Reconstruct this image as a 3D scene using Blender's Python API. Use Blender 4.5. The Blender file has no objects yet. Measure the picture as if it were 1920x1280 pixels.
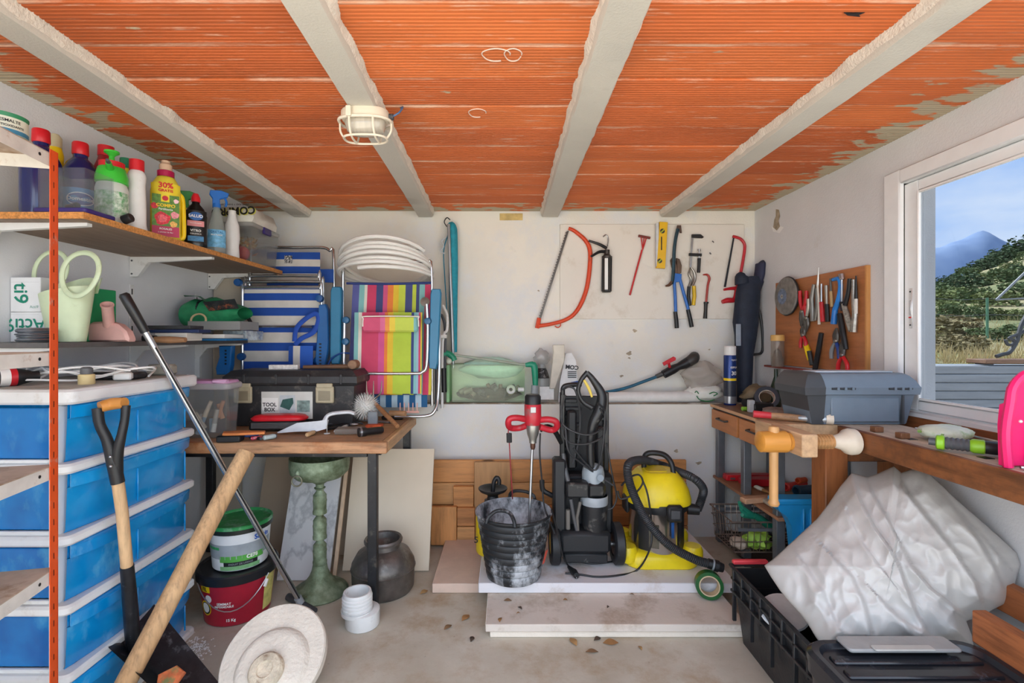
import bpy, math, random
from mathutils import Vector, Matrix, noise as mnoise
random.seed(7)
sc = bpy.context.scene
C = sc.collection
PI = math.pi
# ---------------------------------------------------------------- camera, world, sun, exposure
F, VX, VY, EYE = 900.0, 948.0, 632.0, 1.38
cam_d = bpy.data.cameras.new('camera'); cam = bpy.data.objects.new('camera', cam_d); C.objects.link(cam)
cam.location = (0, 0, EYE); cam.rotation_euler = (PI/2, 0, 0)
cam_d.sensor_width = 36; cam_d.lens = 36*F/1920
cam_d.shift_x = (960-VX)/1920; cam_d.shift_y = -(640-VY)/1920
cam_d.clip_start = .05; cam_d.clip_end = 3000
sc.camera = cam
vs = sc.view_settings
vs.view_transform = 'Standard'; vs.look = 'None'; vs.gamma = 1; vs.use_curve_mapping = False
vs.exposure = 2.45
w = bpy.data.worlds.new('sky'); sc.world = w; w.use_nodes = True
nt = w.node_tree; nt.nodes.clear()
def nd(nt, t, **k):
    n = nt.nodes.new(t)
    for a, b in k.items(): setattr(n, a, b)
    return n
o_ = nd(nt, 'ShaderNodeOutputWorld'); bg = nd(nt, 'ShaderNodeBackground'); bg.inputs[1].default_value = .62
tc = nd(nt, 'ShaderNodeTexCoord'); mp = nd(nt, 'ShaderNodeMapping'); mp.inputs['Scale'].default_value = (1, 1, 2.6)
nz = nd(nt, 'ShaderNodeTexNoise'); nz.inputs['Scale'].default_value = 2.6; nz.inputs['Detail'].default_value = 7; nz.inputs['Roughness'].default_value = .55
cr = nd(nt, 'ShaderNodeValToRGB'); cr.color_ramp.elements[0].position = .36; cr.color_ramp.elements[1].position = .66
cr.color_ramp.elements[0].color = (.42, .61, .92, 1); cr.color_ramp.elements[1].color = (.95, .975, .97, 1)
nt.links.new(tc.outputs['Generated'], mp.inputs[0]); nt.links.new(mp.outputs[0], nz.inputs[0]); nt.links.new(nz.outputs[0], cr.inputs[0])
nt.links.new(cr.outputs[0], bg.inputs[0]); nt.links.new(bg.outputs[0], o_.inputs[0])
sun_d = bpy.data.lights.new('sun', 'SUN'); sun_d.energy = 3.2; sun_d.angle = .02; sun_d.color = (1, .95, .86)
sun = bpy.data.objects.new('sun', sun_d); C.objects.link(sun)
sun.rotation_euler = Vector((.55, -.75, -1.15)).to_track_quat('-Z', 'Y').to_euler()

# ---------------------------------------------------------------- helpers
def P(px, py, y): return Vector(((px-VX)*y/F, y, EYE-(py-VY)*y/F))
def PX(px, py, x):                                   # pixel on the plane X = x
    y = x*F/(px-VX); return Vector((x, y, EYE-(py-VY)*y/F))
def PZ(px, py, z):                                   # pixel on the plane Z = z
    y = (EYE-z)*F/(py-VY); return Vector(((px-VX)*y/F, y, z))
def V(*a): return Vector(a)
def TR(v): return Matrix.Translation(v)
def RX(a): return Matrix.Rotation(math.radians(a), 4, 'X')
def RY(a): return Matrix.Rotation(math.radians(a), 4, 'Y')
def RZ(a): return Matrix.Rotation(math.radians(a), 4, 'Z')
def frame(p0, p1, up=(0, 0, 1)):                     # z axis from p0 to p1
    z = (Vector(p1)-Vector(p0)).normalized(); u = Vector(up)
    if abs(z.dot(u.normalized())) > .98: u = Vector((0, 1, 0)) if abs(z.y) < .9 else Vector((1, 0, 0))
    x = u.cross(z).normalized(); y = z.cross(x)
    m = Matrix((x, y, z)).transposed().to_4x4(); m.translation = p0
    return m
def spline(pts, k=6, closed=False):
    pts = [Vector(p) for p in pts]; n = len(pts); out = []
    rng = n if closed else n-1
    for i in range(rng):
        a = pts[(i-1) % n] if closed or i > 0 else pts[i]*2-pts[i+1]
        b, c = pts[i], pts[(i+1) % n]
        d = pts[(i+2) % n] if closed or i+2 < n else c*2-b
        for j in range(k):
            t = j/k
            out.append(.5*((2*b)+(c-a)*t+(2*a-5*b+4*c-d)*t*t+(3*b-a-3*c+d)*t**3))
    if not closed: out.append(pts[-1])
    return out
class G:
    def __init__(s, M=None): s.v = []; s.f = []; s.M = M or Matrix.Identity(4)
    def add(s, vs, fs, M=None):
        m = s.M @ M if M is not None else s.M
        b = len(s.v); s.v += [m @ Vector(p) for p in vs]; s.f += [[b+i for i in f] for f in fs]; return s
    def box(s, x0, x1, y0, y1, z0, z1, bv=0, M=None):
        if x0 > x1: x0, x1 = x1, x0
        if y0 > y1: y0, y1 = y1, y0
        if z0 > z1: z0, z1 = z1, z0
        if not bv:
            vs = [(x, y, z) for x in (x0, x1) for y in (y0, y1) for z in (z0, z1)]
            return s.add(vs, [(0,1,3,2),(4,6,7,5),(0,4,5,1),(2,3,7,6),(0,2,6,4),(1,5,7,3)], M)
        bv = min(bv, (x1-x0)*.45, (y1-y0)*.45, (z1-z0)*.45)
        vs = []; idx = {}
        for i in (0, 1):
            for j in (0, 1):
                for k in (0, 1):
                    X = (x0, x1)[i]; Y = (y0, y1)[j]; Z = (z0, z1)[k]
                    dx = bv*(1-2*i); dy = bv*(1-2*j); dz = bv*(1-2*k)
                    idx[i,j,k,0] = len(vs); vs.append((X, Y+dy, Z+dz))
                    idx[i,j,k,1] = len(vs); vs.append((X+dx, Y, Z+dz))
                    idx[i,j,k,2] = len(vs); vs.append((X+dx, Y+dy, Z))
        fs = []
        for a in (0, 1):
            fs.append([idx[a,0,0,0], idx[a,1,0,0], idx[a,1,1,0], idx[a,0,1,0]][::1 if a else -1])
            fs.append([idx[0,a,0,1], idx[0,a,1,1], idx[1,a,1,1], idx[1,a,0,1]][::1 if a else -1])
            fs.append([idx[0,0,a,2], idx[1,0,a,2], idx[1,1,a,2], idx[0,1,a,2]][::1 if a else -1])
        for a in (0, 1):
            for b in (0, 1):
                fs.append([idx[a,b,0,0], idx[a,b,1,0], idx[a,b,1,1], idx[a,b,0,1]])
                fs.append([idx[a,0,b,0], idx[a,1,b,0], idx[a,1,b,2], idx[a,0,b,2]])
                fs.append([idx[0,a,b,1], idx[1,a,b,1], idx[1,a,b,2], idx[0,a,b,2]])
        for a in (0, 1):
            for b in (0, 1):
                for c in (0, 1): fs.append([idx[a,b,c,0], idx[a,b,c,1], idx[a,b,c,2]])
        return s.add(vs, fs, M)
    def cyl(s, p0, p1, r0, r1=None, n=16, caps=True):
        r1 = r0 if r1 is None else r1; L = (Vector(p1)-Vector(p0)).length
        pr = [(r0, 0), (r1, L)]
        if caps: pr = [(0, 0)]+pr+[(0, L)]
        return s.lathe(pr, n, frame(p0, p1))
    def lathe(s, prof, n=24, M=None, sx=1, sy=1):
        vs = []; rings = []; fs = []
        for r, z in prof:
            if abs(r) < 1e-6: rings.append([len(vs)]); vs.append((0, 0, z))
            else:
                rings.append(list(range(len(vs), len(vs)+n)))
                vs += [(r*math.cos(2*PI*i/n)*sx, r*math.sin(2*PI*i/n)*sy, z) for i in range(n)]
        for a, b in zip(rings, rings[1:]):
            for i in range(n):
                j = (i+1) % n
                if len(a) == 1 and len(b) == 1: break
                if len(a) == 1: fs.append((a[0], b[j], b[i]))
                elif len(b) == 1: fs.append((a[i], a[j], b[0]))
                else: fs.append((a[i], a[j], b[j], b[i]))
        return s.add(vs, fs, M)
    def loft(s, rings, closed_rings=True, cap=True, M=None, loop=False):
        vs = []; fs = []; n = len(rings[0])
        for r in rings: vs += [tuple(p) for p in r]
        m = len(rings)
        for a in range(m if loop else m-1):
            b = (a+1) % m
            for i in range(n if closed_rings else n-1):
                j = (i+1) % n; fs.append((a*n+i, a*n+j, b*n+j, b*n+i))
        if cap and not loop: fs.append(tuple(range(n))[::-1]); fs.append(tuple(range((m-1)*n, m*n)))
        return s.add(vs, fs, M)
    def tube(s, pts, r, n=8, k=0, closed=False, flat=1.0, up=(0, 0, 1)):
        rl = r if isinstance(r, (list, tuple)) else None
        if k:
            m = len(pts)
            if rl: rl = [rl[min(i//k, m-2)]*(1-(i % k)/k)+rl[min(i//k+1, m-1)]*((i % k)/k) for i in range((m-1)*k)]+[rl[-1]]
            pts = spline(pts, k, closed)
        pts = [Vector(p) for p in pts]; N = len(pts); rings = []; nx = None
        for i, p in enumerate(pts):
            a = pts[i-1] if i > 0 or closed else p; b = pts[(i+1) % N] if i < N-1 or closed else p
            t = (b-a)
            if t.length < 1e-9: t = Vector((0, 0, 1))
            t.normalize()
            if nx is None:
                u = Vector(up)
                if abs(u.normalized().dot(t)) > .95: u = Vector((1, 0, 0)) if abs(t.x) < .8 else Vector((0, 1, 0))
                nx = u.cross(t).normalized()
            else:
                nx = (nx-t*nx.dot(t))
                nx.normalize()
            ny = t.cross(nx); R = rl[min(i, len(rl)-1)] if rl else r
            rings.append([p+nx*math.cos(2*PI*q/n)*R+ny*math.sin(2*PI*q/n)*R*flat for q in range(n)])
        return s.loft(rings, True, not closed, None, closed)
    def prism(s, poly, t, M=None, bv=0):              # polygon in xy, extruded along z 0..t
        n = len(poly)
        if bv:
            c = Vector((sum(p[0] for p in poly)/n, sum(p[1] for p in poly)/n))
            area = sum(poly[i][0]*poly[(i+1) % n][1]-poly[(i+1) % n][0]*poly[i][1] for i in range(n))
            sg = 1 if area > 0 else -1; ins = []
            for i in range(n):
                a, b, d = (Vector(poly[(i+q) % n]) for q in (-1, 0, 1))
                e1 = (b-a).normalized() if (b-a).length > 1e-9 else Vector((1, 0)); e2 = (d-b).normalized() if (d-b).length > 1e-9 else e1
                nn = Vector((-(e1.y+e2.y), e1.x+e2.x))
                nn = nn.normalized()*sg if nn.length > 1e-6 else Vector((0, 0))
                ins.append(b+nn*bv)
            return s.loft([[(p.x, p.y, 0) for p in ins], [(p[0], p[1], bv) for p in poly], [(p[0], p[1], t-bv) for p in poly], [(p.x, p.y, t) for p in ins]], True, True, M)
        return s.loft([[(p[0], p[1], 0) for p in poly], [(p[0], p[1], t) for p in poly]], True, True, M)
    def grid(s, fn, nu, nv, M=None):
        vs = [fn(i/nu, j/nv) for j in range(nv+1) for i in range(nu+1)]
        fs = [(j*(nu+1)+i, j*(nu+1)+i+1, (j+1)*(nu+1)+i+1, (j+1)*(nu+1)+i) for j in range(nv) for i in range(nu)]
        return s.add(vs, fs, M)
    def ball(s, c, r, n=14, m=8, M=None):
        rx, ry, rz = r if isinstance(r, (tuple, list)) else (r, r, r)
        T = TR(c) @ Matrix.Diagonal((rx, ry, rz, 1))
        return s.lathe([(math.sin(PI*i/m) if 0 < i < m else 0, -math.cos(PI*i/m)) for i in range(m+1)], n, (M @ T) if M is not None else T)
    def torus(s, R, r, n=28, m=8, M=None, a0=0, a1=360):
        full = abs(a1-a0) >= 360; N = n if full else n+1
        pts = [Vector((R*math.cos(math.radians(a0+(a1-a0)*i/n)), R*math.sin(math.radians(a0+(a1-a0)*i/n)), 0)) for i in range(N)]
        g = G(); g.tube(pts, r, m, closed=full); return s.add(g.v, g.f, M)
def rrect(x0, x1, y0, y1, r, k=4):
    out = []
    for cx, cy, a in ((x1-r, y1-r, 0), (x0+r, y1-r, 90), (x0+r, y0+r, 180), (x1-r, y0+r, 270)):
        for i in range(k+1):
            t = math.radians(a+90*i/k); out.append((cx+r*math.cos(t), cy+r*math.sin(t)))
    return out
def mesh_obj(name, g, mat, parent=None, ang=38):
    me = bpy.data.meshes.new(name); me.from_pydata([tuple(p) for p in g.v], [], g.f); me.validate()
    import bmesh
    bm = bmesh.new(); bm.from_mesh(me); bmesh.ops.recalc_face_normals(bm, faces=bm.faces); bm.to_mesh(me); bm.free()
    me.polygons.foreach_set('use_smooth', [ang > 0]*len(me.polygons))
    if ang > 0: me.set_sharp_from_angle(angle=math.radians(ang))
    if mat is not None: me.materials.append(mat)
    o = bpy.data.objects.new(name, me); C.objects.link(o)
    if parent is not None: o.parent = parent
    return o
def tag(o, label, cat, group=None):
    o['label'] = label; o['category'] = cat
    if group: o['group'] = group
    return o
def struct(name, g, mat, parent=None, ang=38):
    o = mesh_obj(name, g, mat, parent, ang)
    if parent is None: o['kind'] = 'structure'
    return o
def solo(name, g, mat, label, cat, group=None, ang=38):
    o = mesh_obj(name, g, mat, None, ang); xs = [v.co for v in o.data.vertices]
    c = Vector(((min(p.x for p in xs)+max(p.x for p in xs))/2, (min(p.y for p in xs)+max(p.y for p in xs))/2, min(p.z for p in xs)))
    o.data.transform(TR(-c)); o.location = c
    return tag(o, label, cat, group)
class Thing:
    def __init__(s, name, label, cat, group=None):
        s.o = bpy.data.objects.new(name, None); C.objects.link(s.o); s.o.empty_display_size = .05; tag(s.o, label, cat, group); s.parts = []
    def part(s, name, g, mat, parent=None, ang=38, label=None):
        o = mesh_obj(name, g, mat, parent or s.o, ang); s.parts.append(o)
        if label: o['label'] = label
        return o
    def text(s, txt, size, M, mat, parent=None, bend=None, name='lettering', **k):
        o = text_obj(txt, size, M, mat, parent or s.o, bend, name, **k); s.parts.append(o); return o
    def done(s):
        lo = Vector((1e9,)*3); hi = -lo
        for o in s.parts:
            for v in o.data.vertices:
                for i in range(3): lo[i] = min(lo[i], v.co[i]); hi[i] = max(hi[i], v.co[i])
        c = Vector(((lo.x+hi.x)/2, (lo.y+hi.y)/2, lo.z)); s.o.location = c
        seen = set()
        for o in s.parts:
            if o.data.name not in seen: o.data.transform(TR(-c)); seen.add(o.data.name)
        return s.o
def text_obj(txt, size, M, mat, parent, bend=None, name='lettering', align='CENTER', bold=0.0, sx=1.0, depth=.0004):
    cu = bpy.data.curves.new('t', 'FONT'); cu.body = txt; cu.size = size; cu.align_x = align; cu.align_y = 'CENTER'; cu.offset = bold*size; cu.resolution_u = 3
    to = bpy.data.objects.new('t', cu); C.objects.link(to)
    dg = bpy.context.evaluated_depsgraph_get()
    me = bpy.data.meshes.new_from_object(to.evaluated_get(dg)); bpy.data.objects.remove(to); bpy.data.curves.remove(cu)
    for v in me.vertices:
        x, y = v.co.x*sx, v.co.y
        if bend: a = x/bend; v.co = Vector((bend*math.sin(a), y, bend*math.cos(a)-bend+depth))
        else: v.co = Vector((x, y, depth))
        v.co = M @ v.co
    me.materials.clear(); me.materials.append(mat); me.name = name
    o = bpy.data.objects.new(name, me); C.objects.link(o); o.parent = parent
    return o
def facing(loc, right=(1, 0, 0), up=(0, 0, 1)):       # text frame: x right, y up, z out towards viewer
    x = Vector(right).normalized(); z = x.cross(Vector(up)).normalized(); y = z.cross(x)
    m = Matrix((x, y, z)).transposed().to_4x4(); m.translation = Vector(loc); return m
def copy_tree(root, loc, label=None):
    r = root.copy(); C.objects.link(r); r.location = loc
    if label: r['label'] = label
    for ch in list(root.children):
        c = ch.copy(); C.objects.link(c); c.parent = r
        for g in ch.children:
            d = g.copy(); C.objects.link(d); d.parent = c
    return r
def crumple(c, sx, sy, sz, seed, n=22, m=12, k=.28, fl=2.2):
    g = G(); rings = []
    for j in range(m+1):
        v = j/m; ph = -PI/2+PI*v
        rings.append([(lambda d: (c.x+sx*d.x*(1+k*mnoise.noise(d*fl+V(seed, 0, 0))+.12*mnoise.noise(d*6+V(seed, 3, 0))), c.y+sy*d.y*(1+k*mnoise.noise(d*fl+V(seed, 9, 0))), max(c.z-sz, c.z+sz*d.z*(1+k*mnoise.noise(d*fl+V(0, seed, 4))+.1*mnoise.noise(d*7+V(1, seed, 0))))))(V(math.cos(ph)*math.cos(2*PI*i/n), math.cos(ph)*math.sin(2*PI*i/n), math.sin(ph))) for i in range(n)])
    return g.loft(rings, True, True)
# ---------------------------------------------------------------- materials
MATS = {}
def hexc(h):
    if not isinstance(h, str): return tuple(h[:3])+(1,)
    r, g, b = (int(h[i:i+2], 16)/255 for i in (0, 2, 4))
    f = lambda c: c/12.92 if c <= .04045 else ((c+.055)/1.055)**2.4
    return (f(r), f(g), f(b), 1)
def mul(c, k): return (min(1, c[0]*k), min(1, c[1]*k), min(1, c[2]*k), 1)
def base_mat(name):
    m = bpy.data.materials.new(name); m.use_nodes = True; nt = m.node_tree
    return m, nt, nt.nodes['Principled BSDF']
def noise_node(nt, scale, detail=4, stretch=None, rough=.55, coord='Object', off=None):
    tc = nd(nt, 'ShaderNodeTexCoord'); n = nd(nt, 'ShaderNodeTexNoise')
    n.inputs['Scale'].default_value = scale; n.inputs['Detail'].default_value = detail; n.inputs['Roughness'].default_value = rough
    mp = nd(nt, 'ShaderNodeMapping'); mp.inputs['Scale'].default_value = stretch or (1, 1, 1)
    if off: mp.inputs['Location'].default_value = off
    nt.links.new(tc.outputs[coord], mp.inputs[0]); nt.links.new(mp.outputs[0], n.inputs[0]); return n
def ramp(nt, src, stops, interp='LINEAR'):
    r = nd(nt, 'ShaderNodeValToRGB'); cr = r.color_ramp; cr.interpolation = interp
    while len(cr.elements) < len(stops): cr.elements.new(.5)
    for e, (p, c) in zip(cr.elements, stops): e.position = p; e.color = c
    nt.links.new(src, r.inputs[0]); return r
def mix(nt, fac, a, b, mode='MIX'):
    m = nd(nt, 'ShaderNodeMix', data_type='RGBA', blend_type=mode)
    for s, q in ((0, fac), (6, a), (7, b)):
        if hasattr(q, 'is_output') or isinstance(q, bpy.types.NodeSocket): nt.links.new(q, m.inputs[s])
        else: m.inputs[s].default_value = q
    return m.outputs[2]
def bump(nt, b, src, strength, dist=.01):
    n = nd(nt, 'ShaderNodeBump'); n.inputs['Strength'].default_value = strength; n.inputs['Distance'].default_value = dist
    nt.links.new(src, n.inputs['Height']); nt.links.new(n.outputs[0], b.inputs['Normal'])
def M_(col, rough=.5, metal=0, var=.12, scale=14, bmp=0, bscale=60, trans=0, alpha=1, stretch=None, spec=None, dirt=None, dirt_amt=.5, emit=0, ior=1.45, coat=0):
    key = (col if isinstance(col, str) else tuple(col), rough, metal, var, scale, bmp, bscale, trans, alpha, stretch, spec, dirt, dirt_amt, emit, coat)
    if key in MATS: return MATS[key]
    m, nt, b = base_mat('mat_%d' % len(MATS)); c = hexc(col)
    b.inputs['Roughness'].default_value = rough; b.inputs['Metallic'].default_value = metal
    if spec is not None: b.inputs['Specular IOR Level'].default_value = spec
    if coat: b.inputs['Coat Weight'].default_value = coat; b.inputs['Coat Roughness'].default_value = .1
    out = None
    if var:
        n = noise_node(nt, scale, 5, stretch)
        out = ramp(nt, n.outputs[0], [(.3, mul(c, 1-var)), (.7, mul(c, 1+var))]).outputs[0]
    if dirt:
        n2 = noise_node(nt, scale*.7+3, 8, None, .7, off=(3.1, 1.7, .3))
        fac = ramp(nt, n2.outputs[0], [(.62-.25*dirt_amt, (0, 0, 0, 1)), (.78-.2*dirt_amt, (1, 1, 1, 1))]).outputs[0]
        out = mix(nt, fac, out if out else c, hexc(dirt))
    if out: nt.links.new(out, b.inputs['Base Color'])
    else: b.inputs['Base Color'].default_value = c
    if bmp:
        n3 = noise_node(nt, bscale, 4, stretch); bump(nt, b, n3.outputs[0], bmp)
    if trans: b.inputs['Transmission Weight'].default_value = trans; b.inputs['IOR'].default_value = ior
    if alpha < 1: b.inputs['Alpha'].default_value = alpha
    if emit: b.inputs['Emission Color'].default_value = c; b.inputs['Emission Strength'].default_value = emit
    MATS[key] = m; return m
def wood(col, axis='X', dark=.6, scale=5, rough=.6, grain=18, bmp=.15, dirt=None, knots=False):
    key = ('wood', col, axis, dark, scale, rough, grain, dirt, knots)
    if key in MATS: return MATS[key]
    m, nt, b = base_mat('wood_%d' % len(MATS)); c = hexc(col)
    st = {'X': (.12, 1, 1), 'Y': (1, .12, 1), 'Z': (1, 1, .12)}[axis]
    n = noise_node(nt, grain*3, 6, st, .65); n2 = noise_node(nt, scale, 3, st)
    r1 = ramp(nt, n.outputs[0], [(.32, mul(c, dark)), (.52, c), (.75, mul(c, 1.18))]).outputs[0]
    r2 = ramp(nt, n2.outputs[0], [(.35, mul((.8, .74, .68), 1)), (.65, (1, 1, 1, 1))]).outputs[0]
    out = mix(nt, 1.0, r1, r2, 'MULTIPLY')
    if knots:
        tc = nd(nt, 'ShaderNodeTexCoord'); vo = nd(nt, 'ShaderNodeTexVoronoi'); vo.inputs['Scale'].default_value = 6
        mp = nd(nt, 'ShaderNodeMapping'); mp.inputs['Scale'].default_value = {'X': (.55, 1, 1), 'Y': (1, .55, 1), 'Z': (1, 1, .55)}[axis]
        nt.links.new(tc.outputs['Object'], mp.inputs[0]); nt.links.new(mp.outputs[0], vo.inputs[0])
        kf = ramp(nt, vo.outputs[0], [(.10, (1, 1, 1, 1)), (.17, (0, 0, 0, 1))]).outputs[0]
        out = mix(nt, kf, out, mul(c, .28))
    if dirt:
        n4 = noise_node(nt, 6, 8, None, .72); fac = ramp(nt, n4.outputs[0], [(.48, (0, 0, 0, 1)), (.68, (1, 1, 1, 1))]).outputs[0]
        out = mix(nt, fac, out, hexc(dirt))
    nt.links.new(out, b.inputs['Base Color']); b.inputs['Roughness'].default_value = rough
    if bmp: bump(nt, b, n.outputs[0], bmp, .004)
    MATS[key] = m; return m
def stripes(stops, axis, rough=.85):
    """fabric printed in bands across the object's own box"""
    m, nt, b = base_mat('striped_fabric'); tc = nd(nt, 'ShaderNodeTexCoord'); sp = nd(nt, 'ShaderNodeSeparateXYZ')
    nt.links.new(tc.outputs['Generated'], sp.inputs[0]); mr = nd(nt, 'ShaderNodeMapRange'); nt.links.new(sp.outputs['XYZ'.index(axis)], mr.inputs[0])
    r = ramp(nt, mr.outputs[0], [(p, hexc(c)) for p, c in stops], 'CONSTANT')
    n = noise_node(nt, 9, 4); v = ramp(nt, n.outputs[0], [(.3, (.84, .84, .84, 1)), (.7, (1, 1, 1, 1))]).outputs[0]
    nt.links.new(mix(nt, 1.0, r.outputs[0], v, 'MULTIPLY'), b.inputs['Base Color']); b.inputs['Roughness'].default_value = rough
    n3 = noise_node(nt, 420, 2); bump(nt, b, n3.outputs[0], .15, .002)
    return m
def pane(tint=(.9, .95, .95), gloss=.12, rough=.05, milk=0.0, milkcol=(.8, .8, .8)):
    key = ('pane', tint, gloss, rough, milk, milkcol)
    if key in MATS: return MATS[key]
    m = bpy.data.materials.new('clear_%d' % len(MATS)); m.use_nodes = True; nt = m.node_tree; nt.nodes.clear()
    o = nd(nt, 'ShaderNodeOutputMaterial'); t = nd(nt, 'ShaderNodeBsdfTransparent'); t.inputs[0].default_value = tuple(tint)+(1,)
    g = nd(nt, 'ShaderNodeBsdfGlossy'); g.inputs['Roughness'].default_value = rough
    mx = nd(nt, 'ShaderNodeMixShader'); mx.inputs[0].default_value = gloss*.3
    nt.links.new(t.outputs[0], mx.inputs[1]); nt.links.new(g.outputs[0], mx.inputs[2]); last = mx
    if milk:
        d = nd(nt, 'ShaderNodeBsdfDiffuse'); d.inputs[0].default_value = tuple(milkcol)+(1,); tl = nd(nt, 'ShaderNodeBsdfTranslucent'); tl.inputs[0].default_value = tuple(milkcol)+(1,)
        dm = nd(nt, 'ShaderNodeMixShader'); dm.inputs[0].default_value = .5; nt.links.new(d.outputs[0], dm.inputs[1]); nt.links.new(tl.outputs[0], dm.inputs[2])
        m2 = nd(nt, 'ShaderNodeMixShader'); m2.inputs[0].default_value = milk; nt.links.new(last.outputs[0], m2.inputs[1]); nt.links.new(dm.outputs[0], m2.inputs[2]); last = m2
    nt.links.new(last.outputs[0], o.inputs[0]); MATS[key] = m; return m
BLACK = M_('1c1d1f', .45, var=.25); DKGREY = M_('4a4d52', .5); STEEL = M_('b9bcbf', .28, .9, var=.1); CHROME = M_('d8dadc', .15, 1, var=.05)
WHITE = M_('e9e8e4', .45, var=.04); WHITE_P = M_('e6e6e4', .35, var=.05, dirt='b9b4aa', dirt_amt=.15); RED = M_('c8202c', .4, var=.12); RUST = M_('6b4a38', .7, .3, var=.35)
LABEL_W = M_('eeeeea', .5, var=0); LABEL_B = M_('16181c', .5, var=0); YELLOW = M_('f2cd12', .4, var=.08)
# ================================================================ the room
XW = -2.0                                             # the left wall leans in at its very top
XL, XR, YB, YLOW, ZC, ZLEDGE, Y0 = -1.82, 1.825, 3.516, 3.321, 2.302, .919, .45
def plaster(name, tone, stain=(.62, .6, .55), cool=None):
    m, nt, b = base_mat(name)
    n1 = noise_node(nt, 1.3, 5, None, .6, 'Object'); n2 = noise_node(nt, 7, 6, None, .65); n3 = noise_node(nt, 140, 3); n4 = noise_node(nt, 2.1, 7, None, .7, off=(4, 2, 7))
    a = ramp(nt, n1.outputs[0], [(.35, mul(hexc(tone), .93)), (.65, mul(hexc(tone), 1.05))]).outputs[0]
    if cool: a = mix(nt, ramp(nt, n4.outputs[0], [(.45, (0, 0, 0, 1)), (.6, (1, 1, 1, 1))]).outputs[0], a, hexc(cool))
    f = ramp(nt, n2.outputs[0], [(.66, (0, 0, 0, 1)), (.76, (.5, .5, .5, 1))]).outputs[0]
    nt.links.new(mix(nt, f, a, tuple(stain)+(1,)), b.inputs['Base Color']); b.inputs['Roughness'].default_value = .9
    bump(nt, b, n3.outputs[0], .35, .004); return m
WALL_L = plaster('plaster_left', 'e2e3e6'); WALL_B = plaster('plaster_back', 'e6e2d8', cool='e0e1e1'); WALL_R = plaster('plaster_right', 'dcdcdd')
def concrete():
    m, nt, b = base_mat('concrete_floor')
    n1 = noise_node(nt, 1.7, 7, None, .62); n2 = noise_node(nt, 3.4, 8, None, .7, off=(3, 5, 1)); n3 = noise_node(nt, 45, 6, None, .7)
    a = ramp(nt, n1.outputs[0], [(.3, hexc('aea390')), (.5, hexc('c2b9a8')), (.7, hexc('d2ccbe'))]).outputs[0]
    a = mix(nt, ramp(nt, n2.outputs[0], [(.50, (0, 0, 0, 1)), (.70, (.75, .75, .75, 1))]).outputs[0], a, hexc('a3855f'))
    a = mix(nt, ramp(nt, n3.outputs[0], [(.62, (0, 0, 0, 1)), (.72, (.55, .55, .55, 1))]).outputs[0], a, hexc('857a6c'))
    n5 = noise_node(nt, 9, 8, None, .75, off=(9, 2, 4)); a = mix(nt, ramp(nt, n5.outputs[0], [(.66, (0, 0, 0, 1)), (.72, (.8, .8, .8, 1))]).outputs[0], a, hexc('dedbd4'))
    nt.links.new(a, b.inputs['Base Color']); b.inputs['Roughness'].default_value = .75; bump(nt, b, n3.outputs[0], .2, .004); return m
CONC = concrete()
struct('floor', G().box(XW-.15, XR+.15, Y0, YB+.2, -.12, 0), CONC)
pl = [(XW, 0), (XW, 2.06), (XL, ZC), (XL, 2.5), (XW-.15, 2.5), (XW-.15, 0)]
struct('wall_left', G().prism(pl, YB+.2-Y0, Matrix(((1, 0, 0, 0), (0, 0, 1, Y0), (0, 1, 0, 0), (0, 0, 0, 1)))), WALL_L)
poly = [(YLOW, 0), (YB+.2, 0), (YB+.2, 2.5), (YB, 2.5), (YB, ZLEDGE), (YLOW, ZLEDGE)]
wb = struct('wall_back', G().prism(poly, XR-XW+.14, Matrix(((0, 0, 1, XW-.14), (1, 0, 0, 0), (0, 1, 0, 0), (0, 0, 0, 1)))), WALL_B)
struct('ledge_nosing', G().box(XW, XR, YLOW-.006, YLOW+.03, ZLEDGE-.002, ZLEDGE+.006, .002), M_('8a7a68', .8, var=.3, scale=9, dirt='c9c4ba'), wb)
# yellow tape scrap and plaster patches at the top of the back wall
struct('tape_scrap', G().box(*(lambda a, b: (a.x, b.x, YB-.004, YB, b.z, a.z))(P(937, 400, YB), P(980, 413, YB)), .001), M_('cdb476', .8, var=.3), wb)
CHALK = M_('e6cfc0', .9, var=0)
def chip(par, pts, ax, m): # small flake lying on a wall, outline in wall coordinates
    g = G(); n = len(pts); off = V(-.0015, 0, 0) if ax == 'X' else V(0, -.0015, 0); g.add([p+off for p in pts], [tuple(range(n))]); return struct('plaster_flake', g, m, par)
FLK = M_('a99b85', .9, var=.3, scale=30)
for px, py, r_ in ((1180, 662, 5), (1180, 671, 2.5), (1165, 705, 3.5), (1330, 655, 2), (1190, 620, 4), (1268, 845, 4), (1310, 868, 5), (1136, 556, 3), (1010, 545, 2), (1348, 705, 2)):
    yy = YB if py < 750 else YLOW; chip(wb, [P(px+r_*math.cos(q)*(1+.5*math.sin(q*3+px)), py+r_*.7*math.sin(q)*(1+.4*math.cos(q*2+py)), yy) for q in [2*PI*i/9 for i in range(9)]], 'Y', FLK)
WY0, WY1, WZ0, WZ1 = .95, 2.2, 1.05, 2.10
g = G(); ys = [Y0, WY0, WY1, YB+.2]; zs = [0, WZ0, WZ1, 2.5]; XO = XR+.145
vs = [(x, y, z) for x in (XR, XO) for y in ys for z in zs]; fs = []
ix = lambda s, i, j: s*16+i*4+j
for s in (0, 1):
    for i in range(3):
        for j in range(3):
            if (i, j) != (1, 1): fs.append((ix(s, i, j), ix(s, i+1, j), ix(s, i+1, j+1), ix(s, i, j+1)))
for i in range(3):
    for j in (0, 3): fs.append((ix(0, i, j), ix(0, i+1, j), ix(1, i+1, j), ix(1, i, j)))
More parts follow.
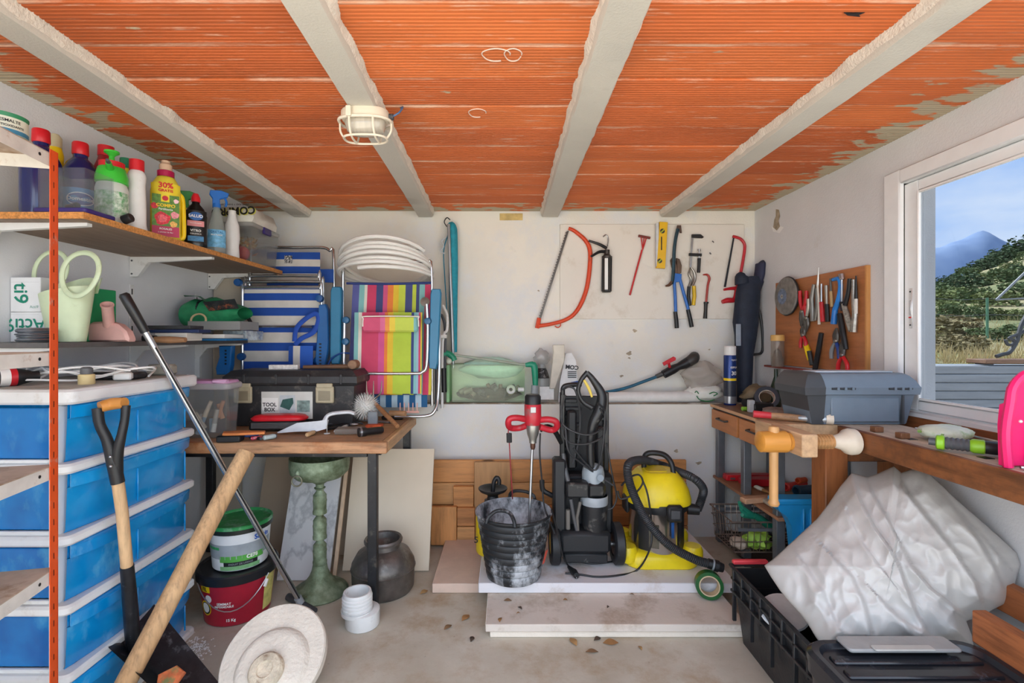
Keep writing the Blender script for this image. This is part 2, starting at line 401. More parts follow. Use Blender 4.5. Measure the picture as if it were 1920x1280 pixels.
for j in range(3):
    for i in (0, 3): fs.append((ix(0, i, j), ix(0, i, j+1), ix(1, i, j+1), ix(1, i, j)))
for a, b in (((1, 1), (2, 1)), ((2, 1), (2, 2)), ((2, 2), (1, 2)), ((1, 2), (1, 1))): fs.append((ix(0, *a), ix(0, *b), ix(1, *b), ix(1, *a)))
wr = struct('wall_right', g.add(vs, fs), WALL_R)
chip(wr, [PX(px, py, XR) for px, py in ((1455, 392), (1461, 393), (1463, 405), (1460, 414), (1463, 424), (1457, 432), (1450, 426), (1452, 412), (1455, 405))], 'X', FLK); chip(wr, [PX(px, py, XR) for px, py in ((1447, 424), (1452, 428), (1457, 433), (1464, 424), (1470, 426), (1462, 437), (1450, 434))], 'X', M_('efeeec', .9, var=.05))
g = G(); g.box(XW-.15, XR+.15, Y0, YB+.2, ZC+.07, 2.55); ceil = struct('ceiling', g, CONC)
# clay infill panels, each a ribbed slab about 20 cm deep
def clay():
    m, nt, b = base_mat('ribbed_clay')
    oi = nd(nt, 'ShaderNodeObjectInfo')
    base = ramp(nt, oi.outputs['Random'], [(0, hexc('bf5f2e')), (.35, hexc('cc6832')), (.65, hexc('d6733a')), (1, hexc('c46332'))]).outputs[0]
    n1 = noise_node(nt, 3, 5, (.5, 2, 1)); v = ramp(nt, n1.outputs[0], [(.3, (.82, .82, .82, 1)), (.7, (1.08, 1.08, 1.08, 1))]).outputs[0]
    a = mix(nt, 1.0, base, v, 'MULTIPLY')
    ge = nd(nt, 'ShaderNodeNewGeometry'); mp = nd(nt, 'ShaderNodeMapping'); mp.inputs['Scale'].default_value = (1.3, 16, 1); nt.links.new(ge.outputs['Position'], mp.inputs[0])
    n2 = nd(nt, 'ShaderNodeTexNoise'); n2.inputs['Scale'].default_value = 3.2; n2.inputs['Detail'].default_value = 9; n2.inputs['Roughness'].default_value = .7; nt.links.new(mp.outputs[0], n2.inputs[0])
    a = mix(nt, ramp(nt, n2.outputs[0], [(.58, (0, 0, 0, 1)), (.74, (.75, .75, .75, 1))]).outputs[0], a, hexc('d9bca4'))
    sp = nd(nt, 'ShaderNodeSeparateXYZ'); nt.links.new(ge.outputs['Position'], sp.inputs[0])
    # mortar left along the joints between the panels
    f1 = nd(nt, 'ShaderNodeMath', operation='MULTIPLY_ADD'); f1.inputs[1].default_value = 5.0; f1.inputs[2].default_value = -(YB-3.0)*5+20.5; nt.links.new(sp.outputs[1], f1.inputs[0])
    f2 = nd(nt, 'ShaderNodeMath', operation='FRACT'); nt.links.new(f1.outputs[0], f2.inputs[0])
    f3 = nd(nt, 'ShaderNodeMath', operation='SUBTRACT'); f3.inputs[1].default_value = .5; nt.links.new(f2.outputs[0], f3.inputs[0]); f4 = nd(nt, 'ShaderNodeMath', operation='ABSOLUTE'); nt.links.new(f3.outputs[0], f4.inputs[0])
    jm = nd(nt, 'ShaderNodeMapRange'); jm.inputs[1].default_value = .13; jm.inputs[2].default_value = .02; nt.links.new(f4.outputs[0], jm.inputs[0])
    mpj = nd(nt, 'ShaderNodeMapping'); mpj.inputs['Scale'].default_value = (1.1, 9, 1); nt.links.new(ge.outputs['Position'], mpj.inputs[0])
    nj = nd(nt, 'ShaderNodeTexNoise'); nj.inputs['Scale'].default_value = 2.3; nj.inputs['Detail'].default_value = 9; nj.inputs['Roughness'].default_value = .75; nt.links.new(mpj.outputs[0], nj.inputs[0])
    ja = nd(nt, 'ShaderNodeMath', operation='MULTIPLY_ADD'); ja.inputs[1].default_value = .22; nt.links.new(jm.outputs[0], ja.inputs[0]); nt.links.new(nj.outputs[0], ja.inputs[2])
    a = mix(nt, ramp(nt, ja.outputs[0], [(.66, (0, 0, 0, 1)), (.84, (.7, .7, .7, 1))]).outputs[0], a, hexc('dcc0a8'))
    # plaster smears close to the walls
    ab = nd(nt, 'ShaderNodeMath', operation='ABSOLUTE'); nt.links.new(sp.outputs[0], ab.inputs[0])
    mr = nd(nt, 'ShaderNodeMapRange'); mr.inputs[1].default_value = 1.5; mr.inputs[2].default_value = 1.82; nt.links.new(ab.outputs[0], mr.inputs[0])
    mr2 = nd(nt, 'ShaderNodeMapRange'); mr2.inputs[1].default_value = 3.22; mr2.inputs[2].default_value = 3.5; nt.links.new(sp.outputs[1], mr2.inputs[0])
    mxx = nd(nt, 'ShaderNodeMath', operation='MAXIMUM'); nt.links.new(mr.outputs[0], mxx.inputs[0]); nt.links.new(mr2.outputs[0], mxx.inputs[1])
    mp3 = nd(nt, 'ShaderNodeMapping'); mp3.inputs['Scale'].default_value = (2, 5, 1); nt.links.new(ge.outputs['Position'], mp3.inputs[0])
    n3 = nd(nt, 'ShaderNodeTexNoise'); n3.inputs['Scale'].default_value = 3.4; n3.inputs['Detail'].default_value = 8; nt.links.new(mp3.outputs[0], n3.inputs[0])
    ad = nd(nt, 'ShaderNodeMath', operation='MULTIPLY_ADD'); ad.inputs[1].default_value = .34; nt.links.new(mxx.outputs[0], ad.inputs[0]); nt.links.new(n3.outputs[0], ad.inputs[2])
    a = mix(nt, ramp(nt, ad.outputs[0], [(.72, (0, 0, 0, 1)), (.76, (1, 1, 1, 1))]).outputs[0], a, hexc('b3a58c'))
    nt.links.new(a, b.inputs['Base Color']); b.inputs['Roughness'].default_value = .7
    bump(nt, b, n2.outputs[0], .1, .004); return m
CLAY = clay()
BEAMS = [((-1.476, -1.338), (-1.558, -1.41)), ((-.604, -.465), (-.652, -.515)), ((.25, .398), (.25, .40)), ((1.141, 1.284), (1.12, 1.268))]  # (near X pair at Y=1.25), (far pair at Y=3.47)
def bx(i, s, y): a, b = BEAMS[i]; t = (y-1.25)/2.22; return a[s]+(b[s]-a[s])*t
row0, pitch = YB-.2*15, .2
bays = [(lambda y: XL, lambda y: bx(0, 0, y)+.03)]+[((lambda y, i=i: bx(i, 1, y)-.03), (lambda y, i=i: bx(i+1, 0, y)+.03)) for i in range(3)]+[(lambda y: bx(3, 1, y)-.03, lambda y: XR)]
for bi, (fa, fb) in enumerate(bays):
    for r in range(15):
        y0 = row0+r*pitch+(.0 if bi != 1 else .0); dz = random.uniform(-.0025, .0025)
        prof = [(.0025, .03), (.0025, .005), (.006, 0)]
        for q in range(11):
            c = .012+q*.0163
            prof += [(c, 0), (c+.002, .003), (c+.005, .003), (c+.007, 0)]
        prof += [(.194, 0), (.1975, .005), (.1975, .03)]
        ring = lambda f: [(f(y0+a), y0+a, ZC+z+dz) for a, z in prof]
        gg = G(); gg.loft([ring(fa), ring(fb)], True, True)
        mesh_obj('clay_panel', gg, CLAY, ceil, 25)
for cx, cy, rx, ry in ((962, 103, 16, 12), (930, 103, 26, 12), (895, 212, 16, 8)):
    c = PZ(cx, cy, ZC-.002); e = PZ(cx+rx, cy, ZC-.002); f_ = PZ(cx, cy-ry, ZC-.002); mesh_obj('chalk_ring', G().tube([c+(e-c)*math.cos(q)*(1+.08*math.sin(q*3))+(f_-c)*math.sin(q) for q in [2*PI*i/26 for i in range(22 if cx != 962 else 26)]], .0022, 5), CHALK, ceil)
mesh_obj('crack_hole', G().prism([(0, 0), (.03, .004), (.06, .0), (.05, .01), (.06, .018), (.02, .012)], .004, TR(PZ(1582, 24, ZC-.003))), BLACK, ceil)
BEAMM = plaster('beam_concrete', 'cfcabf', (.5, .47, .4)); MORT = M_('e4dccf', .9, var=.1, scale=30, bmp=.6, bscale=90)
for i in range(4):
    NY = 60; rings = []; y0, y1 = Y0, YB-.02
    for k in range(NY+1):
        y = y0+(y1-y0)*k/NY; j = lambda q: mnoise.noise(Vector((i*9+q, y*7, 0)))*.005+mnoise.noise(Vector((i*9+q, y*26, 2)))*.003
        a, b = bx(i, 0, y), bx(i, 1, y)
        rings.append([(a+.012+j(5), y, ZC+.07), (a+.012+j(1), y, ZC-.035), (a+.02, y, ZC-.047+j(2)*.4), (b-.02, y, ZC-.047+j(2)*.4), (b-.012+j(3), y, ZC-.035), (b-.012+j(6), y, ZC+.07)])
    be = mesh_obj('beam', G().loft(rings, True, True), BEAMM, ceil, 50)
    # rough mortar squeezed out along the beam sides
    for sd in ((1,) if i < 2 else (0,) if i == 3 else (0, 1)):
        rings = []; NY = 110
        for k in range(NY+1):
            y = y0+(y1-y0)*k/NY; n_ = mnoise.noise(Vector((i*5+sd, y*11, 1)))+.6*mnoise.noise(Vector((i*5+sd, y*34, 4)))
            wd = max(.003, .014+.012*n_); hh = max(.012, .034+.008*mnoise.noise(Vector((i, y*20, 9)))); e = bx(i, sd, y)-.014*(1 if sd else -1); sg = 1 if sd else -1
            rings.append([(e, y, ZC+.01), (e, y, ZC-hh), (e+sg*wd*.5, y, ZC-hh*.7), (e+sg*wd, y, ZC+.01)])
        mesh_obj('mortar_bead', G().loft(rings, True, True), MORT, be, 60)
# ---- window on the right
ALU = M_('eceded', .35, var=.03)
g = G(); win = None
g.box(XR-.022, XR+.06, 2.2, 2.291, 1.0, 2.149, .006); win = struct('window_1', g, ALU)
g = G().box(XR-.022, XR+.06, WY0, 2.2, 2.082, 2.149, .006); mesh_obj('window_head', g, ALU, win)
g = G().box(XR-.022, XR+.06, WY0, 2.2, 1.0, 1.052, .006); mesh_obj('window_sill', g, ALU, win)
g = G().box(XR-.022, XR+.06, WY0-.06, WY0, 1.0, 2.149, .006); mesh_obj('window_jamb', g, ALU, win)
for y0, y1, z0, z1 in ((2.13, 2.206, 1.055, 2.08), (WY0, WY0+.07, 1.055, 2.08), (WY0+.07, 2.13, 2.03, 2.08), (WY0+.07, 2.13, 1.055, 1.10)):
    mesh_obj('sash_rail', G().box(XR+.004, XR+.04, y0, y1, z0, z1, .005), ALU, win)
for y0, y1, z0, z1 in ((2.12, 2.13, 1.1, 2.03), (WY0+.07, 2.12, 2.018, 2.03), (WY0+.07, 2.12, 1.1, 1.112)):
    mesh_obj('glazing_bead', G().box(XR-.002, XR+.012, y0, y1, z0, z1, .003), M_('f4f4f2', .3, var=0), win)
lk = mesh_obj('latch_plate', G().box(XR-.001, XR+.004, 2.155, 2.172, 1.42, 1.60, .002), M_('d9dada', .3, .5, var=.05), win)
for z in (1.435, 1.585): mesh_obj('screw', G().cyl((XR-.003, 2.1635, z), (XR, 2.1635, z), .0035, n=10), BLACK, lk)
mesh_obj('latch_slider', G().box(XR-.004, XR, 2.158, 2.169, 1.48, 1.545, .0015), M_('c4c6c8', .3, .4, var=0), lk)
mesh_obj('latch_mark', G().box(XR-.0045, XR, 2.158, 2.169, 1.466, 1.472, 0), RED, lk)
mesh_obj('glass_pane', G().box(XR+.018, XR+.024, WY0+.05, 2.14, 1.09, 2.04), pane((.50, .52, .55), .03, .02), win)
# ================================================================ outside
def terr(name, cols, sc_=.6):
    m, nt, b = base_mat(name); n1 = noise_node(nt, sc_, 8, None, .65); n2 = noise_node(nt, sc_*9, 6, None, .7)
    a = ramp(nt, n1.outputs[0], [(.3+.4*i/(len(cols)-1), hexc(c)) for i, c in enumerate(cols)]).outputs[0]
    v = ramp(nt, n2.outputs[0], [(.3, (.6, .6, .6, 1)), (.7, (1.15, 1.15, 1.15, 1))]).outputs[0]
    nt.links.new(mix(nt, 1.0, a, v, 'MULTIPLY'), b.inputs['Base Color']); b.inputs['Roughness'].default_value = .95; return m
g = G()
def gnd(u, v): x = -40+u*120; y = -40+v*47; return (x, y, -.14)
g.grid(gnd, 4, 4); o = struct('ground', g, M_('cfc6b6', .9, var=.1, scale=.8))
# retaining wall of grey sleepers and the slope above it
RW = M_('8d9196', .85, var=.18, scale=4, stretch=(.3, 1, 3), bmp=.3, bscale=20)
rw = Thing('sleeper_wall', 'grey retaining wall of stacked sleepers outside the window', 'wall')
for k in range(9):
    rw.part('sleeper', G().box(3.6, 13, 7.0+random.uniform(-.012, .012), 7.3, -.14+k*.123, -.14+k*.123+.117, .01), RW)
rw.done()
def hz(x, y):
    s = y
    pts = [(7.3, .97), (9, 1.06), (12, 1.35), (20, 2.6), (35, 5.4), (50, 8.2), (62, 9.0), (80, 8.6)]
    z = pts[-1][1]
    for (a, b), (c, d) in zip(pts, pts[1:]):
        if s <= c: z = b+(d-b)*max(0, (s-a)/(c-a)); break
    lat = (x/max(y, 1)-.99)
    z += lat*y*.38*min(1, max(0, (y-10)/30))
    return z+mnoise.noise(Vector((x*.12, y*.12, 0)))*.06*min(y-7, 14)*.6
HILL = terr('hill_soil', ['5f6b45', '84895c', 'a99f78', 'c9b894'], .16)
g = G(); g.grid(lambda u, v: (lambda y: (lambda x: (x, y, hz(x, y)))(y*(.72+.62*u)+(u-.5)*2))(7.28+(v**1.8)*75), 60, 90)
o = struct('hillside_ground', g, HILL)
g = G()
def mt(u, v):
    x = 450+u*900; y = 780+v*160; px = VX+F*x/y
    ridge = 196-abs(px-1850)*(.27 if px < 1850 else .45)
    z = max(2, (ridge+6*mnoise.noise(Vector((x*.012, y*.01, 1)))+7*mnoise.noise(Vector((x*.03, y*.03, 5)))))*math.sin(min(1, v*1.25+.05)*PI/2)
    return (x, y, z)
g.grid(mt, 90, 14)
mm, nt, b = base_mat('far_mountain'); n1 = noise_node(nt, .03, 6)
nt.links.new(ramp(nt, n1.outputs[0], [(.3, hexc('6f86aa')), (.7, hexc('8096b6'))]).outputs[0], b.inputs['Base Color']); b.inputs['Roughness'].default_value = 1  # distance haze is painted into the blue base colour
solo('mountain', g, mm, 'hazy blue mountain ridge far beyond the window', 'mountain')
# shrubs
def leafball(seed, n, size, sx=1, sz=.8):
    r = random.Random(seed); g = G()
    for _ in range(n):
        a = r.uniform(0, 2*PI); c = r.uniform(-.15, 1); rr = r.uniform(.62, 1)**.5*(1+.22*math.sin(a*3+seed)+.15*math.sin(c*7+seed))
        q = math.sqrt(max(0, 1-c*c)); p = Vector((q*math.cos(a)*rr*sx, q*math.sin(a)*rr*sx, c*rr*sz+.1)); s = size*r.uniform(.6, 1.4)
        m = TR(p) @ Matrix.Rotation(r.uniform(0, 6.3), 4, 'Z') @ Matrix.Rotation(r.uniform(-1.6, 1.6), 4, 'X')
        g.add([(-s, -s*.5, 0), (s, -s*.5, 0), (s*.8, s*.6, s*.3), (-s*.8, s*.6, s*.2)], [(0, 1, 2, 3)], m)
    return g
SH = [M_('44583a', .9, var=.4, scale=6), M_('5d6e45', .9, var=.4, scale=6), M_('76804f', .9, var=.35, scale=6), M_('8b7f5c', .9, var=.35, scale=8)]
protos = []
for k in range(4):
    oo = mesh_obj('hill_shrub', leafball(k+1, 1100, .075), SH[k], None, 0); protos.append(oo.data); bpy.data.objects.remove(oo)
rs = random.Random(3)
shr = [(1775, 690, 9.4, .5, 3, 'dry brown grass bush just beyond the sleeper wall'), (1800, 690, 9.8, .55, 3, None), (1770, 650, 13, .9, 3, None), (1850, 655, 12, .55, 1, None), (1905, 660, 12, .6, 1, None)]
for (px, y, r_, k) in [(1790, 24, 1.0, 2), (1830, 22, .9, 1), (1870, 20, .9, 2), (1910, 21, 1.0, 1), (1765, 27, 1.2, 1), (1815, 30, 1.3, 0), (1880, 29, 1.2, 1), (1925, 30, 1.3, 0), (1770, 40, 1.7, 0), (1790, 44, 2.0, 0), (1812, 47, 2.1, 1), (1835, 50, 2.4, 0), (1858, 50, 2.6, 0), (1880, 52, 3.0, 0), (1900, 54, 3.6, 0), (1922, 54, 4.0, 0), (1750, 38, 1.8, 1), (1745, 30, 1.2, 0), (1845, 36, 1.1, 2), (1895, 37, 1.2, 2), (1925, 40, 1.5, 1), (1800, 36, 1.0, 2), (1862, 16, .5, 2), (1830, 16, .55, 1), (1785, 17, .6, 1), (1910, 15.5, .5, 2), (1763, 19, .7, 2)]:
    shr.append((px, None, y, r_, k, None))
for px, py, y, r_, k, lb in shr:
    r_ *= .55 if y > 35 else .8; x = (px-VX)*y/F; oo = bpy.data.objects.new('hill_shrub', protos[k]); C.objects.link(oo)
    oo.location = (x, y, hz(x, y)-.05*r_); oo.scale = (r_, r_, r_*rs.uniform(.75, 1)); oo.rotation_euler = (0, 0, rs.uniform(0, 6))
    if lb or k == 3: tag(oo, 'dry brown bush growing right behind the sleeper wall', 'shrub', 'dry bushes behind the sleeper wall')
    else: tag(oo, 'leafy green shrub on the hillside beyond the window', 'shrub', 'green shrubs on the hillside')
g = G(); rg = random.Random(5)
for _ in range(2600):
    y = 7.35+rg.random()**2*9; x = y*rg.uniform(.8, 1.2); z = hz(x, y); h = rg.uniform(.08, .3); d = Vector((rg.uniform(-.1, .1), rg.uniform(-.1, .1), h)); wv = Vector((rg.uniform(-.012, .012), .004, 0))
    p = Vector((x, y, z)); g.add([p-wv, p+wv, p+d], [(0, 1, 2)])
gr = mesh_obj('dry_grass', g, M_('cbb583', .95, var=.25, scale=3), None, 0); tag(gr, 'dry straw-coloured grass on the slope outside', 'grass'); gr['kind'] = 'stuff'
# fence post, wire and iron bench arm outside
fp = Thing('fence_post', 'thin green metal fence post with wires outside the window', 'post')
b0 = P(1851, 655, 11); fp.part('post', G().cyl((b0.x, 11, hz(b0.x, 11)), (b0.x, 11, P(1851, 558, 11).z), .025, n=8), M_('4f7d62', .6))
for py in (560, 590, 636): fp.part('wire', G().tube([P(1740, py-2, 11), P(1800, py+2, 11), P(1851, py, 11), P(1935, py+1, 11)], .006, 5, 4), DKGREY)
fp.done()
ib = Thing('garden_bench', 'curled iron bench end standing on the wall outside', 'bench'); IRON = M_('4b4d50', .6, .4, var=.2)
Y_ = 7.15; tp = P(1905, 664, Y_)
ib.part('armrest', G().tube([P(1885, 637, Y_), P(1889, 645, Y_), P(1898, 646, Y_), P(1901, 638, Y_), P(1892, 634, Y_), P(1905, 628, Y_), P(1918, 622, Y_), P(1935, 600, Y_)], .022, 6, 4), IRON)
ib.part('leg', G().tube([P(1868, 668, Y_), P(1880, 664, Y_), P(1893, 660, Y_), P(1906, 640, Y_), P(1914, 612, Y_), P(1925, 590, Y_)], .028, 6, 4), IRON)
ib.part('seat_board', G().box(P(1834, 0, Y_).x, P(1990, 0, Y_).x, Y_-.12, Y_+.2, P(0, 681, Y_).z, P(0, 673, Y_).z, .01), wood('8a6a55', 'X'))
for q in (1845, 1960): ib.part('block', G().box(P(q, 0, Y_).x, P(q+20, 0, Y_).x, Y_, Y_+.15, .97, P(0, 681, Y_).z, .01), wood('6a5a4e', 'X'))
ib.done()
cl = Thing('clothes_airer', 'slanting grey metal clothes airer arms seen through the window', 'airer')
cl.part('arm', G().tube([P(1868, 562, 8), P(1935, 498, 8)], .018, 6), M_('8a8d90', .5, .5)); cl.part('arm', G().tube([P(1868, 562, 8), P(1940, 558, 8)], .014, 6), M_('8a8d90', .5, .5))
cl.part('pole', G().tube([P(1932, 558, 8), P(1932, 690, 8)], .02, 6), M_('8a8d90', .5, .5)); cl.done()
# ================================================================ left side: rack, wall shelves and what stands on them
PART = M_('8a6f55', .7, var=.25, scale=30); ORANGE = M_('e8561c', .45, var=.08, dirt='b9a08c', dirt_amt=.1)
EDGE = M_('c98a4a', .8, var=.35, scale=120, bmp=.3, bscale=200); UNDER = wood('8f7a69', 'Y', .8, 4, .6, 10, .05)
ZT = 1.832
t = Thing('wall_shelf', 'long chipboard wall shelf holding the bottles', 'shelf')
t.part('board', G().box(-1.995, -1.526, 1.736, 3.27, ZT-.024, ZT, 0), UNDER)
t.part('edge_strip', G().box(-1.526, -1.52, 1.736, 3.27, ZT-.024, ZT, 0), EDGE, label='raw chipboard edge')
t.part('edge_strip', G().box(-1.995, -1.522, 1.731, 1.736, ZT-.024, ZT, 0), EDGE)
for yb in (1.80, 2.56, 3.23):
    b = t.part('bracket', G().prism([(-1.996, ZT-.025), (-1.56, ZT-.025), (-1.56, ZT-.037), (-1.90, ZT-.055), (-1.955, ZT-.13), (-1.996, ZT-.13)], .022, Matrix(((1, 0, 0, 0), (0, 0, 1, yb-.011), (0, 1, 0, 0), (0, 0, 0, 1)))), WHITE_P)
    for zz in (.045, .115): t.part('screw', G().cyl((-1.985, yb-.013, ZT-zz), (-1.985, yb-.011, ZT-zz), .005, n=8), DKGREY, b)
t.done()
ZM = 1.36
t = Thing('wall_shelf', 'dark wall shelf at eye height with watering can', 'shelf')
t.part('board', G().box(-1.995, -1.68, 1.76, 3.13, ZM-.02, ZM, .002), M_('5d5a58', .6, var=.2))
for yb in (1.80, 2.56, 3.098):
    b = t.part('bracket', G().prism([(-1.992, ZM-.021), (-1.70, ZM-.021), (-1.70, ZM-.03), (-1.92, ZM-.05), (-1.968, ZM-.11), (-1.968, ZM-.24), (-1.992, ZM-.24)], .022, Matrix(((1, 0, 0, 0), (0, 0, 1, yb-.011), (0, 1, 0, 0), (0, 0, 0, 1)))), WHITE_P)
for yb in (2.56, 3.098):
    r_ = t.part('wall_rail', G().box(-1.999, -1.992, yb-.013, yb+.013, ZM-.30, ZM+.30, .001), WHITE_P)
    for q in range(9): t.part('slot', G().box(-1.9925, -1.9915, yb-.004, yb+.004, ZM-.28+q*.066, ZM-.25+q*.066), BLACK, r_)
t.done()
# ---- slotted orange rack
a13 = math.radians(13); RM = Matrix(((math.sin(a13), -math.cos(a13), 0, -1.398), (-math.cos(a13), -math.sin(a13), 0, 1.5), (0, 0, 1, 0), (0, 0, 0, 1)))  # x: towards the camera, y: left
t = Thing('metal_rack', 'slotted orange and white metal rack at the left edge', 'rack')
def slotted(g, M, w, h, slots=True):
    z = .03; last = 0
    q = lambda x0, x1, z0, z1: g.box(x0, x1, 0, .002, z0, z1, 0, M)
    q(0, w*.40, 0, h); q(w*.60, w, 0, h); zz = .02; prev = 0
    while zz < h-.02:
        q(w*.40, w*.60, prev, zz); prev = zz+.019; zz += .052
    q(w*.40, w*.60, prev, h)
for ux, uy, sx, sy in ((0, 0, 1, 1), (.6, 0, -1, 1), (0, .38, 1, -1), (.6, .38, -1, -1)):
    g = G(RM)
    slotted(g, TR((ux, uy, 0)) @ Matrix(((0, sx, 0, 0), (sy, 0, 0, 0), (0, 0, 1, 0), (0, 0, 0, 1))), .022, 1.955)
    slotted(g, TR((ux, uy, 0)) @ Matrix(((sx, 0, 0, 0), (0, sy, 0, 0), (0, 0, 1, 0), (0, 0, 0, 1))), .036, 1.955)
    u_ = t.part('upright', g, ORANGE, ang=0)
    if ux == 0 and uy == 0: t.part('slot_shade', G(RM).box(.012, .024, .003, .005, .01, 1.945), BLACK, u_)  # black strip added behind the slots as painted shade, so the holes read dark
RSH = M_('dedad2', .55, var=.12, dirt='a3764f', dirt_amt=.2)
for zt in (1.945, 1.335, .985, .665, .30):
    g = G(RM); x0, x1, y0, y1 = .004, .596, .004, .376
    g.box(x0, x1, y0, y1, zt-.003, zt); s_ = t.part('shelf_plate', g, M_('b5a28e', .75, var=.25, scale=9, dirt='8a6a48', dirt_amt=.3))
    for b in ((x0, x1, y0, y0+.002), (x0, x1, y1-.002, y1), (x0, x0+.002, y0, y1), (x1-.002, x1, y0, y1)):
        t.part('lip', G(RM).box(*b, zt-.042, zt-.003), RSH, s_)
    t.part('hole', G(RM).cyl((.075, .0035, zt-.02), (.075, .0025, zt-.02), .005, n=10), BLACK, s_)
    t.part('bolt', G(RM).cyl((.004, .018, zt-.02), (.012, .018, zt-.02), .007, .005, 10), STEEL, s_)
t.done()
# ---- paint tin on the rack
def camdir(x, y): d = Vector((-x, -y, 0)); return d.normalized()
def face_at(x, y, z, r, turn=0):
    d = camdir(x, y); d = (RZ(turn) @ d.to_4d()).to_3d() if turn else d
    right = Vector((-d.y, d.x, 0)); return facing(Vector((x, y, z))+d*r, right)
LG = M_('2f8a5c', .5, var=.05)
x, y, z = -1.484, 1.42, 1.946
t = Thing('paint_tin', 'small green paint tin with printed label on rack top', 'tin')
t.part('body', G().lathe([(0, 0), (.052, 0), (.054, .004), (.052, .008), (.052, .078), (.054, .082), (.054, .086), (.046, .086), (.044, .082), (0, .082)], 28, TR((x, y, z))), LG)
lb = t.part('label', G().lathe([(.0525, .026), (.0525, .074)], 28, TR((x, y, z))), M_('dfe3cf', .5, var=.05))
t.text('ESMALTE', .012, face_at(x, y, z+.062, .053, 14), LABEL_B, lb, .053, bold=.02); t.text('ANTIOXIDANTE', .009, face_at(x, y, z+.048, .053, 14), LABEL_B, lb, .053, bold=.02)
t.part('band', G().lathe([(.0528, .027), (.0528, .04)], 28, TR((x, y, z))), M_('3d87a8', .5), lb); t.done()
# ---- bottles on the top shelf
def bottle(name, label, x, y, prof, bm, cap, cm, z=ZT, s=(1, 1), band=None, turn=0, extra=None, capname='cap'):
    t = Thing(name, label, 'bottle'); d = camdir(x, y); a = math.degrees(math.atan2(d.y, d.x))+90+turn
    M = TR((x, y, z+.001)) @ RZ(a)
    t.part('body', G(M).lathe([(0, 0)]+prof, 28, None, s[0], s[1]), bm)
    if cap: t.part(capname, G(M).lathe(cap, 24), cm)
    if band:
        r, z0, z1, lm, txts = band; lbm = Matrix.Diagonal((s[0], s[1], 1, 1))
        g = G(M @ lbm); g.grid(lambda u, v: (r*math.sin((u-.5)*2.4), -r*math.cos((u-.5)*2.4), z0+(z1-z0)*v), 20, 1); lb = t.part('label', g, lm)
        for (s_, sz, zz, tm, *o) in txts:
            F_ = M @ Matrix(((1, 0, 0, 0), (0, 0, -1, -r*s[1]-.0006), (0, 1, 0, zz), (0, 0, 0, 1)))
            t.text(s_, sz, F_, tm, lb, r*s[0]*1.02 if s == (1, 1) else None, bold=.015, **(o[0] if o else {}))
        if extra: extra(t, M, lb)
    elif extra: extra(t, M, None)
    return t.done()
BLUEB = M_('14205e', .12, var=.1, coat=.4); REDC = M_('d5202a', .35, var=.05)
big = [(.055, 0), (.062, .008), (.063, .20), (.060, .225), (.045, .262), (.024, .285), (.024, .30)]
capb = [(0, .298), (.026, .298), (.028, .302), (.027, .345), (.024, .35), (0, .35)]
bottle('bleach_bottle', 'dark blue bottle with red cap beside the orange upright', -1.80, 1.86, big, BLUEB, capb, REDC)
LBp = M_('cf4a7a', .4, var=.05); LBb = M_('2f86c4', .4, var=.05)
def dom(t, M, lb):
    F_ = lambda r, zz: M @ Matrix(((1, 0, 0, 0), (0, 0, -1, 0), (0, 1, 0, zz), (0, 0, 0, 1)))
    def disc(rx, rz, rr, mt, nm):
        g = G(); n = 28; vs = [(0, -rr, .105)]+[(rr*math.sin(rx*math.cos(2*PI*i/n)/rr), -rr*math.cos(rx*math.cos(2*PI*i/n)/rr), .105+rz*math.sin(2*PI*i/n)) for i in range(n)]
        t.part(nm, G(M).add(vs, [(0, 1+i, 1+(i+1) % n) for i in range(n)]), mt, lb)
    disc(.047, .028, .0642, M_('e9edf0', .4, var=0), 'oval'); disc(.043, .024, .0646, M_('1c4a9c', .4, var=0), 'oval')
    t.text('Domestos', .021, M @ Matrix(((1, 0, 0, 0), (0, 0, -1, -.0652), (0, 1, 0, .105), (0, 0, 0, 1))), LABEL_W, lb, .0652, bold=.02)
bottle('bleach_bottle', 'dark blue bottle with red cap and oval logo label', -1.758, 1.985, big, BLUEB, capb, REDC, band=(.0635, .06, .15, LBb, []), extra=dom)
bottle('slim_bottle', 'yellow bottle with clear dome cap behind the blue bottles', -1.862, 1.985, [(.026, 0), (.027, .3), (.02, .33)], YELLOW, [(0, .33), (.022, .33), (.022, .37), (.012, .385), (0, .387)], M_('c9bd9a', .3, var=.05))
bottle('red_bottle', 'red capped bottle half hidden behind the green sprayer', -1.79, 2.15, [(.042, 0), (.044, .3), (.03, .34), (.026, .36)], M_('a3232a', .35), [(0, .355), (.03, .355), (.03, .4), (0, .402)], REDC)
GRN = M_('3fc13c', .35, var=.06)
x, y = -1.612, 1.965; t = Thing('pump_sprayer', 'small pump sprayer with bright green top and white tank', 'sprayer'); M = TR((x, y, ZT+.001)) @ RZ(-38)
t.part('tank', G(M).lathe([(0, 0), (.05, 0), (.055, .008), (.055, .15), (.05, .17), (.04, .18)], 28), M_('d5dbd3', .4, var=.05))
lb = t.part('label', G(M).lathe([(.0555, .03), (.0555, .135)], 28), M_('cfe0cd', .5, var=.4, scale=55, dirt='5aa565', dirt_amt=.7))
t.part('collar', G(M).lathe([(.042, .172), (.055, .176), (.055, .2), (.046, .235), (.03, .25), (0, .25)], 28), GRN)
t.part('ring', G(M).lathe([(.03, .238), (.043, .238), (.043, .26), (.02, .266)], 24), REDC)
t.part('pump', G(M).lathe([(0, .25), (.012, .25), (.009, .285), (.014, .292), (.026, .300), (.026, .307), (0, .31)], 20), GRN)
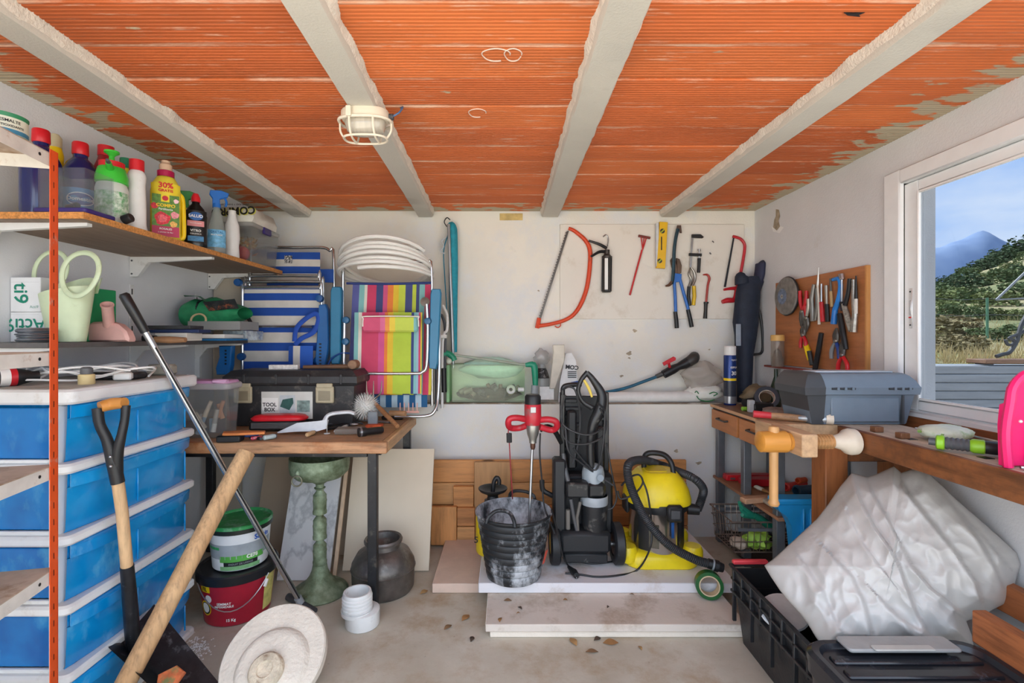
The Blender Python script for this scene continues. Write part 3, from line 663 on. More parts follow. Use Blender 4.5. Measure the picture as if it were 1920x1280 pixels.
n_ = t.part('nozzle', G(M).cyl((.03, -.01, .222), (.085, -.03, .235), .014, .010, 14), GRN); t.part('tip', G(M).cyl((.085, -.03, .235), (.105, -.038, .238), .008, .006, 12), DKGREY, n_)
t.done()
bottle('cleaner_bottle', 'yellow bottle with green cap between sprayer and white bottle', -1.70, 2.15, [(.038, 0), (.04, .01), (.04, .16), (.03, .21), (.02, .28), (.02, .3)], M_('e5cf2e', .4, var=.05), [(0, .3), (.025, .3), (.023, .345), (0, .35)], M_('1d7a55', .4))
bottle('toilet_cleaner', 'white narrow bottle with long red cap beside rose bottle', -1.583, 2.06, [(.034, 0), (.038, .01), (.034, .03), (.033, .13), (.03, .2), (.034, .235), (.03, .25), (.022, .262)], WHITE_P, [(0, .26), (.027, .26), (.027, .305), (0, .308)], REDC, s=(1, .8))
def rose(t, M, lb):
    L = lambda xx, zz, dd: (xx, -.0485-dd, zz)
    def blob(cx, cz, r, mt, nm, d=.0, n=14, wob=.15):
        g = G(); vs = [L(cx, cz, d)]+[L(cx+r*(1+wob*math.sin(5*q)) * math.cos(2*PI*i/n), cz+r*(1+wob*math.cos(3*q))*math.sin(2*PI*i/n), d) for i in range(n) for q in [2*PI*i/n]]
        t.part(nm, G(M).add(vs, [(0, 1+i, 1+(i+1) % n) for i in range(n)]), mt, lb)
    lft = M_('5d8a35', .5, var=.4, scale=60)
    t.part('leaf_print', G(M).add([L(-.052, .06, .0004), L(.052, .06, .0004), L(.052, .205, .0004), L(-.052, .205, .0004)], [(0, 1, 2, 3)]), lft, lb)
    t.part('crimson_band', G(M).add([L(-.052, .012, .0004), L(.052, .012, .0004), L(.052, .06, .0004), L(-.052, .06, .0004)], [(0, 1, 2, 3)]), M_('b51f4e', .45, var=.05), lb)
    RR = M_('d32b3a', .5, var=.35, scale=120)
    blob(-.012, .095, .03, RR, 'rose_print', .0008); blob(-.012, .095, .018, M_('e8606a', .5, var=.3, scale=120), 'rose_print', .0012); blob(.035, .115, .016, M_('ee8f9a', .5, var=.3, scale=150), 'rose_print', .0008); blob(-.042, .15, .014, RR, 'rose_print', .0008); blob(.03, .072, .014, M_('f0b35a', .5, var=.3, scale=150), 'rose_print', .0008); blob(.04, .18, .010, M_('f3c7cc', .5), 'rose_print', .0008)
    t.part('brand_square', G(M).add([L(-.018, .172, .001), L(.014, .172, .001), L(.014, .205, .001), L(-.018, .205, .001)], [(0, 1, 2, 3)]), M_('f2d81e', .4, var=0), lb)
    blob(-.002, .189, .012, RED, 'brand_mark', .0015, wob=0)
    fm = lambda zz, xx=0: M @ Matrix(((1, 0, 0, xx), (0, 0, -1, -.0502), (0, 1, 0, zz), (0, 0, 0, 1)))
    t.text('30%', .034, fm(.248), REDC, lb, bold=.03); t.text('GRATIS', .017, fm(.224), REDC, lb, bold=.03); t.text('COMPO', .02, fm(.155), YELLOW, lb, bold=.03); t.text('Fertilizante', .012, fm(.138), LABEL_W, lb, bold=.02)
    t.text('ROSALES', .012, fm(.047), LABEL_W, lb, bold=.01); t.text('y plantas de flor', .009, fm(.032), LABEL_W, lb)
    t.part('handle', G(M).tube([(.05, 0, .23), (.066, 0, .205), (.07, 0, .12), (.07, 0, .03), (.055, 0, .014)], .010, 10, 5), YELLOW)
    t.part('red_collar', G(M).lathe([(.034, .298), (.034, .325), (.024, .33)], 24), M_('b3154a', .4))
bottle('fertilizer_bottle', 'yellow fertilizer bottle printed with red roses', -1.60, 2.26, [(.055, 0), (.06, .006), (.06, .23), (.05, .27), (.036, .296), (.03, .30)], M_('f0dc4a', .35, var=.04), [(0, .325), (.026, .325), (.026, .355), (.018, .365), (.018, .375), (0, .376)], M_('d9b79a', .25, var=.05),
       s=(1, .78), band=(.0605, .012, .262, M_('f3dc3a', .4, var=.03), []), extra=rose)
def salud(t, M, lb):
    fm = lambda zz, dd=.0: M @ Matrix(((1, 0, 0, 0), (0, 0, -1, -.0335-dd), (0, 1, 0, zz), (0, 0, 0, 1)))
    def el(cz, rx, rz, mt, nm, d):
        n = 24; t.part(nm, G(fm(cz, d)).add([(0, 0, 0)]+[(rx*math.cos(2*PI*i/n), rz*math.sin(2*PI*i/n), 0) for i in range(n)], [(0, 1+i, 1+(i+1) % n) for i in range(n)]), mt, lb)
    el(.155, .031, .021, M_('1f5fa8', .4, var=0), 'brand_oval', .002)
    t.text('SALUD', .02, fm(.155, .003), LABEL_W, lb, bold=.02)
    t.part('pink_band', G(fm(.118, .0015)).add([(-.036, -.014, 0), (.036, -.014, 0), (.036, .014, 0), (-.036, .014, 0)], [(0, 1, 2, 3)]), M_('d98a8c', .5, var=.1), lb)
    t.text('Desinfectante', .009, fm(.12, .0025), LABEL_W, lb); t.text('VITRO', .016, fm(.082, .0025), LABEL_W, lb, bold=.02); t.text('CERAMICA', .010, fm(.066, .0025), LABEL_W, lb)
    t.part('blue_band', G(fm(.042, .0015)).add([(-.034, -.013, 0), (.034, -.013, 0), (.034, .013, 0), (-.034, .013, 0)], [(0, 1, 2, 3)]), M_('3b7ba8', .5, var=.3, scale=80), lb)
bottle('descaler_bottle', 'black bottle with red cap and blue oval logo', -1.575, 2.44, [(.046, 0), (.05, .008), (.048, .10), (.05, .16), (.036, .2), (.018, .222), (.016, .235)], M_('141414', .25, var=.1), [(0, .233), (.02, .233), (.02, .255), (.012, .275), (0, .278)], REDC,
       s=(1, .66), band=(.0505, .02, .185, M_('171717', .4, var=0), []), extra=salud)
def trigger(t, M, mt, z, s=1):
    h = t.part('trigger_head', G(M).prism([(-.02, z), (.016, z), (.016, z+.03), (.052, z+.044), (.058, z+.066), (.02, z+.078), (-.03, z+.072), (-.034, z+.05), (-.02, z+.03)], .026, Matrix(((1, 0, 0, 0), (0, 0, -1, .013), (0, 1, 0, 0), (0, 0, 0, 1))), .004), mt)
    t.part('trigger', G(M).tube([(.036, 0, z+.044), (.046, 0, z+.02), (.042, 0, z-.006)], .006, 8, 4), mt, h)
    t.part('neck_ring', G(M).lathe([(.02, z-.018), (.02, z+.004), (0, z+.004)], 20), mt, h)
bottle('window_spray', 'clear spray bottle with blue trigger and blue label', -1.565, 2.60, [(.042, 0), (.045, .008), (.044, .09), (.036, .15), (.024, .21), (.016, .235), (.016, .255)], pane((.82, .88, .86), .12, .08, .35, (.8, .86, .84)), None, None, s=(1, .7),
       band=(.0455, .03, .125, M_('6fb0d6', .4, var=.35, scale=50), [('CRISTAL', .016, .11, M_('1d5f9c', .5, var=0)), ('MULTIUSOS', .010, .095, LABEL_W)]), extra=lambda t, M, lb: trigger(t, M, M_('1f6fc8', .35, var=.05), .265))
bottle('green_spray', 'green trigger spray bottle behind the black bottle', -1.735, 2.60, [(.04, 0), (.042, .01), (.04, .12), (.03, .2), (.016, .235), (.016, .25)], M_('d9b53a', .4, dirt='e8e4da', dirt_amt=.4), None, None, extra=lambda t, M, lb: trigger(t, M, M_('3f9a4a', .4), .262))
g = G(TR((-1.575, 2.765, ZT+.001))); bottle('bleach_flask', 'crumpled plain white bottle beside the clear box', -1.575, 2.765, [(.036, 0), (.038, .01), (.034, .07), (.04, .12), (.036, .19), (.022, .235), (.02, .25)], WHITE_P, [(0, .25), (.02, .25), (.02, .275), (0, .277)], WHITE, s=(1, .8))
CLEAR = pane((.90, .91, .91), .25, .1, .09, (.86, .87, .86))
def open_box(g, x0, x1, y0, y1, z0, z1, w=.003, taper=0):
    """thin walled box, open at the top"""
    o = lambda q, z: [(x0+q, y0+q, z), (x1-q, y0+q, z), (x1-q, y1-q, z), (x0+q, y1-q, z)]
    return g.loft([o(taper, z0), o(0, z1), o(w, z1), o(taper+w, z0+w)], True, True)
# clear tub on a purple base, in front of the logo bottle
t = Thing('clear_tub', 'clear plastic tub on purple base in front of blue bottles', 'tub')
t.part('tub', open_box(G(), -1.70, -1.53, 1.745, 1.875, ZT+.018, ZT+.165), pane((.9, .92, .93), .12, .05, .06)); t.part('base', G().prism(rrect(-1.72, -1.525, 1.74, 1.885, .015), .018, TR((0, 0, ZT+.001)), .003), M_('34246e', .4))
t.done()
solo('film_canister', G().cyl((-1.58, 1.77, ZT+.034), (-1.64, 1.80, ZT+.034), .011, n=14), BLACK, 'small black canister lying inside the clear tub', 'canister')
solo('bottle_cap', G().lathe([(0, 0), (.018, 0), (.018, .03), (.014, .034), (0, .034)], 18, TR((-1.535, 1.93, ZT+.019)) @ RY(70)), BLACK, 'small black cap lying by the green sprayer', 'loose cap')  # a loose black bottle cap
# clear lidded box with tinsel
t = Thing('storage_box', 'clear lidded box of gold and red tinsel at shelf end', 'box')
t.part('tub', open_box(G(), -1.735, -1.515, 2.86, 3.2, ZT+.001, ZT+.215, .003, .012), CLEAR)
l_ = t.part('lid', G().prism(rrect(-1.745, -1.505, 2.85, 3.21, .02), .022, TR((0, 0, ZT+.212)), .005), pane((.86, .88, .87), .1, .2, .5, (.86, .86, .84)))
t.part('clip', G().box(-1.512, -1.496, 2.98, 3.07, ZT+.19, ZT+.232, .004), M_('34246e', .4), l_); t.done()
g = G(); rr = random.Random(2)
for _ in range(170):
    p = Vector((rr.uniform(-1.70, -1.55), rr.uniform(2.90, 3.0), ZT+.05+rr.random()*.11)); d = Vector((rr.uniform(-1, 1), rr.uniform(-1, 1), rr.uniform(-1, 1))).normalized()*.022; e = Vector((rr.uniform(-1, 1), rr.uniform(-1, 1), rr.uniform(-1, 1)))*.006
    g.add([p-d, p+e, p+d, p-e], [(0, 1, 2, 3)])
tn = solo('tinsel', g, M_('c9992e', .25, .8, var=.4, scale=60), 'gold tinsel inside the clear lidded box', 'tinsel', ang=0); tn['kind'] = 'stuff'
solo('red_ornament', G().ball((-1.60, 2.915, ZT+.055), (.045, .03, .045)), M_('c8283a', .4, var=.3, scale=30), 'red ornament at the bottom of the clear lidded box', 'ornament')
g = G(); g.loft([[(-1.70+.0*q, 2.86, ZT+.236), (-1.51, 2.86, ZT+.236), (-1.51, 3.16, ZT+.236), (-1.70, 3.16, ZT+.236)][0:4] for q in (0,)] + [[(-1.73, 2.845, ZT+.27), (-1.50, 2.86, ZT+.262), (-1.505, 3.16, ZT+.27), (-1.73, 3.18, ZT+.28)], [(-1.72, 2.86, ZT+.325), (-1.52, 2.87, ZT+.322), (-1.52, 3.14, ZT+.325), (-1.72, 3.17, ZT+.33)], [(-1.67, 2.94, ZT+.345), (-1.57, 2.93, ZT+.34), (-1.57, 3.06, ZT+.345), (-1.67, 3.08, ZT+.345)]])
t = Thing('printed_bag', 'folded white printed plastic bag on the clear lidded box', 'bag'); t.part('bag', g, M_('dcdad0', .5, var=.12, bmp=.5, bscale=25), ang=70)
t.text('COMPRO', .062, facing((-1.612, 2.842, ZT+.296), (-1, .03, -.05), (0, 0, -1)), M_('16160f', .5, var=0), bold=.035); t.text('COMPRO', .062, facing((-1.606, 2.843, ZT+.292), (-1, .03, -.05), (0, 0, -1)), M_('c9c25a', .5, var=0), bold=.03, depth=.0001)
t.text('PINTURAS Y BARNICES', .016, facing((-1.605, 2.845, ZT+.335), (-1, .02, 0), (0, -.3, -1)), LABEL_B, bold=.01); t.done()
# ---- middle shelf
CART = M_('dfe1e3', .7, var=.05); TG = M_('12836a', .6, var=0)
for nm, z0, z1, lab, rot in (('lower', ZM+.001, ZM+.121, 'white carton with green print upside down, under another', 180), ('upper', ZM+.122, ZM+.262, 'white carton with green print on top of its stack', 90)):
    t = Thing('carton', lab, 'box', 'printed cartons on the dark shelf')
    b = t.part('box', G().box(-1.997, -1.875 if nm == 'upper' else -1.862, 1.935, 2.2, z0, z1, .002), CART)
    t.part('flap_seam', G().box(-1.995, -1.88, 1.9345, 1.936, (z0+z1)/2+.05, (z0+z1)/2+.0505), M_('aaa', .8, var=0) if False else M_('a9abad', .8, var=0), b)
    zc = (z0+z1)/2
    if rot == 180: t.text('Acti9', .075, facing((-1.935, 1.934, zc+.01), (-1, 0, 0), (0, 0, -1)), TG, b, bold=.01)
    else:
        t.text('Acti9', .085, facing((-1.952, 1.934, zc-.06), (0, 0, -1), (1, 0, 0)), TG, b, bold=.012, align='RIGHT') if False else t.text('ti9', .08, facing((-1.955, 1.934, zc+.005), (0, 0, -1), (1, 0, 0)), TG, b, bold=.012)
        t.text('Acti9', .016, facing((-1.90, 1.934, zc-.05), (1, 0, 0)), M_('7aa89c', .6, var=0), b)
    t.done()
solo('green_carton', G().box(-1.857, -1.80, 2.06, 2.22, ZM+.001, ZM+.235, .003), M_('17955a', .6, var=.08), 'bright green carton behind the pale watering can', 'box')
# wire coil
g = G()
for k in range(9): g.torus(.052+.004*math.sin(k*2.1), .0035, 32, 6, TR((-1.79+.002*math.sin(k*3), 1.83, ZM+.006+k*.0058)) @ RX(3*math.sin(k)))
o = solo('wire_coil', g, M_('9aa3ad', .3, .9, var=.15), 'coil of grey steel wire at the shelf front', 'coil'); 
# watering can: a flaring vessel that rises into two tall loop handles
t = Thing('watering_can', 'pale green plastic watering can with two loop handles', 'watering can'); PG = M_('cddcb8', .4, var=.05, dirt='b9c49c', dirt_amt=.2)
cx, cy = -1.775, 1.945; rings = []
N = 40
for k in range(11):
    u = k/10; rx = .066+.036*u**.9; ry = .046+.022*u
    rings.append([(cx+rx*math.cos(q), cy+ry*math.sin(q), ZM+.002+u*(.205+.055*max(0, math.sin(q))+.02*math.cos(q))) for q in [2*PI*i/N for i in range(N)]])
inner = [[(cx+(p[0]-cx)*.955, cy+(p[1]-cy)*.94, p[2]+.003) for p in r] for r in rings[::-1]]
t.part('vessel', G().loft(rings+inner, True, True), PG)
def ring_pts(c, rx, rz, tilt=0): return [(c[0]+rx*math.cos(q)*(1+.12*math.sin(q))*1., c[1]+.018*math.sin(q), c[2]+rz*math.sin(q)) for q in [2*PI*i/36 for i in range(36)]]
t.part('handle', G().tube(ring_pts(P(150, 514, cy-.055), .071, .088), .0062, 10, closed=True, flat=1.7), PG)
t.part('handle', G().tube(ring_pts(P(94, 512, cy+.03), .066, .092), .0058, 10, closed=True, flat=1.6), PG)
t.part('spout_lip', G().loft([[(cx+.055, cy+.05, ZM+.2), (cx+.095, cy+.03, ZM+.2), (cx+.118, cy+.02, ZM+.262)], [(cx+.05, cy+.054, ZM+.2), (cx+.093, cy+.036, ZM+.2), (cx+.116, cy+.03, ZM+.265)]]), PG)
t.done()
# pink broom head
t = Thing('broom_head', 'dusty pink plastic squeegee head with tube socket', 'squeegee'); PK = M_('dcaea6', .5, var=.08, dirt='c9a59c', dirt_amt=.3)
pts = [(-.118, 0), (.118, 0), (.122, .012), (.108, .045), (.07, .075), (.02, .088), (-.05, .085), (-.095, .065), (-.12, .02)]
Mx = TR((-1.735, 2.09, ZM+.001)) @ RZ(-6)
t.part('body', G(Mx).prism(pts, .05, Matrix(((1, 0, 0, 0), (0, 0, 1, -.025), (0, 1, 0, 0), (0, 0, 0, 1))), .01), PK)
a, b = Vector((.02, -.01, .07)), Vector((.062, -.06, .152)); g = G(Mx)
fr = frame(a, b); L = (b-a).length
g.lathe([(.021, 0), (.021, L), (.024, L), (.024, L+.006), (.019, L+.006), (.017, L), (.016, L*.4), (0, L*.4)], 22, fr); s_ = t.part('socket', g, PK)
t.done()
# flat things along the dark shelf
def slab(name, lab, cat, px0, px1, y, z0, z1, d, m, rz=0, bv=.002, grp=None):
    a = (px0-VX)*y/F; b = (px1-VX)*y/F; c = (a+b)/2; w_ = (b-a)/2
    return solo(name, G(TR((c, y+d/2, 0)) @ RZ(rz)).box(-w_, w_, -d/2, d/2, z0, z1, bv), m, lab, cat, grp)
slab('blue_folder', 'dark blue flat folder on the shelf behind squeegee', 'folder', 270, 372, 2.36, ZM+.042, ZM+.058, .1, M_('1f2f57', .5), 0)
slab('flat_case', 'flat black plastic case lying on the blue folder', 'case', 268, 356, 2.37, ZM+.06, ZM+.078, .11, M_('3a3b3d', .5, var=.3, scale=40))
slab('document_stack', 'stack of papers and folders on the dark shelf', 'papers', 290, 350, 2.34, ZM+.002, ZM+.041, .12, M_('cfcac0', .7, var=.2, scale=2, stretch=(1, 1, 60)))
slab('white_papers', 'white papers stacked near the blue boxed goods', 'papers', 352, 420, 2.62, ZM+.014, ZM+.036, .2, M_('e3e2dd', .7, var=.12, scale=2, stretch=(1, 1, 50)))
slab('blue_sheet', 'thin blue folder under the white papers', 'folder', 345, 424, 2.6, ZM+.001, ZM+.012, .22, M_('1f6aa0', .5))
slab('boxed_goods', 'blue and white packaged box near the shelf end', 'box', 418, 462, 2.86, ZM+.001, ZM+.058, .2, M_('c5d2e0', .4, var=.5, scale=22, dirt='3d6fae', dirt_amt=.55))
t = Thing('clear_tray', 'long clear plastic tray on the stack near the green bag', 'tray'); t.part('tray', open_box(G(), P(352, 0, 2.64).x, P(450, 0, 2.64).x, 2.64, 2.84, ZM+.06, ZM+.108, .003), pane((.8, .82, .82), .12, .2, .45, (.66, .66, .66))); t.done()
t = Thing('hand_brush', 'wooden handled brush lying along the shelf edge', 'brush')
t.part('handle', G().tube([P(290, 636, 2.27), P(318, 637, 2.27), P(348, 637, 2.27)], [.014, .017, .012], 12, 5), wood('a87f5c', 'X')); t.part('head', G().box(P(270, 0, 2.27).x, P(291, 0, 2.27).x, 2.25, 2.29, ZM+.003, ZM+.028, .004), BLACK); t.done()
# green bag with black inside
t = Thing('compost_bag', 'crumpled green bag lying open on the shelf', 'bag'); GB = M_('2c8f5e', .45, var=.25, scale=14, bmp=.4, bscale=30)
Yb = 2.90
rings = []
for k in range(9):
    u = k/8; c = P(352+108*u, 590-3*u, Yb); hw = (.035+.075*math.sin(PI*min(1, .15+u*.8)))*(1-.25*u)
    rings.append([c+Vector((0, math.sin(a)*.085*(1+.1*mnoise.noise(Vector((k, a, 1)))), math.cos(a)*hw*(1+.25*mnoise.noise(Vector((k*.7, math.cos(a), math.sin(a))))))) for a in [2*PI*i/16 for i in range(16)]])
t.part('bag', G().loft(rings, True, False), GB, ang=60)
t.part('opening', G().loft([[p+Vector((.012, 0, 0))+(Vector((c_.x, c_.y, c_.z))-p)*.12 for p in rings[0] for c_ in [sum(rings[0], Vector())/16]], [p+Vector((.06, 0, 0)) for p in rings[1] for c_ in [0]]], True, True), BLACK)
t.part('print_panel', G().add([P(380, 566, Yb-.085), P(440, 560, Yb-.07), P(448, 578, Yb-.086), P(392, 583, Yb-.095)], [(0, 1, 2, 3)]), M_('22282a', .5, var=.6, scale=30, dirt='b5623a', dirt_amt=.4))
t.part('flap', G().loft([[P(344, 553, Yb-.06), P(372, 556, Yb-.07), P(400, 577, Yb-.1)], [P(346, 556, Yb+.05), P(376, 555, Yb+.05), P(404, 574, Yb+.0)]], False, False), GB); t.done()
g = G(); g.torus(.042, .006, 28, 8, TR(P(372, 600, 2.72)) @ RX(80) @ Matrix.Scale(.85, 4, (0, 1, 0)), -10, 190); solo('strap_ring', g, M_('c9b48a', .5), 'beige plastic hoop in front of the green bag', 'hoop')
# ---- blue drawer tower
XD, YD0, YD1 = -1.468, 1.60, 2.245; XB = -1.985; LV = [0.012, .237, .468, .699, .939, 1.18]
t = Thing('drawer_tower', 'white plastic tower of five translucent blue drawers', 'drawer unit')
BLU = None
def blue_plastic(nm, c1, c2, c3):
    m, nt, b = base_mat(nm); n1 = noise_node(nt, 6, 3, None, .5); n2 = noise_node(nt, 11, 5, (1, 1, .6), .6, off=(2, 2, 2))
    a = ramp(nt, n1.outputs[0], [(.35, hexc(c1)), (.6, hexc(c2))]).outputs[0]
    a = mix(nt, ramp(nt, n2.outputs[0], [(.55, (0, 0, 0, 1)), (.75, (.6, .6, .6, 1))]).outputs[0], a, hexc(c3))
    nt.links.new(a, b.inputs['Base Color']); b.inputs['Roughness'].default_value = .22; b.inputs['Coat Weight'].default_value = .3; b.inputs['Subsurface Weight'].default_value = .0; return m
BLU = blue_plastic('blue_drawer', '0083cc', '0c98de', '7fcdee'); BLU2 = blue_plastic('blue_window', '0064ae', '0a7cc6', '58b4dc')
WP = M_('e4e6e6', .4, var=.04, dirt='c9c7c0', dirt_amt=.15)
for (x, y) in ((XD-.03, YD0+.03), (XB+.03, YD0+.03), (XD-.03, YD1-.03), (XB+.03, YD1-.03)): t.part('post', G().box(x-.03, x+.03 - (.035 if x > -1.6 else 0), y-.03, y+.03, .01, 1.15, .006), WP)
for i, z in enumerate(LV):
    top = i == 5
    hh = .05 if top else .034
    t.part('top' if top else 'frame', G().prism(rrect(XB-.006, XD+(.018 if not top else .03), YD0-.012, YD1+.012, .03), hh, TR((0, 0, z-.5*hh-(.0 if not top else .0))), .008), WP)
for i in range(5):
    z0, z1 = LV[i]+.018, LV[i+1]-(.019 if i < 4 else .027)
    y0, y1 = YD0+.012, YD1-.012
    # drawer: bowed front with a projecting grip lip along its top edge
    fr = lambda z, q, lip: [(XB+.08, y0+.05, z), (XD-.02, y0+.05, z)]+[(XD+q-.02*abs(u*2-1)**3, y0+.012+(y1-y0-.024)*u, z) for u in [k/12 for k in range(13)]]+[(XD-.02, y1-.05, z), (XB+.08, y1-.05, z)]
    d = t.part('drawer', G().loft([fr(z0, -.008, 0), fr(z0+.01, -.002, 0), fr(z1-.06, .004, 0), fr(z1-.002, .006, 0)], True, True), BLU)
    li = lambda z, q: [(XD-.004, y0+.01+(y1-y0-.02)*u, z) for u in (0, 1)][:1]+[(XD+q-.03*abs(u*2-1)**5, y0+.008+(y1-y0-.016)*u, z) for u in [k/14 for k in range(15)]]+[(XD-.004, y1-.008, z)]
    t.part('grip', G().loft([li(z1-.05, .014), li(z1-.046, .03), li(z1-.006, .034), li(z1, .026)], True, True), BLU, d)
    for u in (.48, .93): t.part('rib', G().box(XD+.001, XD+.008, y0+(y1-y0)*u-.003, y0+(y1-y0)*u+.003, z0+.012, z1-.06, .002), BLU, d)
    t.part('end_panel', G().box(XB+.065, XD-.07, YD0+.02, YD0+.03, z0+.012, z1-.012, .003), BLU2)
    t.part('panel_rail', G().box(XB+.06, XD-.06, YD0+.006, YD0+.02, z0-.002, z0+.012, .003), WP)
t.part('top_dust', G().box(XB+.03, XD-.01, YD0+.02, YD1-.02, 1.204, 1.2065), M_('a9a59c', .9, var=.25, scale=12)); t.done()
ZD = 1.207
# clutter on the tower
g = G(); rr = random.Random(11); pts = []
for k in range(46): a = k*.55; pts.append(Vector((-1.70+.19*math.cos(a)*(1-.1*math.sin(k*1.3))+.06*math.sin(k*.31), 1.98+.15*math.sin(a)+.05*math.cos(k*.37), ZD+.008+.032*abs(math.sin(k*.9))+k*.0005)))
g.tube(pts, .0042, 6, 4); ca = Thing('cable_bundle', 'tangle of white cable on top of the drawer tower', 'cable'); ca.part('cable', g, WHITE)
ca.part('cable', G().tube([(-1.86, 1.70, ZD+.008), (-1.72, 1.72, ZD+.02), (-1.6, 1.80, ZD+.012), (-1.55, 1.9, ZD+.03), (-1.62, 2.0, ZD+.045)], .004, 6, 6), WHITE)
ca.part('plug', G(TR((-1.53, 1.92, ZD+.016)) @ RZ(25)).box(-.03, .03, -.02, .02, -.014, .016, .006), WHITE); ca.done()
t = Thing('hose_connector', 'beige plastic hose connector with grey nut on tower', 'connector'); M = TR((-1.545, 1.77, ZD))
t.part('sleeve', G(M).lathe([(0, 0), (.024, 0), (.025, .003), (.025, .034), (.022, .037), (0, .037)], 24), M_('d9c48e', .45)); g = G(M)
g.lathe([(.014, .036), (.019, .038), (.019, .058), (.015, .062), (.010, .064), (.010, .058), (0, .058)], 12); t.part('nut', g, M_('5b5c5e', .5)); t.done()
slab('black_tray', 'shallow black tray among cables on the tower', 'tray', 150, 243, 1.93, ZD+.001, ZD+.028, .1, BLACK, 10, .008)
slab('grey_case', 'flat grey-olive case at the back of the tower top', 'case', 272, 318, 2.16, ZD+.001, ZD+.05, .06, M_('9a988c', .5), 0, .01)
t = Thing('glue_bottle', 'black bottle with red and white label lying on tower', 'bottle'); a, b = V(-1.79, 1.64, ZD+.031), V(-1.735, 1.735, ZD+.031)
fr = frame(a, b); L = (b-a).length
t.part('body', G(fr).lathe([(0, 0), (.028, 0), (.031, .004), (.031, L*.8), (.025, L), (.018, L+.02), (.018, L+.035), (0, L+.036)], 24), BLACK); t.part('label', G(fr).lathe([(.0314, L*.36), (.0314, L*.6)], 24), LABEL_W); t.part('label', G(fr).lathe([(.0315, L*.6), (.0315, L*.76)], 24), RED)
t.part('base_plug', G(fr).lathe([(0, -.001), (.004, -.001)], 10), M_('c98a3a', .4)); t.done()
t = Thing('garden_tap', 'small corroded brass tap lying on the rack shelf', 'tap'); M = RM @ TR((.10, .12, .667+.001))
t.part('body', G(M).lathe([(0, 0), (.016, 0), (.016, .03), (.01, .034), (.01, .05), (0, .05)], 14), M_('7d7568', .5, .5, var=.3)); t.part('spout', G(M).tube([(0, 0, .02), (.02, -.025, .03), (.03, -.035, .012)], .008, 8, 5), M_('7d7568', .5, .5, var=.3)); t.part('lever', G(M).box(-.025, .025, -.005, .005, .05, .056, .002), M_('7d7568', .5, .5, var=.3)); t.done()
# ================================================================ left work table and the folded chairs behind it
ZTB = .868; TW = wood('b98f68', 'X', .7, 4, .65, 14, .2, dirt='8a7663'); TE = wood('c0916a', 'X', .5, 5, .6, 16, .2, dirt='a0643a'); STB = M_('26272a', .4, .3, var=.3, dirt='5a554e', dirt_amt=.1)
t = Thing('work_table', 'worn wooden work table with black steel legs', 'table')
t.part('top', G().box(-1.96, -.612, 2.372, 3.12, ZTB-.05, ZTB-.002), TW); t.part('edge', G().box(-1.96, -.58, 2.34, 2.372, ZTB-.057, ZTB, .005), TE); t.part('edge', G().box(-.612, -.58, 2.372, 3.12, ZTB-.057, ZTB, .005), wood('cda77c', 'Y', .75, 5, .6, 16, .2))
for x, y in ((-.664, 2.405), (-.635, 3.095), (-1.90, 2.405), (-1.90, 3.095)): t.part('leg', G().box(x-.023, x+.023, y-.02, y+.02, .002, ZTB-.057, .003), STB)
for a in ((-1.88, -.69, 2.39, 2.42, ZTB-.085, ZTB-.057), (-1.88, -.66, 3.08, 3.11, ZTB-.085, ZTB-.057), (-.66, -.63, 2.43, 3.03, ZTB-.085, ZTB-.057)): t.part('apron', G().box(*a, .002), STB)
t.done()
def pt(pts, y): return [P(p[0], p[1], y+(p[2] if len(p) > 2 else 0)) for p in pts]
ALT = M_('cfd2d4', .22, .95, var=.06); BLUP = M_('1c6fb4', .35, var=.06); BLF = M_('1f4fa5', .8, var=.1); TEALP = M_('23749a', .35, var=.06)
# black toolbox
t = Thing('toolbox', 'large dusty black toolbox with two beige latches', 'toolbox'); TBK = M_('303032', .5, var=.2, dirt='6b665f', dirt_amt=.25, bmp=.1, bscale=80)
x0, x1, y0, y1 = -1.60, -.86, 2.745, 3.0
t.part('tub', G().loft([[(x0+q, y0+q*.6, z), (x1-q, y0+q*.6, z), (x1-q, y1, z), (x0+q, y1, z)] for z, q in ((ZTB+.001, .03), (ZTB+.012, .02), (1.10, .008), (1.105, 0))]), TBK)
li = t.part('lid', G().loft([[(x0-a, y0-a, z), (x1+a, y0-a, z), (x1+a, y1+a*.2, z), (x0-a, y1+a*.2, z)] for z, a in ((1.107, .004), (1.12, .014), (1.155, .012), (1.178, -.012), (1.188, -.02))]), TBK)
for q in range(4): t.part('lid_rib', G().box(x0+.1+q*.185, x0+.115+q*.185, y0-.016, y0+.02, 1.11, 1.17, .003), TBK, li)
LATM = M_('b3a98e', .5, var=.12)
for px in (457, 610):
    c = P(px, 0, 2.74).x; la = t.part('latch', G().box(c-.052, c+.052, y0-.022, y0-.004, 1.005, 1.10, .006), LATM); t.part('latch_recess', G().box(c-.034, c+.034, y0-.0235, y0-.02, 1.02, 1.075, .001), M_('8f8670', .5), la); t.part('hinge', G().box(c-.045, c+.045, y0-.026, y0-.008, 1.092, 1.118, .004), LATM, la)
ca, cb = P(490, 734, 2.743), P(586, 785, 2.743)
lb = t.part('label', G().box(ca.x, cb.x, y0-.003, y0+.004, cb.z, ca.z, .0005), M_('cfd0cb', .5, var=.08)); w_ = cb.x-ca.x; yl = y0-.0035
t.part('title_panel', G().box(ca.x+.006, ca.x+.33*w_, yl-.0004, yl, cb.z+.05, ca.z-.035), LABEL_W, lb)
t.text('TOOL', .029, facing((ca.x+.165*w_, yl-.001, ca.z-.075)), LABEL_B, lb, bold=.03); t.text('BOX', .029, facing((ca.x+.165*w_, yl-.001, ca.z-.103)), LABEL_B, lb, bold=.03)
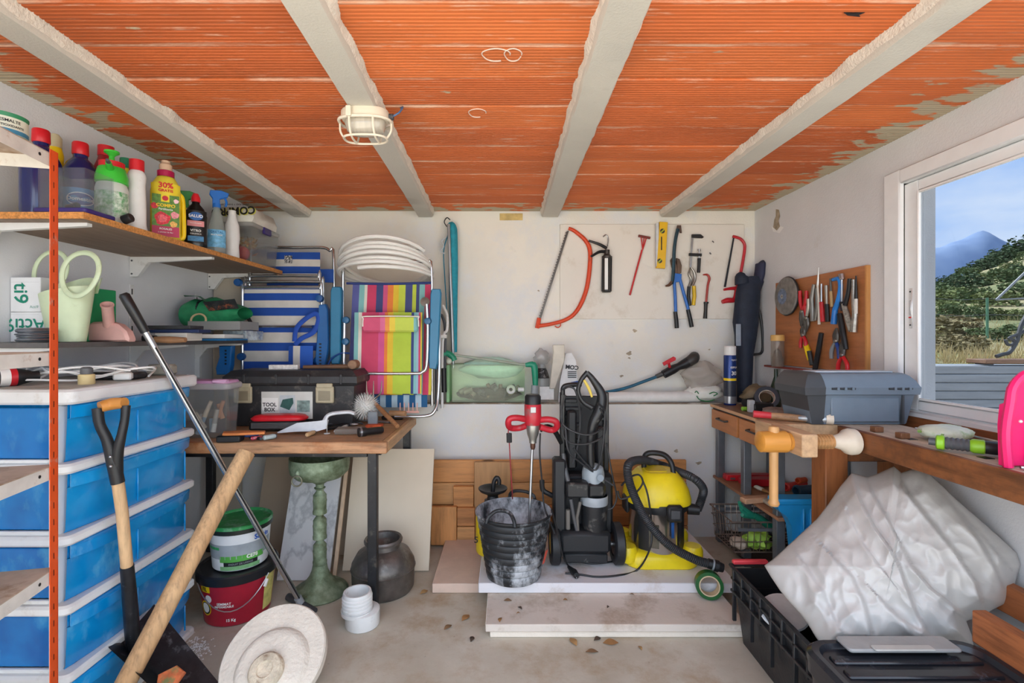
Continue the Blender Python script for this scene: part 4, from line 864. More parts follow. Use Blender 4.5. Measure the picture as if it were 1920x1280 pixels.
t.part('picture', G().box(ca.x+.36*w_, ca.x+.66*w_, yl-.0006, yl, cb.z+.03, ca.z-.02), M_('b9c2c6', .5, var=.15, scale=30), lb)
t.part('picture', G().prism([(ca.x+.37*w_, cb.z+.07), (ca.x+.55*w_, cb.z+.05), (ca.x+.63*w_, cb.z+.09), (ca.x+.62*w_, ca.z-.035), (ca.x+.42*w_, ca.z-.045)], .0005, Matrix(((1, 0, 0, 0), (0, 0, -1, yl-.0006), (0, 1, 0, 0), (0, 0, 0, 1)))), M_('2f5a55', .5, var=.3, scale=50), lb)
t.part('picture', G().box(ca.x+.70*w_, ca.x+.95*w_, yl-.0006, yl, cb.z+.04, ca.z-.05), M_('7f9590', .5, var=.5, scale=40), lb); t.done()
slab('paper_tag', 'white printed paper tag lying on the black toolbox', 'paper', 504, 557, 2.84, 1.189, 1.216, .04, M_('e6e4de', .7, var=.25, scale=60), 4, .001)
t = Thing('mallet', 'old mallet with dark wooden handle on black toolbox', 'mallet'); t.part('handle', G().tube([V(-1.20, 2.85, 1.203), V(-.93, 2.86, 1.206)], [.011, .014], 12), wood('7a5a42', 'X')); t.part('head', G().lathe([(0, 0), (.024, .001), (.028, .006), (.028, .07), (.024, .075), (0, .076)], 16, TR((-.905, 2.825, 1.218)) @ RX(-90)), M_('8a6a52', .7, var=.3, scale=30)); t.done()
# clear box with pink lid
t = Thing('clear_box', 'clear plastic box with pink lid beside drawer tower', 'box'); x0, x1 = P(360, 0, 2.42).x, P(434, 0, 2.42).x
t.part('tub', open_box(G(), x0-.06, x1-.02, 2.42, 2.53, ZTB+.001, 1.12, .003, .012), CLEAR)
l_ = t.part('lid_rim', G().prism(rrect(x0-.07, x1-.005, 2.40, 2.55, .03), .03, TR((0, 0, 1.117)), .006), pane((.9, .9, .9), .1, .2, .55, (.84, .85, .87))); t.part('lid', G().prism(rrect(x0-.06, x1-.015, 2.412, 2.54, .03), .018, TR((0, 0, 1.142)), .007), M_('c795bd', .45, var=.08)); t.part('handle', G().box(x1-.09, x1-.02, 2.40, 2.44, 1.148, 1.168, .006), M_('d3a6c9', .45), l_); t.done()
rr = random.Random(4)
for k in range(9):
    c = V(x0+.0+rr.random()*.11, 2.45+rr.random()*.06, ZTB+.03+.11*rr.random()); d = Vector((rr.uniform(-.03, .03), rr.uniform(-.02, .02), rr.uniform(.04, .08)))
    solo('craft_tube', G().tube([c-d*.5, c+d], [.012, .009], 10), [M_('d9c9b4', .6), M_('c98f6a', .6), M_('8fa3b5', .5), WHITE, M_('b5b0a8', .6)][k % 5], ['beige', 'tan', 'blue-grey', 'white', 'pale grey', 'cream', 'brown', 'slate', 'ivory'][k]+' tube inside the clear box with pink lid', 'tube', 'tubes inside the pink lidded box')
# ---- folded beach chairs
def fab(g, x0, x1, z0, z1, y, lean=0, sag=.012, n=14, m=14):
    def f(u, v): 
        x = x0+(x1-x0)*u; z = z0+(z1-z0)*v
        return (x, y+lean*v-sag*math.sin(PI*u)*(.6+.4*math.sin(PI*v))+.004*mnoise.noise(Vector((x*9, z*9, y))), z)
    g.grid(f, n, m); b = len(g.v)
    def h(u, v): p = f(u, v); return (p[0], p[1]+.004, p[2])
    g.grid(h, n, m); return g
BW = [(0, '1f4fa8')]
def bands(n, a='1f4fa8', b='d6d3cc', first=0): return [(i/n, a if (i+first) % 2 == 0 else b) for i in range(n)]
# rear blue-white chair
t = Thing('beach_chair', 'blue and white striped beach chair folded at the very back', 'chair', 'folded beach chairs'); Yc = 3.30
a, b = P(500, 468, Yc), P(618, 700, Yc)
t.part('back_fabric', fab(G(), a.x, P(600, 0, Yc).x, b.z, P(0, 473, Yc).z, Yc), stripes(bands(17, first=0), 'Z'))
t.part('side_pocket', fab(G(), P(600, 0, Yc).x, P(626, 0, Yc).x, P(0, 530, Yc).z, P(0, 505, Yc).z, Yc-.01), BLF)
t.part('frame', G().tube(pt([(470, 700), (470, 478), (480, 466), (500, 464), (560, 464), (604, 464), (618, 470), (626, 486), (626, 700)], Yc+.012), .0105, 10, 4), ALT)
mb = t.part('maker_label', G().box(P(536, 0, Yc).x, P(550, 0, Yc).x, Yc-.022, Yc-.018, P(0, 494, Yc).z, P(0, 480, Yc).z), M_('2b2b2b', .6, var=.7, scale=120, dirt='e6e6e6', dirt_amt=.7)); t.done()
# front blue-white chair
t = Thing('beach_chair', 'blue and white striped beach chair folded behind black toolbox', 'chair', 'folded beach chairs'); Yc = 3.14
t.part('back_fabric', fab(G(), P(453, 0, Yc).x, P(600, 0, Yc).x, ZTB+.12, P(0, 540, Yc).z, Yc), stripes([(0, 'd6d3cc'), (.06, '1f4fa8'), (.13, 'd6d3cc'), (.23, '1f4fa8'), (.325, 'd6d3cc'), (.425, '1f4fa8'), (.50, 'd6d3cc'), (.59, '1f4fa8'), (.66, 'd6d3cc'), (.745, '1f4fa8'), (.82, 'd6d3cc'), (.885, '1f4fa8'), (.95, 'd6d3cc'), (.985, '2a4c8c')], 'Z'))
for dy, yy, x0, x1 in ((-.012, 538, 455, 603), (.018, 528, 460, 606), (.05, 517, 468, 600)):
    t.part('frame', G().tube([P(x0, 770, Yc+dy), P(x0, yy+12, Yc+dy), P(x0+3, yy+3, Yc+dy), P(x0+12, yy, Yc+dy), P(x1-12, yy, Yc+dy), P(x1-3, yy+3, Yc+dy), P(x1, yy+12, Yc+dy), P(x1, 770, Yc+dy)], .0105, 10, 5), ALT)
t.part('cross_bar', G().tube([P(455, 612, Yc-.03), P(585, 612, Yc-.03)], .008, 8), ALT)
def armrest(t, pts, y, th, m, name='armrest'):
    poly = [(P(px, py, y).x, P(px, py, y).z) for px, py in pts]; return t.part(name, G().prism(poly, th, Matrix(((1, 0, 0, 0), (0, 0, 1, y-th/2), (0, 1, 0, 0), (0, 0, 0, 1))), .006), m)
ar = armrest(t, [(600, 572), (612, 570), (617, 580), (619, 640), (617, 662), (612, 684), (598, 688), (593, 676), (596, 640)], Yc-.05, .05, M_('1d63a6', .3, var=.06))
for k in range(7): t.part('notch', G().box(P(598, 0, Yc-.08).x, P(602, 0, Yc-.08).x, Yc-.078, Yc-.074, P(0, 643+k*6, Yc).z, P(0, 646+k*6, Yc).z), BLACK, ar)
ar = armrest(t, [(414, 648), (438, 648), (436, 685), (432, 702), (410, 702), (408, 690), (415, 668)], Yc-.06, .05, M_('1d6fb8', .3, var=.06))
for k in range(5): t.part('notch', G().box(P(421, 0, Yc-.09).x, P(424, 0, Yc-.09).x, Yc-.089, Yc-.084, P(0, 655+k*6, Yc).z, P(0, 658+k*6, Yc).z), BLACK, ar)
for px, py in ((450, 530), (456, 668), (602, 560), (598, 675)): t.part('joint', G().lathe([(0, 0), (.022, .003), (.026, .02), (.022, .037), (0, .04)], 14, TR(P(px, py, Yc-.02)) @ RX(90)), M_('174f8e', .35))
st = t.part('pocket', fab(G(), P(545, 0, Yc-.06).x, P(590, 0, Yc-.06).x, P(0, 690, Yc-.06).z, P(0, 648, Yc-.06).z, Yc-.09), stripes([(0, '1f4fa8'), (.2, 'd6d3cc'), (.5, '2a5fc0')], 'X'))
t.part('strap', G().tube(pt([(552, 640), (556, 615), (575, 596), (592, 588), (597, 600), (588, 622), (566, 634), (553, 646)], Yc-.07), .007, 8, 5, flat=2.2), M_('2450b0', .8), st)
t.part('strap', G().tube(pt([(450, 575), (462, 590), (474, 612), (480, 622)], Yc-.06), .012, 8, 5), BLACK); t.done()
# rainbow chair
t = Thing('beach_chair', 'rainbow striped beach chair folded on the table end', 'chair', 'folded beach chairs'); Yc = 3.04
RB = [(0, '5d62a0'), (.085, '86bfbd'), (.15, 'e2ddcf'), (.185, 'cf4468'), (.30, '444d7e'), (.385, 'd65a86'), (.44, 'ea8440'), (.51, 'e6c23c'), (.575, 'c4d24c'), (.66, '474f80'), (.745, 'bfd04a'), (.79, '474f80'), (.83, '86bfbd'), (.895, 'cf4468'), (.965, 'd9c84a')]
RB2 = [(0, '86bfbd'), (.06, 'e2ddcf'), (.11, 'd04a6c'), (.36, 'd65a92'), (.45, 'ea8440'), (.50, 'e6c23c'), (.58, 'b9d048'), (.84, '3f4a80'), (.88, '86bfbd'), (.92, '9db9cc'), (.95, 'cf4468'), (.98, 'd9c84a')]
t.part('back_fabric', fab(G(), P(652, 0, Yc).x, P(808, 0, Yc).x, P(0, 740, Yc).z, P(0, 530, Yc).z, Yc, .1), stripes(RB, 'X'))
t.part('hem', G().tube([P(650, 531, Yc+.098), P(730, 532, Yc+.088), P(809, 530, Yc+.098)], .008, 8, 4), M_('2f3f7a', .8))
t.part('seat_fabric', fab(G(), P(662, 0, Yc-.05).x, P(790, 0, Yc-.05).x, P(0, 738, Yc-.05).z, P(0, 585, Yc-.05).z, Yc-.05, .03), stripes(RB2, 'X'))
hd = t.part('head_pad', G().prism(rrect(P(680, 0, Yc-.07).x, P(784, 0, Yc-.07).x, P(0, 622, Yc-.07).z, P(0, 593, Yc-.07).z, .02), .028, Matrix(((1, 0, 0, 0), (0, 0, 1, Yc-.095), (0, 1, 0, 0), (0, 0, 0, 1))), .01), stripes([(0, 'd65a7c'), (.33, 'e0739a'), (.42, 'ee9a50'), (.5, 'ecd050'), (.6, 'c6d65a'), (.93, '86bfbd')], 'X'))
t.part('piping', G().tube([P(680, 612, Yc-.098), P(681, 597, Yc-.098), P(686, 593, Yc-.098), P(778, 593, Yc-.098), P(784, 597, Yc-.098), P(785, 612, Yc-.098)], .004, 8, 3), M_('e6e2d8', .7), hd)
t.part('lower_check', fab(G(), P(700, 0, Yc).x, P(800, 0, Yc).x, P(0, 764, Yc).z, P(0, 738, Yc).z, Yc+.02), stripes(bands(9, '27608f', 'b9d0dc'), 'X'))
t.part('frame', G().tube(pt([(642, 780, .1), (643, 600, .1), (644, 500, .1), (652, 492, .1), (690, 489, .1), (770, 489, .1), (800, 492, .1), (809, 502, .1), (810, 640, .1), (810, 760, .1)], Yc), .0105, 10, 4), ALT)
t.part('frame', G().tube(pt([(646, 600), (645, 660), (646, 688), (656, 700), (680, 700), (776, 700), (792, 697), (800, 684), (802, 620), (800, 570)], Yc-.06), .0105, 10, 4), ALT)
t.part('frame', G().tube(pt([(822, 560, .02), (824, 640, .0), (822, 735, -.05), (815, 770, -.09), (795, 780, -.1), (740, 780, -.1)], Yc), .0105, 10, 4), ALT)
armrest(t, [(625, 538), (640, 538), (642, 545), (641, 670), (638, 682), (624, 682), (621, 670), (622, 545)], Yc-.02, .05, TEALP); armrest(t, [(811, 542), (826, 542), (828, 550), (822, 680), (818, 692), (806, 690), (805, 676), (808, 550)], Yc-.03, .05, TEALP)
for px, py in ((651, 600), (803, 602), (650, 640)): t.part('joint', G().lathe([(0, 0), (.020, .003), (.024, .018), (.02, .035), (0, .04)], 14, TR(P(px, py, Yc-.04)) @ RX(90)), M_('1d5a84', .35))
t.part('hinge_plate', G().lathe([(0, 0), (.03, .002), (.03, .008), (0, .012)], 18, TR(P(797, 566, Yc-.01)) @ RX(75)), M_('8d867c', .4, .6, var=.3)); t.part('strap', G().tube(pt([(613, 690), (622, 672), (640, 662), (655, 662)], Yc-.06), .012, 8, 5, flat=.4), M_('2450a0', .8)); t.done()
# another folded frame at the right of the rainbow chair
t = Thing('folded_chair_frame', 'folded white and dark chair frame right of rainbow chair', 'chair frame')
t.part('tube', G().tube(pt([(829, 765), (830, 640), (838, 618), (838, 590), (830, 572)], 3.28), .0095, 8, 4), WHITE_P); t.part('tube', G().tube(pt([(818, 770), (820, 600), (832, 600), (835, 640), (832, 735)], 3.30), .010, 8, 3), DKGREY); t.part('grip', G().tube(pt([(832, 690), (833, 735)], 3.27), .018, 10), BLACK)
t.part('clip', G().box(*(lambda a, b: (a.x, b.x, 3.25, 3.29, b.z, a.z))(P(823, 627, 3.27), P(838, 634, 3.27)), .004), WHITE); t.done()
# white pipe coil
g = G(); c0 = V(-.79, 3.19, 1.82); pts = []
for k in range(6*30+8):
    a = -PI*.62+2*PI*k/30; lay = k/30; R = .292+.012*math.sin(lay*2.2)
    tilt = -.205*math.sin(a)*1.0
    pts.append(V(c0.x+R*math.cos(a), c0.y+R*.98*math.sin(a), c0.z+tilt*R/.3*.32*1.0+(.030*(lay-2.6))*(1 if True else 0)*(.55-.45*math.sin(a))))
pts += [pts[-1]+V(-.04, -.0, .015), pts[-1]+V(-.11, -.01, .028), pts[-1]+V(-.18, -.0, .03)]
g.tube(pts, .0125, 8); solo('pipe_coil', g, M_('e8e7e2', .35, var=.04), 'coil of white plastic pipe resting on the chairs', 'pipe coil')
# hanging teal parasol bag with pole
t = Thing('parasol', 'teal parasol in its sleeve hanging beside the chairs', 'parasol'); TF = M_('1f93a8', .7, var=.15, scale=30, bmp=.5, bscale=60)
t.part('sleeve', G().tube(pt([(842, 418), (848, 430), (850, 500), (850, 580), (852, 660)], 3.46), [.012, .036, .034, .03, .02], 12, 5), TF); t.part('pole', G().tube(pt([(841, 420), (846, 560), (850, 690)], 3.41), .011, 10), M_('a9aeb0', .3, .7)); t.part('hook', G().tube(pt([(838, 425), (833, 416), (838, 408), (844, 412)], 3.47), .004, 6, 5), BLACK)
t.part('cord', G().tube(pt([(840, 440), (832, 470), (834, 520), (837, 570), (838, 610)], 3.44), .004, 6, 5), M_('197a96', .7)); t.part('rope', G().tube(pt([(836, 445), (828, 452), (832, 462), (826, 470), (834, 476)], 3.44), .006, 6, 5), M_('c9cdd0', .6)); t.done()
# ---- small things on the table
def on(px, py): return PZ(px, py, ZTB)
t = Thing('abs_brush', 'black and orange stiff brush lying at table front', 'brush'); p = on(430, 828); M = TR(p) @ RZ(8)
t.part('bristles', G(M).box(-.05, .06, -.03, .03, .001, .035, .006), BLACK); t.part('back', G(M).prism([(-.04, .03), (.05, .035), (.16, .02), (.17, -.02), (.05, -.035), (-.02, -.03)], .012, TR((0, 0, .0355)), .004), M_('d98447', .5, var=.2)); t.part('blue_edge', G(M).box(.0, .12, .035, .055, .012, .04, .006), M_('2b4f94', .5)); t.done()
t = Thing('sander_pad', 'red topped black plastic pad in front of toolbox', 'sander'); p = on(525, 806); M = TR(p) @ RZ(4)
t.part('base', G(M).prism(rrect(-.15, .13, -.05, .05, .02), .05, TR((0, 0, .008)), .006), BLACK); t.part('clear_edge', G(M).prism(rrect(-.13, .12, -.06, -.05, .004), .03, TR((0, 0, .02)), .001), pane((.7, .72, .74), .2, .1, .2)); 
rc = t.part('red_top', G(M).loft([[(x_*s_, y_*s_, z_) for x_, y_ in rrect(-.15, .15, -.055, .055, .05)] for z_, s_ in ((.058, .96), (.064, 1), (.07, 1), (.082, .9), (.088, .7))], True, True), M_('d3202c', .35)); t.part('badge', G(M).lathe([(0, .0895), (.018, .0890)], 18, TR((.06, -.01, -.004))), M_('e5c06a', .4), rc); t.done()
t = Thing('trowel', 'pale grey plastic trowel with curved handle', 'trowel'); p0 = on(520, 813)
a, b, c, d, e = P(520, 812, 2.52), P(560, 797, 2.54), P(600, 792, 2.56), P(618, 781, 2.58), P(662, 775, 2.60)
t.part('blade', G().loft([[a, a+V(.0, .0, .006), a+V(.01, .02, .004)], [b+V(0, -.03, -.028), b+V(0, -.02, .016), b+V(0, .03, .01)], [c+V(0, -.03, -.040), c+V(0, -.02, .012), c+V(0, .03, .006)], [c+V(.04, -.01, -.03), c+V(.04, -.005, .018), c+V(.04, .02, .012)]]), M_('c9ced4', .4)); t.part('handle', G().tube([c+V(.02, 0, .002), d+V(0, 0, .012), e+V(-.03, 0, .008), e+V(.01, 0, .0)], [.016, .014, .013, .013], 10, 5, flat=.7), M_('d3d7db', .4)); t.done()
t = Thing('flashlight', 'stubby black flashlight near table corner', 'flashlight'); a, b = on(672, 818)+V(0, 0, .021), on(718, 814)+V(0, .02, .021)
t.part('body', G().lathe([(0, 0), (.023, 0), (.024, .004), (.024, .035), (.019, .045), (.018, .125), (.015, .13), (0, .13)], 20, frame(a, b)), BLACK); t.part('lens_ring', G().lathe([(.0245, .006), (.0245, .016)], 20, frame(a, b)), M_('8f8f92', .3, .6)); t.done()
def cyltool(name, lab, cat, pa, pb, r, m, tip=None, tm=None):
    """a hand tool lying on the table: shaped grip, collar and, where it has one, a shaft"""
    a, b = PZ(*pa, ZTB)+V(0, 0, r+.001), PZ(*pb, ZTB)+V(0, 0, r+.001); L = (b-a).length; t = Thing(name, lab, cat); fr = frame(a, b); k = .55 if tip else 1
    t.part('grip', G(fr).lathe([(0, 0), (r*.7, 0), (r, L*.08*k), (r*.92, L*.4*k), (r, L*.75*k), (r*.7, L*.95*k), (0, L*k)], 14), m)
    t.part('collar', G(fr).lathe([(r*.75, L*.9*k), (r*.8, L*.93*k), (r*.8, L*1.0*k), (0, L*1.01*k)], 12), tm or DKGREY)
    if tip: t.part('shaft', G(fr).lathe([(tip, L*.55), (tip, L*.93), (tip*1.3, L*.95), (tip*.5, L), (0, L)], 10), STEEL)
    return t.done()
cyltool('screwdriver', 'small screwdriver with red and white handle at table front', 'screwdriver', (470, 826), (512, 821), .010, M_('b5324a', .5, var=.5, scale=90, dirt='dddddd', dirt_amt=.4), .003); cyltool('wooden_peg', 'short wooden peg on the table by the trowel', 'peg', (575, 820), (590, 814), .012, M_('c9a578', .6)); t = Thing('black_pliers', 'black handled pliers lying under grey trowel handle', 'pliers'); q0 = PZ(616, 806, ZTB)+V(0, 0, .012); q1 = PZ(655, 800, ZTB)+V(0, .02, .012)
for sd in (-1, 1): t.part('handle', G().tube([q0+V(0, .03*sd, 0), q0.lerp(q1, .5)+V(0, .026*sd, 0), q1], [.009, .010, .007], 10, 4), BLACK); t.part('jaw', G().tube([q1, q1+V(.02, .008*sd, 0), q1+V(.045, .001*sd, 0)], [.009, .008, .003], 8, 3), STEEL)
t.part('pivot', G().lathe([(0, .0), (.013, 0), (.013, .012), (0, .013)], 14, TR(q1-V(0, 0, .005))), DKGREY); t.done(); cyltool('white_stick', 'white plastic stick angled on table beside flashlight', 'stick', (628, 812), (652, 800), .009, WHITE_P); cyltool('steel_rod', 'thin steel rod lying towards the table back', 'rod', (670, 790), (735, 794), .006, STEEL)
cyltool('marker_pen', 'black marker lying by the stiff brush', 'marker', (468, 822), (490, 826), .008, BLACK); cyltool('glass_scraper', 'pale blue plastic scraper on the table front', 'scraper', (494, 826), (518, 822), .013, M_('b3c4c4', .4))
t = Thing('nail_base', 'upright nail through a flat plastic disc on table', 'nail'); p = on(613, 813); t.part('disc', G().lathe([(0, .001), (.016, .001), (.016, .004), (0, .005)], 16, TR(p)), WHITE_P); t.part('nail', G().cyl(p+V(0, 0, .004), p+V(0, 0, .042), .003, n=8), STEEL); t.done()
slab('wire_tangle_box', 'small clear plastic tray with orange bits on table', 'tray', 626, 672, 2.52, ZTB+.001, ZTB+.03, .08, pane((.75, .74, .72), .15, .2, .45, (.55, .5, .45)), 6, .003)
solo('sandpaper_scrap', G(TR(on(702, 801))).box(-.045, .045, -.03, .03, .001, .018, .003), M_('c9582f', .8, var=.3, scale=30), 'orange-red scrap beside the black flashlight', 'scrap')
g = G()
for k in range(8): a = rr.uniform(0, 6.3); c = on(rr.uniform(590, 690), rr.uniform(795, 806)); g = G().tube([c+V(0, 0, .006), c+V(.03*math.cos(a), .03*math.sin(a), .016), c+V(.06*math.cos(a+.6), .05*math.sin(a+.6), .008)], .004, 6, 4); solo('cable_scrap', g, BLACK if k % 3 else DKGREY, 'short black or grey cable scrap strewn on the work table', 'cable', 'cable scraps on the work table')
# round white pipe brush, three-prong fork, pink rake, claw
t = Thing('pot_scrubber', 'round white bristle brush beside the black toolbox', 'brush'); c = P(685, 762, 2.80); g = G()
for k in range(260):
    a = k*2.39996; z = 1-2*(k+.5)/260; q = math.sqrt(1-z*z); d = Vector((q*math.cos(a), q*math.sin(a), z)); L = .088
    s_ = d.orthogonal().normalized()*.0032; g.add([c+d*.02-s_, c+d*.02+s_, c+d*L], [(0, 1, 2)]); s2 = d.cross(s_); g.add([c+d*.02-s2, c+d*.02+s2, c+d*L], [(0, 1, 2)])
bo = t.part('bristles', g, WHITE, ang=0); bo['kind'] = 'stuff'; t.part('core', G().ball(c, .05, 18, 12), M_('d5d5d0', .7)); t.part('stem', G().box(c.x+.03, c.x+.085, c.y-.06, c.y-.035, ZTB+.002, c.z-.02, .004), M_('7f868b', .4)); t.done()
t = Thing('hand_fork', 'hand cultivator with three prongs and wooden handle', 'cultivator'); a, b = P(745, 799, 2.62), P(697, 750, 2.86)
t.part('handle', G().tube([a, (a+b)/2, b], [.012, .014, .011], 12, 4), wood('a8774f', 'X')); 
for dx in (-9, 3, 17): t.part('prong', G().tube([b, P(697+dx*.5, 745, 2.86), P(697+dx, 735, 2.86), P(697+dx*1.1, 714, 2.86)], [.006, .005, .005, .002], 8, 4), M_('8a7d73', .4, .7))
t.done()
t = Thing('rake_head', 'small pink plastic rake with wooden stub at table edge', 'rake'); PR = M_('dba69a', .5)
c = P(762, 778, 2.90); t.part('handle', G().tube([c+V(-.10, 0, .012), c+V(.0, -.02, .012)], .017, 12), wood('b38a63', 'X'))
for k in range(5): t.part('tine', G().tube([c+V(-.045+k*.026, .03, .015), c+V(-.045+k*.026, .032, .07)], [.004, .003], 6), PR)
t.part('bar', G().tube([c+V(-.055, .03, .015), c+V(.07, .03, .015)], .007, 8), PR); t.done()
slab('wire_brush', 'black plastic bar lying behind the pink rake', 'tool', 715, 755, 2.98, ZTB+.001, ZTB+.022, .04, BLACK, 0, .005)
# ---- under the table
BOARD = M_('cdbba4', .75, var=.06, scale=3, bmp=.1, bscale=40); TILE = None
def lean(name, lab, x0, x1, yb, zt, yt, th, m, parts=None, xs=0):
    dy = yt-yb; L = math.hypot(dy, zt); n = Vector((0, -zt/L, dy/L))*th
    A = [V(x0, yb, .002), V(x1, yb, .002), V(x1+xs, yt, zt), V(x0+xs, yt, zt)]
    return solo(name, G().loft([A, [p+n+V(0, 0, .0) for p in A]]).box(0, 0, 0, 0, 0, 0) if False else G().loft([[p-n for p in A], A]), m, lab, 'board')
lean('leaning_board', 'large beige board leaning under the table by drawers', -1.60, -1.02, 3.04, .80, 3.29, -.012, M_('b9a68f', .75, var=.08, scale=3))
lean('leaning_board', 'cream board leaning behind the black table leg', -.96, -.452, 2.84, .668, 3.055, -.018, M_('d8cab4', .75, var=.05, scale=3))
def marble():
    m, nt, b = base_mat('marble_tile'); n = noise_node(nt, 2.2, 8, (1, 1, .6), .6); n2 = noise_node(nt, 3, 3)
    a = ramp(nt, n.outputs[0], [(.47, hexc('dfe0e1')), (.5, hexc('b9bbbe')), (.53, hexc('dfe0e1'))]).outputs[0]; nt.links.new(a, b.inputs['Base Color']); b.inputs['Roughness'].default_value = .25; return m
lean('marble_tile', 'white veined marble tile leaning behind green stand', -1.295, -1.0, 2.725, .665, 2.98, -.012, marble(), None, -.0); lean('wood_strip', 'thin pale wooden strip leaning against marble tile', -.985, -.965, 2.735, .655, 2.98, -.012, M_('d3b79a', .7))
# patinated stand
PAT = None
def patina():
    m, nt, b = base_mat('green_patina'); n = noise_node(nt, 16, 7, None, .65); n2 = noise_node(nt, 45, 5)
    a = ramp(nt, n.outputs[0], [(.3, hexc('4f5638')), (.5, hexc('7b8a6e')), (.66, hexc('98a68c')), (.8, hexc('7a6a48'))]).outputs[0]
    nt.links.new(a, b.inputs['Base Color']); b.inputs['Roughness'].default_value = .6; b.inputs['Metallic'].default_value = .35; bump(nt, b, n2.outputs[0], .4, .004); return m
PAT = patina(); x, y = -1.006, 2.60
t = Thing('ashtray_stand', 'tall green patinated bronze bowl stand under the table', 'stand'); M = TR((x, y, .002))
t.part('base', G(M).lathe([(0, 0), (.145, 0), (.148, .006), (.14, .018), (.12, .03), (.115, .036), (.085, .05), (.055, .09), (.042, .12), (.036, .15), (0, .15)], 36), PAT)
col = [(0, .15), (.034, .15)]
for k in range(3):
    z = .155+k*.135
    col += [(.036, z), (.037, z+.012), (.034, z+.02), (.035, z+.06), (.037, z+.07), (.034, z+.08), (.035, z+.10), (.026, z+.112), (.02, z+.12), (.019, z+.128), (.026, z+.134)]
col += [(.03, .565), (0, .566)]
t.part('column', G(M).lathe(col, 28), PAT)
bw = t.part('bowl', G(M).lathe([(0, .56), (.02, .56), (.022, .585), (.06, .61), (.12, .625), (.15, .655), (.155, .69), (.155, .735), (.148, .735), (.146, .69), (.13, .66), (0, .64)], 40), PAT)
t.part('ring_mount', G(M).ball((-.06, -.142, .675), (.012, .008, .02)), PAT, bw); t.part('ring', G(M).torus(.026, .004, 22, 8, TR((-.058, -.155, .645)) @ RX(90)), M_('7d7a66', .5, .5), bw); t.done()
# grey metal pot
POTM = M_('6f6a66', .45, .7, var=.35, scale=12, dirt='93958f', dirt_amt=.3, bmp=.2, bscale=35); x, y = -.672, 2.64
t = Thing('metal_pot', 'squat dented grey metal pot with wide neck', 'pot'); M = TR((x, y, .002))
t.part('body', G(M).lathe([(0, 0), (.155, 0), (.165, .015), (.17, .12), (.172, .125), (.168, .15), (.14, .2), (.10, .225), (.092, .23), (.09, .255)], 40), POTM); t.part('neck_ring', G(M).lathe([(.09, .252), (.102, .256), (.104, .268), (.098, .278), (.088, .272), (.084, .24), (0, .16)], 36), POTM); t.part('seam', G(M).lathe([(.170, .118), (.1745, .122), (.170, .126)], 40), POTM); t.done()
# white threaded pvc adaptor
x, y = -.70, 2.31; t = Thing('pipe_adaptor', 'white offset plastic pipe adaptor on the floor', 'adaptor'); M = TR((x, y, .002))
t.part('socket', G(M).lathe([(0, 0), (.078, 0), (.08, .004), (.08, .07), (.06, .075), (0, .075)], 36, TR((.012, 0, 0))), WHITE_P)
pr = [(.066, .072)]
for k in range(4): pr += [(.066, .08+k*.016), (.071, .084+k*.016), (.071, .09+k*.016), (.066, .094+k*.016)]
t.part('threaded_neck', G(M).lathe([(.074, .06), (.076, .078)]+pr+[(.068, .148), (.064, .16), (.056, .16), (.056, .08), (0, .08)], 36, TR((-.012, -.005, 0))), WHITE_P); t.done()
# buckets
x, y = -1.35, 2.425; t = Thing('bucket', 'red plastic bucket with black lid on the floor', 'bucket'); M = TR((x, y, .002))
RDB = M_('a81d33', .35, var=.08)
t.part('body', G(M).lathe([(0, 0), (.142, 0), (.148, .006), (.172, .225), (.176, .225), (.176, .232)], 40), RDB)
t.part('lid', G(M).lathe([(.178, .205), (.183, .208), (.184, .245), (.178, .252), (.166, .252), (.162, .246), (0, .246)], 40), M_('1b1c20', .35, var=.1))
def arcpatch(M, r0, r1, z0, z1, a0, a1, n=14):
    return G(M).grid(lambda u, v: ((r0+(r1-r0)*v)*math.sin(a0+(a1-a0)*u), -(r0+(r1-r0)*v)*math.cos(a0+(a1-a0)*u), z0+(z1-z0)*v), n, 2)
Mf = M @ RZ(math.degrees(math.atan2(-x, y))*-1+0)      # front (-y) turned to the camera
Mf = M @ RZ(29)
rad = lambda z: .1485+(.172-.148)*z/.225
t.part('yellow_panel', arcpatch(Mf, rad(.03)+.001, rad(.2)+.001, .03, .2, .75, 1.25), M_('d9d07a', .5, var=.25, scale=30)); t.part('yellow_badge', arcpatch(Mf, rad(.17)+.001, rad(.20)+.001, .17, .2, -1.15, -.78), YELLOW); t.text('FIL', .026, Mf @ RZ(-55) @ Matrix(((1, 0, 0, 0), (0, 0, -1, -rad(.185)-.002), (0, 1, 0, .185), (0, 0, 0, 1))), LABEL_B, bend=.17, bold=.03)
for zz, r_, mt in ((.09, .036, YELLOW), (.09, .03, LABEL_B), (.092, .024, LABEL_W), (.14, .019, LABEL_W)):
    n = 22; aa = -1.0 if zz < .12 else -.85; pz = .0012+(.036-r_)*.04
    t.part('emblem', G(Mf).add([(lambda a_, z_: ((rad(z_)+pz)*math.sin(a_), -(rad(z_)+pz)*math.cos(a_), z_))(aa+(r_*math.cos(2*PI*i/n))/.165, zz+r_*math.sin(2*PI*i/n)) for i in range(n)], [tuple(range(n))]), mt)
tf = lambda deg, zz: Mf @ RZ(deg) @ Matrix(((1, 0, 0, 0), (0, 0, -1, -rad(zz)-.0015), (0, 1, 0, zz), (0, 0, 0, 1)))
t.text('SEMIMAT', .016, tf(-22, .118), LABEL_W, bend=.165, bold=.02); t.text('IMPERMEABLE', .014, tf(-22, .104), LABEL_W, bend=.165, bold=.02); t.text('15 Kg', .018, tf(-12, .035), LABEL_W, bend=.165, bold=.03)
